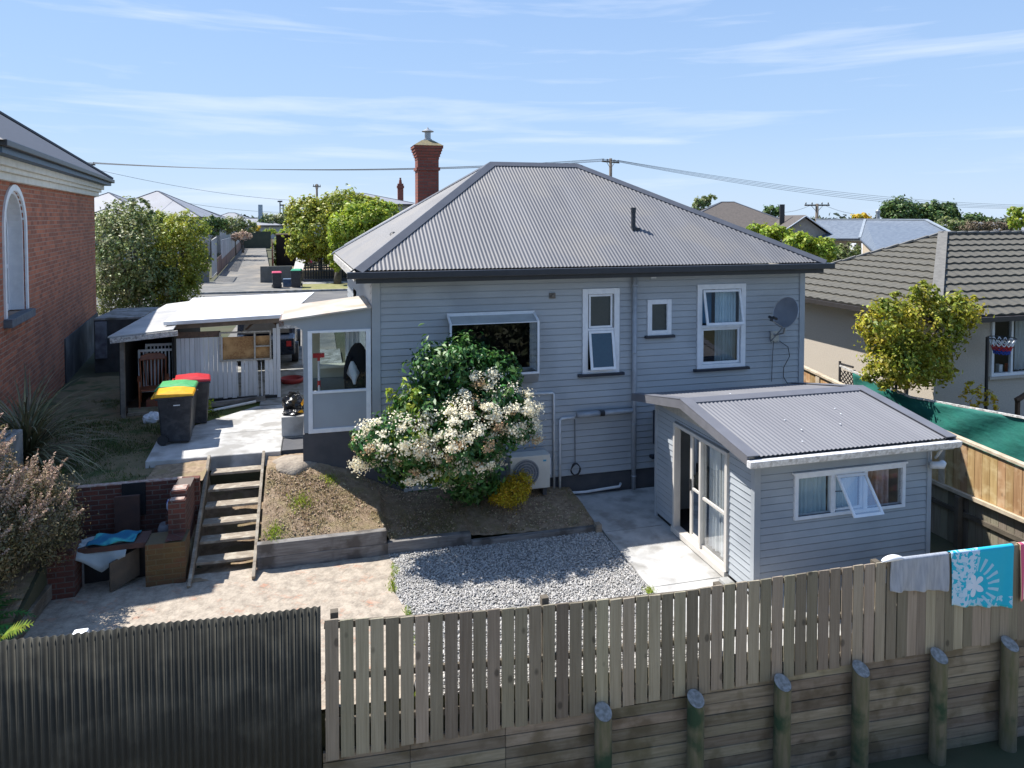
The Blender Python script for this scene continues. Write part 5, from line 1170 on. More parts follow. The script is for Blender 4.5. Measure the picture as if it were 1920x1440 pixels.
while x < -.97:
    wd = random.uniform(.085, .12); x1 = min(x + wd, -.97)
    zb = 1.26 + random.uniform(-.015, .03); zt = 2.78 if x < -2.36 else (2.17 if x < -1.17 else 2.95)
    broken = -1.98 < x < -1.88 or -1.50 < x < -1.38
    if broken: pl.prism([(x, 18.90, zb), (x + .03, 18.90, zb), (x + .015, 18.90, 2.1), (x, 18.90, 2.15)], (0, .02, 0))
    else: pl.prism([(x, 18.9, zb), (x1 - .006, 18.9, zb), (x1 - .006, 18.9, zt), (x, 18.9, zt)], (0, .02, 0))
    x = x1 + .002
pl.build('board_wall', BOARDV, cpt)
MB().box(-3.34, 18.91, 2.785, -2.34, 18.95, 2.93).build('top_plate', mat('rusty_top_plate', (.17, .11, .08), (.10, .075, .06), 14, .9, .4), cpt)
f = MB(); f.frame(-2.36, 2.17, -1.15, 2.90, 18.86, 18.94, .035); f.box(-1.56, 18.87, 2.205, -1.52, 18.93, 2.865); f.box(-1.52, 18.87, 2.50, -1.185, 18.93, 2.53)
fw = f.build('window', mat('flaking_cream_frame', (.45, .42, .36), (.30, .28, .25), 20, .8), cpt)
MB().box(-2.33, 18.96, 2.19, -1.18, 18.98, 2.76).build('chipboard_panel', OSB, fw)
MB().box(-3.3, 18.93, 1.12, -.98, 18.99, 1.26).build('base_plate', BLACK, cpt)
MB().box(-1.02, 18.88, 1.2, -.94, 18.98, 3.05).build('post', BOARDV, cpt); MB().box(-3.5, 22.9, 1.1, -3.42, 23.0, 3.25).build('post', BOARDV, cpt); MB().box(-.5, 22.9, 1.1, -.42, 23.0, 3.3).build('post', WHITE, cpt)
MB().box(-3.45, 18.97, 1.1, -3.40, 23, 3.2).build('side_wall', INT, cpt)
MB().box(-.96, 18.7, 2.96, -.25, 18.75, 3.06).build('white_beam', WHITE_OLD, cpt)
lt_ = thing('lean_to', 'low open lean-to with weathered grey roof left of the carport wall', 'lean-to', (-3.9, 20, 1.1))
lr = MB(); lr.add([(-4.62, 18.05, 3.02), (-3.25, 18.05, 3.14), (-3.62, 23.2, 3.24), (-4.35, 23.2, 3.16)], [(0, 1, 2, 3)])
solid(lr.build('roof', mat('weathered_roof_sheet', (.30, .30, .30), (.40, .39, .38), 2, .6, c3=(.50, .49, .47), scale3=.8), lt_), .03)
MB().bar((-4.56, 18.02, 2.93), (-3.15, 18.02, 3.05), .04, .12).build('fascia', WHITE_OLD, lt_)
MB().box(-4.40, 18.15, 1.05, -4.31, 18.24, 2.90).build('post', mat('greyed_post', (.22, .20, .17), (.15, .13, .11), 6, .85, .3), lt_)
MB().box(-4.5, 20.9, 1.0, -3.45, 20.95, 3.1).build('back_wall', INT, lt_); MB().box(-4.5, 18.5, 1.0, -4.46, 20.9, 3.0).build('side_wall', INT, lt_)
MB().box(-4.45, 18.4, 1.12, -3.45, 20.9, 1.20).build('floor', BROWNW, lt_); MB().box(-4.3, 18.28, 1.12, -3.3, 18.36, 1.18).box(-4.3, 18.36, 1.1, -3.3, 18.40, 1.28).build('floor_edge', SLEEPER, lt_)
ld = MB()
for k in range(16): ld.bar((-4.445 + .0, 18.5 + .14 * k, 1.3), (-4.445, 18.5 + .14 * k + .0, 2.9), .02, .02)
# cot sides
for i, (y, z0, z1, x0, x1, lab) in enumerate(((19.22, 1.45, 2.50, -4.26, -3.42, 'white slatted cot side standing behind the rocking chair in the lean-to'), (19.42, 1.45, 2.60, -4.14, -3.38, 'second white cot side leaning just behind the first in the lean-to'))):
    cs = MB(); cs.box(x0, y, z0, x0 + .05, y + .03, z1); cs.box(x1 - .05, y, z0, x1, y + .03, z1); cs.box(x0 + .05, y, z1 - .06, x1 - .05, y + .03, z1); cs.box(x0 + .05, y, z0, x1 - .05, y + .03, z0 + .06)
    xx = x0 + .11
    while xx < x1 - .08: cs.box(xx, y + .005, z0 + .06, xx + .028, y + .025, z1 - .06); xx += .082
    props(cs.build('cot_side', WHITE), lab, 'cot side', 'white cot sides stored in the lean-to')
rc = thing('rocking_chair', 'red-brown wooden rocking chair with slatted back standing in the lean-to', 'chair', (-3.85, 18.85, 1.2), R_(12))
def rl_(mb, n, **k): return mb.build(n, CHAIRW, rc, local=True, **k)
bk = MB(); 
for i in range(7): xx = -.20 + i * .067; bk.tube([(xx * .9, .10, .48), (xx, .17, .8), (xx * 1.1, .26, 1.08)], .013, 6)
rl_(bk, 'back_slats', smooth=True); hd = MB(); hd.prism([(-.29, .25, 1.06), (.29, .25, 1.06), (.27, .28, 1.17), (.12, .29, 1.22), (-.12, .29, 1.22), (-.27, .28, 1.17)], (0, .03, 0)); rl_(hd, 'head_rest', bev=.008)
rl_(MB().tube([(-.26, .10, .45), (-.29, .26, 1.12)], .02, 8).tube([(.26, .10, .45), (.29, .26, 1.12)], .02, 8), 'back_posts')
rl_(MB().box(-.28, -.32, .42, .28, .14, .46), 'seat', bev=.01)
for s in (-1, 1):
    rl_(MB().bar((s * .31, -.34, .68), (s * .31, .16, .70), .07, .03), 'armrest', bev=.006); rl_(MB().tube([(s * .30, -.30, .08), (s * .31, -.30, .67)], .02, 8), 'leg'); rl_(MB().tube([(s * .27, .14, .08), (s * .27, .12, .45)], .02, 8), 'leg')
    rl_(MB().tube([(s * .30, -.50, .10), (s * .30, -.3, .045), (s * .30, 0, .02), (s * .30, .3, .06), (s * .30, .50, .15)], .022, 8), 'rocker')
props(MB().box(-3.95, 18.5, 1.20, -3.35, 18.82, 1.42).build('cardboard_box', mat('brown_red_box', (.20, .05, .03), (.16, .08, .04), 5, .8), bev=.02), 'dark red box on the floor in front of the rocking chair', 'box')
def crumple(name, label, cat, c, r, m, seed, sq=(1, 1, .7), m2=None):
    rnd = random.Random(seed); mb = MB(); nu, nv = 22, 12
    ph = [rnd.uniform(0, 6.28) for _ in range(6)]
    for j in range(nv + 1):
        t = math.pi * j / nv
        for i in range(nu):
            p = 6.283 * i / nu; q = r * (1 + .13 * math.sin(5 * p + ph[0] + 3 * t) + .10 * math.sin(9 * p + ph[1]) * math.sin(4 * t + ph[2]) + .05 * rnd.uniform(-1, 1))
            mb.v.append((c[0] + q * sq[0] * math.sin(t) * math.cos(p), c[1] + q * sq[1] * math.sin(t) * math.sin(p), max(c[2], c[2] + r * sq[2] * .75 + q * sq[2] * math.cos(t))))
    for j in range(nv):
        for i in range(nu): mb.f.append((j * nu + i, j * nu + (i + 1) % nu, (j + 1) * nu + (i + 1) % nu, (j + 1) * nu + i))
    o = mb.build(name, m); return props(o, label, cat)
PLB = mat('black_bag_film', (.012, .012, .014), None, 6, .22, .6, 25)
rb = crumple('rubbish_bag', 'black rubbish bag with yellow scraps on the step beside the porch', 'bag', (-.53, 15.95, 1.605), .23, PLB, 3, (1, 1.1, .9))
rb2 = crumple('black_tray', 'flat black bag lying below the rubbish bag on the step', 'bag', (-.54, 15.66, 1.60), .2, PLB, 5, (1.0, .8, .28))
props(MB().add([(-.38, 15.70, 1.80), (-.31, 15.68, 1.92), (-.30, 15.74, 1.80), (-.35, 15.66, 1.76)], [(0, 1, 2), (0, 2, 3)]).add([(-.44, 15.47, 1.68), (-.35, 15.45, 1.74), (-.31, 15.47, 1.66)], [(0, 1, 2)]).build('yellow_scraps', LID_Y), 'yellow plastic scraps on the black rubbish bag', 'scraps')
crumple('white_bag', 'crumpled white plastic bag on the grass behind the yellow bin', 'bag', (-3.62, 17.6, 1.1), .17, WHITE, 8, (1.2, .9, .8))
props(MB().tube([(-2.75, 18.02, 1.14), (-2.2, 18.30, 1.16), (-1.5, 18.52, 1.22)], .035, 8).build('white_pipe', PVC, smooth=True), 'length of white pipe lying on the grass at the patio edge', 'pipe')
props(MB().bar((-3.0, 18.45, 1.2), (-1.3, 18.72, 1.24), .14, .10).build('loose_plank', SLEEPER_G), 'grey plank lying along the foot of the carport wall', 'plank')
sheet('patio_grass', -3.3, -.8, 16.6, 18.9, .12, lambda x, y: 1.13 + lump(x, y, .01), GRASS_G)
P_ = np.concatenate([np.stack([RNG.normal(-2.5, .06, 90), RNG.normal(18.0, .05, 90), RNG.uniform(1.15, 1.5, 90)], 1)])
tw = thing('tall_weed', 'small yellow flowered weed growing between the bins and the board wall', 'weed', (-2.5, 18.0, 1.13)); leaves('leaves', P_, RNG.normal(size=(90, 3)), .09, LEAF_YG, tw, .35)
# parked car in the carport
car = thing('parked_car', 'dark blue car parked under the carport, seen through the gap by the porch', 'car', (-1.55, 24.9, 1.19))
cb = MB(); prof = [(-2.1, .35), (-2.12, .85), (-1.75, .95), (-1.45, 1.42), (.55, 1.46), (1.15, 1.0), (2.05, .85), (2.15, .35)]
cb.prism([(-.85, y, z) for y, z in prof], (1.7, 0, 0)); cb.build('body', mat('dark_blue_car_paint', (.012, .02, .04), None, 5, .2, coat=.6), car, local=True, bev=.05)
MB().prism([(-.68, -1.77, .98), (.68, -1.77, .98), (.62, -1.49, 1.38), (-.62, -1.49, 1.38)], (0, -.02, .01)).build('rear_window', BLACK, car, local=True)
for x in (-.83, .83):
    for y in (-1.3, 1.35):
        wh = MB().lathe((0, 0, 0), [(.31, -.1), (.32, 0), (.31, .1)], 20); wh.v = [(x + v[2], y + v[0], .32 + v[1]) for v in wh.v]; wh.build('wheel', BLACK, car, local=True)
for x in (-.74, .60): MB().box(x, -2.13, .62, x + .14, -2.09, .78).build('tail_light', LID_R, car, local=True)
props(MB().lathe((-.72, 20.6, 1.19), [(.28, 0), (.32, .12), (.30, .13), (.26, .03), (.02, .03)], 20).build('red_tub', mat('faded_red', (.35, .04, .04), None, 4, .5), smooth=True), 'low red tub on the carport floor beside the porch', 'tub')

# ================================================================ WHEELIE BINS
def bin_(label, lidm, loc, rz, group):
    b = thing('wheelie_bin', label, 'bin', loc, rz, group)
    m = MB(); m.add([(-.25, -.25, .06), (.27, -.25, .02), (.27, .25, .02), (-.25, .25, .06), (-.31, -.285, .93), (.33, -.285, .93), (.33, .285, .93), (-.31, .285, .93)], [(0, 3, 2, 1), (4, 5, 6, 7), (0, 1, 5, 4), (1, 2, 6, 5), (2, 3, 7, 6), (3, 0, 4, 7)])
    m.build('body', BINB, b, local=True, bev=.03)
    MB().box(-.35, -.305, .91, .35, .305, .955).build('rim', BINB, b, local=True, bev=.012)
    l = MB(); l.add([(-.36, -.30, .957), (.36, -.30, .957), (.36, .30, .957), (-.36, .30, .957), (-.36, -.29, 1.03), (.33, -.28, 1.0), (.33, .28, 1.0), (-.36, .29, 1.03), (-.05, -.2, 1.065), (.1, -.2, 1.06), (.1, .2, 1.06), (-.05, .2, 1.065)],
                    [(0, 3, 2, 1), (0, 1, 5, 4), (1, 2, 6, 5), (2, 3, 7, 6), (3, 0, 4, 7), (4, 5, 9, 8), (5, 6, 10, 9), (6, 7, 11, 10), (7, 4, 8, 11), (8, 9, 10, 11)])
    l.build('lid', lidm, b, local=True, bev=.014)
    MB().tube([(-.41, -.24, .95), (-.41, .24, .95)], .018, 8).bar((-.35, -.22, .96), (-.41, -.22, .95), .03, .03).bar((-.35, .22, .96), (-.41, .22, .95), .03, .03).build('handle', lidm, b, local=True)
    for s in (-1, 1):
        w = MB().lathe((0, 0, 0), [(.10, -.025), (.105, 0), (.10, .025)], 18); w.v = [(-.22 + v[0], s * .285 + v[2], .11 + v[1]) for v in w.v]; w.build('wheel', BLACK, b, local=True)
    MB().box(-.02, -.287, .78, .10, -.284, .80).build('sticker', PVC, b, local=True)
    return b
BG = 'wheelie bins on the patio'
by_ = bin_('wheelie bin with yellow lid, nearest on the patio', LID_Y, (-2.80, 15.72, 1.20), R_(4), BG)
bin_('wheelie bin with green lid between the yellow and red lidded bins', LID_G, (-2.86, 16.38, 1.20), R_(2), BG)
bin_('wheelie bin with red lid, farthest of the patio bins', LID_R, (-2.68, 17.05, 1.19), R_(8), BG)
bin_('wheelie bin with pinkish red lid at the roadside across the street', mat('faded_pink_lid', (.55, .06, .12), None, 5, .4), (-2.55, 48.2, 1.24), R_(-85), 'bins across the street')
bin_('taller looking bin with green lid at the roadside across the street', mat('dark_green_lid', (.03, .30, .16), None, 5, .4), (-1.35, 48.3, 1.24), R_(-95), 'bins across the street').scale = (1.1, 1.1, 1.12)

# ================================================================ PLANTS IN THE YARD
fs = thing('flowering_shrub', 'large dark green shrub covered in cream flower heads against the grey wall', 'shrub', (2.9, 13.2, .3))
B_ = [((2.4, 12.95, 1.6), (.95, .75, .7)), ((1.35, 12.85, 1.75), (.75, .55, .45)), ((3.4, 12.95, 1.95), (.5, .5, .45)), ((2.45, 13.2, 2.85), (.85, .42, .6)), ((3.2, 13.15, 2.75), (.5, .35, .4)), ((2.75, 13.1, .85), (.5, .45, .45)),
      ((2.0, 13.0, 2.25), (.7, .5, .4)), ((3.1, 12.9, 2.3), (.6, .45, .4)), ((.85, 12.85, 1.75), (.3, .3, .25)), ((1.6, 12.9, 1.15), (.5, .35, .25)), ((3.6, 12.95, 1.8), (.3, .35, .25))]
def fwd(c, r, k=.955):
    return ((c[0] * k, c[1] * k, 5.72 - (5.72 - c[2]) * k), (r[0] * k, r[1] * 1.15, r[2] * k)) if c[2] > 1.2 else (c, r)
B_ = [fwd(c, r) for c, r in B_]
P, Nn = leaf_points(B_, 21000, .24, 18); k = (P[:, 1] < 13.68) & ~((P[:, 0] > 3.3) & (P[:, 2] < 1.35)); P, Nn = P[k], Nn[k]; leaves('foliage', P, Nn, .125, LEAF_SH, fs, .36, .5, .8, .3)
P, Nn = leaf_points([fwd((2.0, 12.85, 1.9), (.75, .5, .5)), fwd((1.5, 12.9, 2.4), (.35, .3, .35)), fwd((2.2, 12.75, 1.25), (.4, .3, .3))], 1800, .2, 18); leaves('young_foliage', P, Nn, .11, LEAF_YG, fs, .36, .6, .7)
limb_mesh((2.9, 13.2, .3), [b[0] for b in B_[:9]], .045, 4).build('stems', BARK, fs, smooth=True)
fc = []; tries = 0
FB = [((2.6, 12.75, 1.85), (.95, .7, .7), 62), ((1.35, 12.75, 1.85), (.75, .5, .42), 36), ((3.4, 12.8, 2.15), (.55, .5, .5), 26), ((3.2, 12.85, 1.75), (.6, .5, .3), 14), ((1.6, 12.8, 1.25), (.5, .4, .22), 10), ((2.95, 12.95, 2.75), (.35, .3, .2), 9), ((.75, 12.8, 1.6), (.22, .25, .3), 9), ((2.4, 12.8, 1.0), (.35, .3, .15), 8), ((3.85, 12.95, 1.6), (.15, .2, .2), 4)]
for c_, r_, n_ in FB:
    c_, r_ = fwd(c_, r_)
    for _ in range(n_):
        d = RNG.normal(size=3); d[1] = -abs(d[1]) * 1.1; d[2] += .25; d /= np.linalg.norm(d); fc.append((np.array(c_) + d * np.array(r_) * RNG.uniform(.85, 1.08), d))
Pw = []; Nw = []; Pb = []; Nb = []
for c_, d in fc:
    n_ = int(RNG.uniform(50, 120)); r = RNG.uniform(.06, .125); q = RNG.normal(size=(n_, 3)) * [r * .62, r * .62, r * .42]; pp = c_ + q; nn_ = d + q / r * .4
    if RNG.uniform() < .14: Pb.append(pp); Nb.append(nn_)
    else: Pw.append(pp); Nw.append(nn_)
leaves('flower_heads', np.concatenate(Pw), np.concatenate(Nw), .038, FLOWER, fs, .9, .3, .6); leaves('faded_flower_heads', np.concatenate(Pb), np.concatenate(Nb), .034, FLOWER_B, fs, .8, .3, .7)
ys_ = thing('yellow_shrub', 'low golden yellow shrub in front of the heat pump', 'shrub', (3.5, 13.0, .3))
P, Nn = leaf_points([((3.45, 12.95, .52), (.34, .3, .22)), ((3.66, 13.05, .66), (.25, .22, .22)), ((3.25, 12.95, .50), (.2, .2, .15))], 5200, .3, 18); leaves('foliage', P, Nn, .040, LEAF_YE, ys_, .6, .7)
limb_mesh((3.5, 13.0, .28), [(3.3, 12.95, .5), (3.5, 12.9, .6), (3.7, 13.05, .65)], .015, 2).build('stems', BARK, ys_)
# left bed: dusty pink shrub, flax, fern
pk = thing('pink_feathery_shrub', 'large feathery shrub with dusty pink tips at the left edge', 'shrub', (-4.5, 11.4, .4))
PB = [((-4.55, 11.5, 1.35), (.75, .8, .85)), ((-4.0, 11.9, 1.25), (.55, .55, .65)), ((-4.95, 11.6, 2.3), (.65, .6, .62)), ((-4.75, 11.0, 1.0), (.5, .5, .5)), ((-4.3, 12.2, 1.6), (.4, .4, .4))]
P, Nn = leaf_points(PB, 38000, .22, 22); leaves('foliage', P, Nn, .048, LEAF_BR, pk, .42, .4, .9)
pp = []; nn_ = []
for _ in range(185):
    b = PB[RNG.choice(5, p=[.28, .2, .3, .07, .15])]; d = RNG.normal(size=3); d[2] = abs(d[2]) * 1.1; d[1] = -abs(d[1]) * .6; d /= np.linalg.norm(d)
    s0 = np.array(b[0]) + d * np.array(b[1]) * .85; dr_ = d * .6 + np.array([RNG.uniform(-.1, .6), 0, .8]); dr_ /= np.linalg.norm(dr_); Ls = RNG.uniform(.22, .50)
    for _k in range(75): t_ = RNG.uniform(0, 1); pp.append(s0 + dr_ * Ls * t_ + RNG.normal(size=3) * .026 * (1.2 - t_)); nn_.append(RNG.normal(size=3))
leaves('pink_plumes', np.array(pp), np.array(nn_), .034, LEAF_PK, pk, .55, .3)
limb_mesh((-4.5, 11.4, .35), [b[0] for b in PB], .04, 9).build('stems', BARK, pk, smooth=True)
def strap_plant(name, label, base, n, Lm, m, wd=.03, arch=1.0, seed=3, cat='plant', vert=.9):
    rnd = random.Random(seed); t = thing(name, label, cat, base); mb = MB()
    for _ in range(n):
        a = rnd.uniform(0, 6.283); L_ = Lm * rnd.uniform(.55, 1.1); th = rnd.uniform(.5, 1.45) if rnd.random() > .2 else 1.45; p = Vector(base) + Vector((rnd.uniform(-.1, .1), rnd.uniform(-.1, .1), 0)); dxy = Vector((math.cos(a), math.sin(a), 0)); sd_ = Vector((-math.sin(a), math.cos(a), 0)); k = 6; pts = []
        for i in range(k + 1):
            w_ = wd * (1 - (i / k) ** 2 * .9) * rnd.uniform(.9, 1.1); pts.append((p.copy(), w_)); p = p + (dxy * math.cos(th) + Vector((0, 0, math.sin(th)))) * (L_ / k); th -= rnd.uniform(.12, .36) * arch
        b0 = len(mb.v)
        for q, w_ in pts: mb.v += [q - sd_ * w_ / 2, q + sd_ * w_ / 2]
        for i in range(k): mb.f.append((b0 + 2 * i, b0 + 2 * i + 1, b0 + 2 * i + 3, b0 + 2 * i + 2))
    mb.build('blades', m, t); return t
strap_plant('flax_plant', 'drooping grey-green flax clump against the brick building at the left', (-5.3, 15.2, 1.1), 340, 2.15, FLAX, .04, 1.0, 3)
fn = thing('fern', 'bright green fern low at the left edge below the pink shrub', 'fern', (-4.55, 10.4, .25)); mb = MB(); rnd = random.Random(5)
for _ in range(46):
    a = rnd.uniform(0, 6.283); p = Vector((-4.5 + rnd.uniform(-.25, .25), 10.45 + rnd.uniform(-.35, .35), .3)); th = rnd.uniform(.6, 1.3); d = Vector((math.cos(a), math.sin(a), 0)); sd_ = Vector((-math.sin(a), math.cos(a), 0))
    for i in range(13):
        q = p + (d * math.cos(th) + Vector((0, 0, math.sin(th)))) * .055; lw_ = .11 * math.sin(math.pi * (i + 1.5) / 15)
        for s in (-1, 1): e_ = q + sd_ * s * lw_ + d * .03 + Vector((0, 0, -.012)); mb.add([p, q, e_], [(0, 1, 2)])
        p = q; th -= .13
mb.build('fronds', FERN, fn)
fn2 = thing('young_fern', 'small yellow-green fern frond poking over the iron fence at lower left', 'fern', (-3.6, 8.85, .6)); mb = MB()
for (bx, by__, a) in ((-3.32, 8.72, .1), (-3.40, 8.74, 2.6), (-3.30, 8.70, -.7)):
    p = Vector((bx, by__, 1.22)); th = .75; d = Vector((math.cos(a), math.sin(a) * .3, 0)); sd_ = Vector((0, .6, .8))
    for i in range(10):
        q = p + (d * math.cos(th) + Vector((0, 0, math.sin(th)))) * .033; lw_ = .07 * math.sin(math.pi * (i + 1.5) / 12)
        for s in (-1, 1): mb.add([p, q, q + sd_ * s * lw_ + d * .02], [(0, 1, 2)])
        p = q; th -= .09
mb.tube([(-3.35, 8.76, .1), (-3.34, 8.74, 1.25)], .012, 5); mb.build('fronds', LEAF_YG, fn2)
props(MB().box(-5.9, 13.6, .9, -5.12, 14.6, 1.95).build('concrete_block', CONC_W, bev=.03), 'grey concrete block at the left edge below the brick wall', 'block')
gw = thing('garden_wall', 'low garden wall with gravelly flat top beside the brick building', 'wall', (-5.85, 25, 1.1))
MB().box(-6.5, 24.0, .9, -5.2, 26.5, 2.64).build('wall', mat('shaded_block_wall', (.05, .05, .052), (.08, .08, .08), 3, .9, .4), gw); MB().box(-6.5, 23.98, 2.643, -5.2, 26.5, 2.70).build('top', CONC_W, gw); MB().box(-6.45, 23.9, 1.5, -6.15, 23.99, 2.6).build('pale_patch', mat('grey_paint_patch', (.22, .24, .27), (.1, .1, .12), 4, .8), gw)  # wall faces coloured dark for shade, under a paler top
# maple by the windbreak
mp_ = tree('maple_tree', 'golden green maple in front of the cream house wall', 'tree', (12.85, 12.9, .95),
     [((13.2, 12.6, 3.25), (.80, .6, .62)), ((12.3, 12.7, 3.3), (.55, .6, .6)), ((13.9, 12.5, 3.6), (.45, .5, .42)), ((12.45, 12.5, 2.6), (.7, .6, .55)), ((13.3, 12.8, 2.5), (.7, .6, .5)), ((12.0, 12.6, 2.3), (.35, .4, .25)), ((13.0, 12.5, 4.0), (.3, .3, .25)), ((12.3, 12.6, 3.85), (.25, .25, .2))],
     15000, .095, LEAF_MP, BARK, .05, clump=.23, trunk_top=(12.95, 12.85, 2.1), per=16)
tree('small_yellow_bush', 'small sparse yellow leaved bush before the cream house window corner', 'bush', (13.65, 12.4, .95), [((13.7, 12.35, 1.85), (.25, .2, .3)), ((14.05, 12.3, 1.75), (.2, .2, .2))], 420, .07, LEAF_YE, BARK, .015, trunk_top=(13.7, 12.4, 1.5))

# ================================================================ TREES BEYOND
BT = 'leafy trees behind the carport'
tree('olive_green_tree', 'dense grey-green tree beside the brick building, left of the others', 'tree', (*at(262, 600, 33).xy, 1.1), pxb(33, [(245, 480, 62, 85), (215, 545, 42, 60), (290, 540, 45, 65), (240, 410, 45, 35, .5), (200, 450, 25, 50), (265, 395, 20, 25)]), 17000, .15, LEAF_OL, BARK, .16, BT, .22)
tree('bright_green_tree', 'yellow-green bushy tree overhanging the road right of the grey-green one', 'tree', (*at(335, 590, 34).xy, 1.1), pxb(34, [(335, 480, 50, 55), (350, 430, 38, 32), (310, 430, 35, 30, 1), (330, 540, 40, 45), (362, 500, 22, 35), (285, 415, 28, 22, 2)]), 11500, .15, LEAF_ST, BARK, .14, BT, .24)
tree('dark_green_tree', 'dark green tree showing between the two bushy trees by the brick house', 'tree', (*at(300, 580, 36).xy, 1.1), pxb(36, [(290, 450, 50, 50), (260, 430, 35, 40), (310, 530, 50, 60), (195, 420, 18, 30)]), 6500, .16, LEAF_DG, BARK, .14, BT, .25)
ST = 'street trees across the road'
t_a = tree('street_tree', 'green street tree across the road, left of its yellower neighbour', 'tree', (*at(600, 520, 52).xy, 1.2), pxb(52, [(600, 430, 58, 50), (640, 390, 50, 32), (570, 400, 35, 30), (570, 465, 30, 25), (690, 385, 30, 22, 1), (620, 470, 45, 25)]), 13500, .26, LEAF_ST, BARK, .16, ST, .22)
t_b = tree('street_tree', 'yellow-green street tree nearest the grey house roof', 'tree', (1.25, 50.0, 1.2), pxb(48, [(680, 420, 55, 40), (650, 440, 35, 40), (720, 400, 30, 22), (635, 480, 18, 15), (690, 465, 45, 35), (632, 500, 12, 10)]), 11500, .25, LEAF_YG, BARK, .22, ST, .22, trunk_top=tuple(at(632, 490, 49)), seed=5)
def bush(name, label, cat, t, l, n, leaf, m, zg=1.2, group=None, seed=2):
    b = pxb(t, l); c = b[0][0]; return tree(name, label, cat, (c[0], c[1], zg), b, n, leaf, m, BARK, .1, group, .28, seed=seed)
bush('hedge', 'bright green clipped hedge at the right of the sloping driveway', 'hedge', 62, [(527, 455, 14, 18), (545, 440, 18, 12), (520, 480, 5, 20), (560, 440, 18, 12, 2)], 3600, .2, LEAF_YG)
bush('grey_green_shrub', 'grey-green shrub above the long driveway fence', 'shrub', 70, [(440, 422, 24, 16), (465, 425, 14, 12)], 2400, .22, LEAF_OL, 2)
bush('dark_shrub', 'dark shrub left of the grey-green one behind the driveway fence', 'shrub', 66, [(395, 425, 18, 20), (412, 418, 12, 12)], 2200, .22, LEAF_DG, 2)
bush('pink_brown_shrub', 'pinkish brown shrub topping the driveway fence', 'shrub', 66, [(455, 442, 18, 7), (438, 446, 10, 5)], 1100, .18, LEAF_PK, 2.5)
bush('yellow_bush', 'round yellow-green bush at the far end of the driveway fence', 'bush', 84, [(481, 430, 9, 6)], 700, .2, LEAF_YE, 2.3)
bush('lime_bush', 'lime green bush right of the yellow one at the top of the driveway', 'bush', 84, [(505, 436, 12, 6)], 800, .2, LEAF_YG, 2.3)
bush('far_dark_tree', 'dark bushy tree behind the top of the driveway', 'tree', 100, [(508, 415, 22, 12), (530, 412, 14, 12), (548, 405, 14, 16)], 3400, .34, LEAF_OL, 2.4)
bush('green_roof_edge_tree', 'yellow-green tree showing past the right end of the grey house roof', 'tree', 30, [(1540, 470, 24, 22), (1500, 455, 30, 16), (1455, 438, 30, 12, 1), (1420, 428, 22, 8, 2), (1530, 500, 25, 15)], 7500, .15, LEAF_YG)
bush('olive_shrub_right', 'dull olive shrub right of the yellow-green tree by the roof', 'shrub', 36, [(1590, 470, 22, 14), (1570, 485, 20, 12)], 2200, .15, LEAF_OL)
for i, (l, n_, m_, nm, lab) in enumerate((([(1690, 398, 38, 20), (1680, 392, 25, 16)], 5200, LEAF_DG, 'round_tree', 'large round dark green tree above the blue-grey roof'),
                             ([(1760, 402, 36, 16), (1770, 408, 30, 12), (1745, 388, 16, 10), (1775, 392, 20, 10)], 5200, LEAF_DG, 'spreading_tree', 'spreading dark green tree right of the round one on the skyline'),
                             ([(1825, 412, 24, 8), (1845, 415, 18, 6)], 1900, LEAF_DG, 'low_tree', 'low dark green tree on the skyline toward the right edge'),
                             ([(1448, 397, 16, 8)], 900, LEAF_DG, 'small_round_tree', 'small round tree on the skyline behind the dark tiled roof'),
                             ([(1615, 408, 18, 6)], 800, LEAF_YE, 'yellow_tree', 'small golden tree on the skyline behind the blue-grey roof'),
                             ([(1775, 422, 26, 10), (1800, 425, 22, 9)], 1800, LEAF_OL, 'olive_bush', 'olive bush mass below the spreading skyline tree'))):
    bush(nm, lab, 'tree', 120 if i < 4 else 90, l, n_, .55 if i < 4 else .4, m_, 1.5, None, i)
bush('bare_brown_scrub', 'brownish bare scrub along the skyline near the right edge', 'scrub', 80, [(1830, 426, 30, 9), (1868, 424, 28, 9), (1895, 422, 20, 8)], 3600, .22, mat('twiggy_brown', (.16, .12, .08), (.12, .10, .06), 3, .9, isl=.4), 1.5)
bush('right_edge_tree', 'yellow-green leafy tree top at the right edge of the skyline', 'tree', 60, [(1912, 415, 18, 14), (1900, 400, 8, 10), (1918, 398, 8, 12)], 2200, .22, LEAF_YG, 1.5)
bush('wispy_tree', 'wispy tree top left of the dark tiled roof', 'tree', 75, [(1318, 378, 16, 9), (1332, 372, 12, 6), (1312, 390, 14, 10)], 1600, .28, LEAF_OL, 1.5)
# distant treeline, reads as one mass
P = []; 
for k_ in range(1500):
    a = RNG.uniform(-.75, .95); d = RNG.uniform(260, 420); x, y = math.sin(a + YAW) * d, math.cos(a + YAW) * d; P.append(np.array([x, y, 1.5]) + RNG.normal(size=(9, 3)) * [4, 4, 1.1] + [0, 0, abs(RNG.normal()) * 1.3])
P = np.concatenate(P); props(leaves('distant_trees', P, RNG.normal(size=P.shape), 3.0, mat('distant_foliage', (.05, .07, .045), (.07, .09, .05), .05, .9, isl=.4)), 'far-off line of trees along the horizon', 'trees', None, 'stuff')

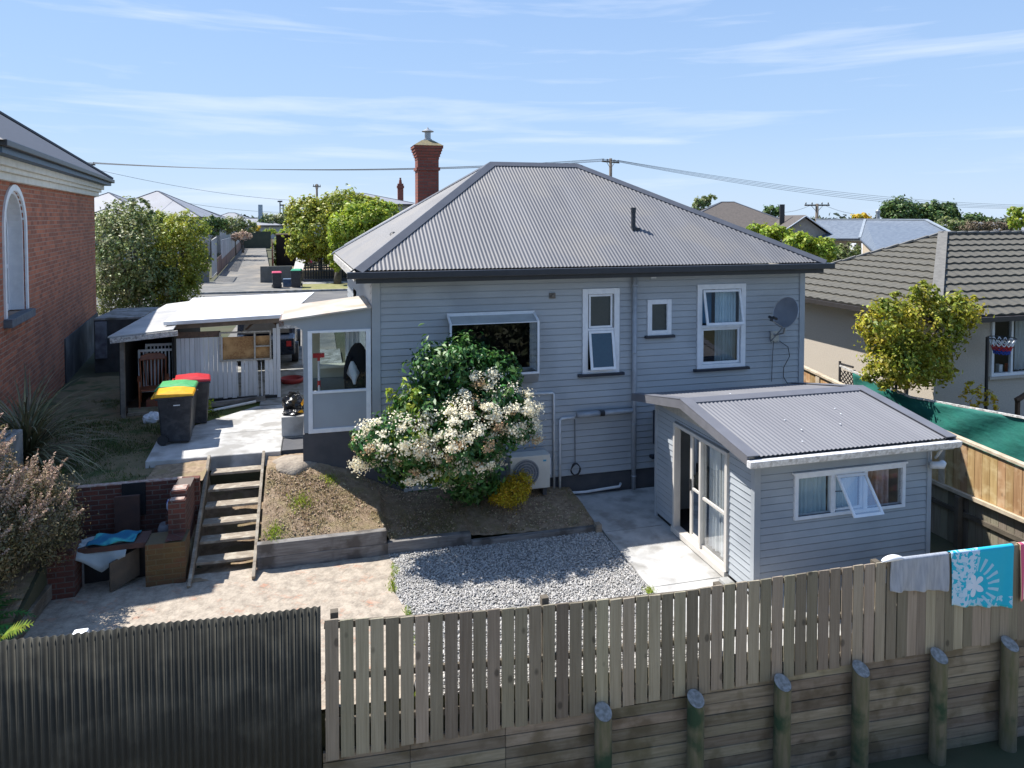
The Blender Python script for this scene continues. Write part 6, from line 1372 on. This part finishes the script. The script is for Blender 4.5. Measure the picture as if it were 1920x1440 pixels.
# ================================================================ HOUSES AND STREET THINGS BEYOND
def far_house(name, label, fr, rot, W, D, zg, hw, hr, rm, wm, ridge=.5, eave=.45, gable_front=False, chim=None, wins=(), th=.12):
    h = thing(name, label, 'house', (fr[0], fr[1], zg), rot)
    def b_(mb, n, m, par=h, **k): return mb.build(n, m, par, local=True, **k)
    b_(MB().box(-W / 2, 0, -.5, W / 2, D, hw), 'wall', wm)
    e = eave; x0, x1, y0, y1 = -W / 2 - e, W / 2 + e, -e, D + e; mb = MB()
    if gable_front:
        mb.prism([(x0, y0, hw - .1), (0, y0, hw + hr), (0, y1, hw + hr), (x0, y1, hw - .1)], (0, 0, .1)); mb.prism([(x1, y0, hw - .1), (x1, y1, hw - .1), (0, y1, hw + hr), (0, y0, hw + hr)], (0, 0, .1))
        ro = b_(mb, 'roof', rm); b_(MB().prism([(-W / 2, -.01, hw), (W / 2, -.01, hw), (0, -.01, hw + hr * .93)], (0, .05, 0)), 'gable', wm)
        bb_ = MB(); bb_.bar((x0, y0 - .03, hw - .06), (0, y0 - .03, hw + hr + .04), .06, .22, (0, 1, 0)); bb_.bar((x1, y0 - .03, hw - .06), (0, y0 - .03, hw + hr + .04), .06, .22, (0, 1, 0)); b_(bb_, 'barge_board', WHITE)
    else:
        rl2 = (x1 - x0) / 2 * (1 - ridge) if W >= D else 0
        if W >= D: A1, A2 = (x0 + (y1 - y0) / 2 * (1.0), D / 2, hw + hr), (x1 - (y1 - y0) / 2, D / 2, hw + hr)
        else: A1, A2 = (0, y0 + (x1 - x0) / 2, hw + hr), (0, y1 - (x1 - x0) / 2, hw + hr)
        a, b, c, d = (x0, y0, hw), (x1, y0, hw), (x1, y1, hw), (x0, y1, hw)
        if W >= D: mb.add([a, b, c, d, A1, A2], [(0, 1, 5, 4), (1, 2, 5), (2, 3, 4, 5), (3, 0, 4), (3, 2, 1, 0)])
        else: mb.add([a, b, c, d, A1, A2], [(0, 1, 4), (1, 2, 5, 4), (2, 3, 5), (3, 0, 4, 5), (3, 2, 1, 0)])
        ro = b_(mb, 'roof', rm); g = MB()
        for p_, q_ in ((a, A1), (b, A2 if W >= D else A1), (A1, A2), (d, A1 if W >= D else A2), (c, A2)): g.bar(p_, q_, .16, .06)
        b_(g, 'ridge_capping', IRON_CAP, ro)
        b_(MB().box(x0, y0 - .06, hw - .16, x1, y0, hw - .02).box(x0 - .06, y0, hw - .16, x0, y1, hw - .02), 'gutter', DARK)
    for (xa, za, xb, zb) in wins:
        f = MB().frame(xa, za, xb, zb, -.05, .0, .07); f.box((xa + xb) / 2 - .03, -.045, za + .07, (xa + xb) / 2 + .03, -.005, zb - .07); fo = b_(f, 'window', WHITE)
        b_(MB().box(xa + .07, -.03, za + .07, (xa + xb) / 2 - .03, -.01, zb - .07).box((xa + xb) / 2 + .03, -.03, za + .07, xb - .07, -.01, zb - .07), 'pane', BLACK, fo)
    if chim:
        cx_, cy_, z0_, z1_, r_, m_, pot = chim; cm = MB().box(cx_ - r_, cy_ - r_, z0_, cx_ + r_, cy_ + r_, z1_); 
        if pot: cm.box(cx_ - r_ * 1.25, cy_ - r_ * 1.25, z1_ - .45, cx_ + r_ * 1.25, cy_ + r_ * 1.25, z1_ - .2)
        co = b_(cm, 'chimney', m_)
        if pot: b_(MB().lathe((cx_, cy_, z1_), [(r_ * .6, 0), (r_ * .45, .35), (r_ * .3, .45), (r_ * .35, .6)], 10), 'chimney_pot', m_, co)
    return h
def W_(x, y, t): v = at(x, y, t); return v
CREAMW = mat('warm_cream_wall', (.48, .40, .29), (.42, .35, .26), 3, .9); GREYW = mat('grey_stucco', (.30, .29, .27), (.25, .24, .22), 3, .9); SHW = mat('pale_house_wall', (.5, .5, .48), None, 3, .9)
# light grey roof house behind the street trees
v = W_(690, 405, 70); far_house('grey_roofed_house', 'house with pale grey hipped roof and tall brick chimney behind the street trees', (v.x - .6, v.y), R_(-2), 10, 9, 1.8, W_(0, 390, 70).z - 1.8 + .4, 1.15, GROOF, SHW, chim=(3.9, 2.2, 4.5, W_(0, 342, 70).z - 1.8, .28, BRK_C, True))
# left skyline roofs
v = W_(270, 440, 66); far_house('grey_roofed_cottage', 'grey roofed house with the highest roof peak behind the left trees', (v.x, v.y), R_(-4), 9, 8.8, 2.2, 3.6, 2.5, GROOF, SHW)
v = W_(170, 440, 66); far_house('grey_roofed_villa', 'grey roofed house partly hidden by the brick building', (v.x + .2, v.y), R_(-4), 8.5, 8.4, 2.2, 3.6, 2.35, GROOF, SHW)
v = W_(335, 440, 74); far_house('long_grey_roofed_house', 'lower grey roofed house right of the highest left roof', (v.x - 1, v.y), R_(-3), 10, 9, 2.2, 3.0, 2.2, GROOF, SHW)
v = W_(422, 440, 112); far_house('distant_grey_house', 'distant small grey roofed house above the driveway fence', (v.x, v.y), R_(-8), 9, 8, 1.6, 2.9, 2.0, GROOF, SHW)
v = W_(478, 440, 98); far_house('distant_low_house', 'distant low roof with a tall thin chimney beyond the driveway', (v.x - 1.2, v.y), R_(-10), 9, 7, 1.4, 3.3, .9, GROOF, SHW, chim=(1.6, 1.6, 3.2, 6.1, .24, mat('pale_blue_flue', (.35, .42, .48), None, 3, .6), False))
# right: dark tiled house with gable, blue roof house
v = W_(1395, 460, 56); far_house('dark_tiled_house', 'house with dark brown tiled hip roof right of the grey house roof', (v.x - .6, v.y), R_(-24), 12, 11, 1.2, 3.1, 2.75, TILE_D, GREYW)
v = W_(1508, 460, 50); gh_ = far_house('gabled_wing', 'front gabled wing with white barge boards under a dark tiled roof', (v.x, v.y), R_(-26), 3.3, 9, 1.2, 3.25, 1.35, TILE_D, GREYW, eave=.35, gable_front=True, chim=(-.9, 3.5, 3.4, 5.5, .16, BLACK, False), wins=((-.9, .9, .9, 2.3),))
bh = thing('blue_roofed_house', 'cream house with long blue-grey metal roof near the skyline on the right', 'house', tuple(at(1640, 470, 48).xy) + (1.0,))
vt, vb, rl0, el0 = at(1622, 412, 50), at(1612, 447, 47), at(1530, 412, 53), at(1530, 447, 49.5); rt, re_, n1_, n2_ = at(1737, 413, 46), at(1782, 436, 42), at(1652, 484, 38), at(1830, 484, 38)
def slab(q, n, m, par, th=.08): return MB().prism([tuple(p) for p in q], (0, 0, -th)).build(n, m, par)
r1_ = slab([rl0, vt, vb, el0], 'roof', BROOF, bh); r2_ = slab([vt, rt, re_, n2_, n1_, vb], 'roof', BROOF, bh)
for p_, q_, par_ in ((vt, vb, r1_), (rl0, vt, r1_), (vt, rt, r2_), (rt, re_, r2_)): MB().bar(p_ + Vector((0, 0, .04)), q_ + Vector((0, 0, .04)), .16, .07).build('ridge_capping', mat('pale_ridge', (.30, .34, .38), None, 3, .5), par_)
wl0, wl1 = at(1535, 452, 50.3), at(1613, 452, 47.8); wl2 = at(1660, 484, 39)
MB().prism([(wl0.x, wl0.y, 1.0), (wl1.x, wl1.y, 1.0), (wl1.x, wl1.y, 4.15), (wl0.x, wl0.y, 4.15)], (.1, .2, 0)).build('wall', CREAMW, bh); MB().prism([(wl1.x, wl1.y, 1.0), (wl2.x, wl2.y, 1.0), (wl2.x, wl2.y, 3.55), (wl1.x, wl1.y, 4.15)], (.25, .05, 0)).build('wall', CREAMW, bh)
MB().bar(el0 + Vector((0, 0, -.08)), vb + Vector((0, 0, -.08)), .12, .14).build('gutter', DARK, bh)
for x_ in (1600, 1622):
    a_ = at(x_ - 6, 469, 46.9); b_ = at(x_ + 6, 469, 46.3); f_ = MB().bar((a_.x, a_.y, a_.z), (b_.x, b_.y, b_.z), .06, .9).build('window', WHITE, bh); MB().bar(a_ + Vector((.04, -.06, 0)), b_ + Vector((-.04, -.06, 0)), .05, .74).build('pane', BLACK, f_)
v_ = at(1646, 412, 52); MB().lathe((v_.x, v_.y, 5.3), [(.13, 0), (.13, .75), (.17, .78), (.17, .9), (.05, 1.0)], 10).build('flue', GALV, bh)
v = W_(1850, 432, 110); far_house('distant_white_roof_house', 'tiny distant pale roof among the scrub near the right edge', (v.x, v.y), R_(-30), 14, 8, 1.2, 2.6, 1.2, GROOF, SHW)
# driveway fences
def zdr(y): return lerp(1.24, 2.42, min(1, max(0, (y - 54) / 30)))
df = thing('driveway_fence', 'long pale picket fence running up the left side of the sloping driveway', 'fence', (-7.2, 60, 1.2))
pk_ = MB(); pk2 = MB(); pk0 = MB(); y = 54.2
while y < 83:
    x = lerp(-7.2, -8.1, (y - 54) / 30); zb = zdr(y); h_ = 2.9 if y < 57.5 else lerp(2.6, 1.5, (y - 57) / 26)
    if y < 57.5: pk0.box(x, y, zb + .3, x + .03, y + .05, zb + h_)
    elif 57.5 < y < 61: pk2.box(x, y, zb, x + .04, y + .16, zb + 1.3)
    else: pk_.box(x, y, zb + .9, x + .04, y + .10, zb + h_); pk2.box(x, y, zb, x + .045, y + .18, zb + .9)
    y += .2
PGP = mat('pale_grey_picket', (.46, .48, .50), (.36, .38, .40), 2, .8, isl=.15); pk_.build('pale_pickets', PGP, df); pk0.build('tall_panel', PGP, df); pk2.build('lower_boards', mat('pinkish_brown_board', (.24, .165, .14), (.17, .13, .115), 2, .85, isl=.3), df)
MB().bar((-7.2, 54.2, 1.5), (-7.3, 57.5, 1.62), .06, .08).bar((-7.2, 54.2, 4.1), (-7.3, 57.5, 4.25), .06, .08).build('rail', WHITE_OLD, df)
MB().box(-8.6, 83.5, 2.3, -5.0, 83.7, 4.2).build('end_fence', mat('dark_green_boards', (.05, .065, .05), (.07, .08, .06), 2, .9), df)
bf = thing('brown_picket_fence', 'dark brown picket fence on a block wall left of the driveway', 'fence', (-8.6, 53.6, 1.2))
m1 = MB(); x = -11.6
while x < -7.35: m1.box(x, 53.5, 2.15, x + .15, 53.53, 3.95 + random.uniform(-.05, .05)); x += .24
m1.build('pickets', BROWNW, bf); MB().box(-12, 53.45, 1.1, -7.3, 53.7, 2.12).build('block_base', mat('grey_block_base', (.20, .195, .185), (.14, .135, .13), 4, .9, .3), bf)
rf2 = thing('right_driveway_fence', 'red-brown board fence stepping up the right side of the sloping driveway', 'fence', (-3.0, 56, 1.2))
m1 = MB(); y = 53.3; 
while y < 66: x = lerp(-3.05, -3.9, (y - 53) / 13); z = zdr(max(54, y)); m1.box(x, y, z, x + .04, y + .17, z + lerp(1.25, 2.2, min(1, (y - 53) / 6))); y += .18
m1.build('boards', mat('red_brown_board', (.17, .065, .04), (.12, .05, .035), 2, .85, isl=.25), rf2)
props(MB().box(-3.85, 52.35, 1.2, -1.75, 52.6, 2.35).build('block_garden_wall', mat('dark_grey_block', (.13, .13, .125), (.10, .10, .095), 4, .9, .3)), 'low dark grey block wall behind the pink lidded bin', 'wall')
gb = thing('dark_shed', 'dark brown open shed front under the hedge beside the driveway', 'shed', (-2.3, 60, 1.6)); MB().box(-3.2, 60, 1.6, -.8, 62.5, 4.3).build('wall', mat('very_dark_brown', (.02, .012, .01), None, 3, .9), gb); MB().box(-3.3, 59.9, 4.3, -.7, 62.6, 4.4).build('roof', BROWNW, gb)
flat('garden_bank', [(-3.0, 53), (8, 53), (8, 60), (-3.0, 60)], mat('dry_garden', (.24, .18, .12), (.16, .13, .07), 1, .95), 1.2, 1.9)
props(MB().prism([(-1.9, 52.6, 1.3), (-1.2, 52.6, 1.3), (-.9, 58, 2.6), (-1.6, 58, 2.6)], (0, 0, .03)).build('garden_path', WHITE_OLD), kind='structure')
bp = thing('black_picket_fence', 'black picket fence across the street behind the roadside bins', 'fence', (2, 52.4, 1.2))
m1 = MB(); x = -.9
while x < 5.2: m1.box(x, 52.3, 1.35, x + .09, 52.33, 2.45); x += .18
m1.build('pickets', mat('black_stain', (.012, .012, .014), None, 4, .7), bp); MB().box(-.95, 52.33, 1.5, 5.2, 52.37, 1.6).box(-.95, 52.33, 2.15, 5.2, 52.37, 2.25).build('rail', BLACK, bp)
MB().box(-1.0, 52.25, 1.2, 5.2, 52.4, 1.42).build('plinth', CONC_D, bp)
bush('front_garden_bush', 'yellow-green low planting seen through the black picket fence', 'bush', 56, [(575, 512, 25, 10), (600, 514, 20, 9)], 1300, .16, LEAF_YG, 1.3)
bush('silver_bush', 'silvery bush above the black picket fence under the street tree', 'bush', 57, [(580, 488, 22, 8)], 900, .16, mat('silver_leaf', (.26, .26, .24), (.2, .2, .18), 2, .8, isl=.4), 1.9)
bush('pink_flower', 'small bright pink flowering plant under the street tree', 'plant', 55.5, [(583, 488, 4, 4)], 160, .16, mat('bright_pink_petal', (.65, .08, .32), None, 3, .7, isl=.3), 1.9)
props(MB().box(-2.2, 48.6, 1.24, -1.7, 49.2, 1.75).box(-1.95, 48.5, 1.24, -1.6, 48.9, 1.5).build('recycling_crate', mat('blue_grey_crate', (.10, .16, .26), None, 4, .6), bev=.02), 'small blue crate between the two roadside bins', 'crate')
# poles and wires
def pole(label, x, y, t, zg, arm=2.2, rot=0, hgt=.25, armz=.3, lean=0):
    v = at(x, y, t); p = thing('power_pole', label, 'power pole', (v.x, v.y, zg)); H_ = v.z
    MB().tube([(v.x, v.y, zg), (v.x, v.y, H_)], [.17, .12], 10).build('post', POLEW, p, smooth=True)
    d = Vector((math.cos(rot), math.sin(rot), 0)); c = Vector((v.x, v.y, H_ - armz)); MB().bar(c - d * arm / 2, c + d * arm / 2, .10, .12).build('crossarm', POLEW, p)
    MB().bar(c - d * arm * .25, (v.x, v.y, H_ - armz - .55), .03, .03).bar(c + d * arm * .25, (v.x, v.y, H_ - armz - .55), .03, .03).build('brace', POLEW, p)
    for s in (-.45, -.2, .2, .45): q = c + d * arm * s; MB().lathe((q.x, q.y, q.z + .06), [(.02, 0), (.05, .06), (.05, .14), (.02, .18)], 8).build('insulator', BLACK, p)
    return c, d
c1, d1 = pole('power pole with tilted crossarm rising just behind the main roof ridge', 1145, 297, 60, 1.2, 2.3, R_(30))
c2, d2 = pole('power pole with crossarm between the gabled wing and blue-grey roof', 1532, 382, 58, 1.2, 2.0, R_(-15), armz=.12)
c3, d3 = pole('power pole whose crossarm shows behind the brick building roof', 150, 302, 62, 1.2, 2.4, R_(-5))
c4, d4 = pole('power pole sticking out of the street tree tops', 594, 345, 85, 1.5, 1.3, R_(50))
for i, (x, lab) in enumerate(((525, 'taller of two thin lamp posts beyond the driveway'), (531, 'shorter of two thin lamp posts beyond the driveway'))):
    v = at(x, 379 + 7 * i, 125); lp_ = thing('lamp_post', lab, 'lamp post', (v.x, v.y, 1.5)); MB().tube([(v.x, v.y, 1.5), (v.x, v.y, v.z)], .12, 8).build('post', GALV, lp_); MB().box(v.x - .4, v.y - .2, v.z, v.x + .4, v.y + .2, v.z + .25).build('lamp_head', DARK, lp_)
def wire(label, a, b, sag, r=.014, group=None):
    a, b = Vector(a), Vector(b); pts = [a.lerp(b, i / 30) - Vector((0, 0, sag * 4 * (i / 30) * (1 - i / 30))) for i in range(31)]
    return props(MB().tube(pts, r, 5).build('overhead_wire', WIRE), label, 'wire', group)
WG = 'overhead power wires'
for i, (s, lab) in enumerate(((-.45, 'top'), (-.2, 'second'), (.2, 'third'), (.45, 'lowest'))):
    wire(f'{lab} of the overhead wires between the left pole and the roof pole', c3 + d3 * 2.4 * s + Vector((0, 0, .2)), c1 + d1 * 2.3 * s + Vector((0, 0, .2)), .75 + .0 * i, .016, WG)
for i, (x, y) in enumerate(((1960, 385), (1960, 387), (1960, 388.5), (1960, 390))):
    wire(('top', 'second', 'third', 'lowest')[i] + ' of the overhead wires running from the roof pole to the right edge', c1 + d1 * 2.3 * (.45, .2, -.2, -.45)[i] + Vector((0, 0, .2)), at(x, y, 95), .9 + .12 * i, .016, WG + ' to the right')
wire('thin service wire dropping from the left pole toward the street tree', c3 + Vector((0, 0, -.1)), at(556, 376, 84), .5, .016)
wire('faint service wire low between the left roofs and lamp posts', at(310, 374, 80), at(524, 398, 120), .3, .02)
wire('short service wire right of the crossarm pole', c2 + Vector((.6, 0, .05)), at(1602, 401, 62), .12, .012)
wire('short service wire left of the crossarm pole', c2 + Vector((-.6, 0, .0)), at(1470, 398, 60), .12, .012)

# the right-hand neighbours stand a little farther off
K_ = 1.12; CP = Vector((0, 0, CAM_H))
for o in [q for q in scene.objects if q.parent is None and q.name.split('.')[0] in ('side_fence', 'windbreak_screen', 'cream_house', 'hoop_stand', 'stair_handrail', 'maple_tree', 'small_yellow_bush', 'window_card', 'red_bottle')]:
    if o.name.startswith('maple'): o.location.x -= .52; o.location.z += .08
    o.location = CP + (o.location - CP) * K_; o.scale = (K_,) * 3

# dense trees behind the viewpoint: only seen mirrored in the window panes
P = np.stack([RNG.uniform(-8, 16, 14000), RNG.normal(-7, 1.0, 14000), RNG.uniform(-1.7, 4.2, 14000)], 1); P[:, 2] -= np.sin(P[:, 0] * 1.3) * .5
props(leaves('reflected_trees', P, RNG.normal(size=P.shape), .42, mat('shady_foliage', (.03, .04, .02), (.045, .05, .02), 1, .8, isl=.5)), 'dark mass of trees mirrored in the house windows', 'trees', None, 'stuff')

for y_ in (11.95, 9.95): props(MB().box(float(path_left(y_)) + .03, y_, .0335, 6.1, y_ + .014, .0365).build('control_joint', CONC_W), kind='structure')
props(MB().box(-3.1, 16.0, 1.2015, -.80, 16.012, 1.2035).build('patio_joint', CONC_W), kind='structure')
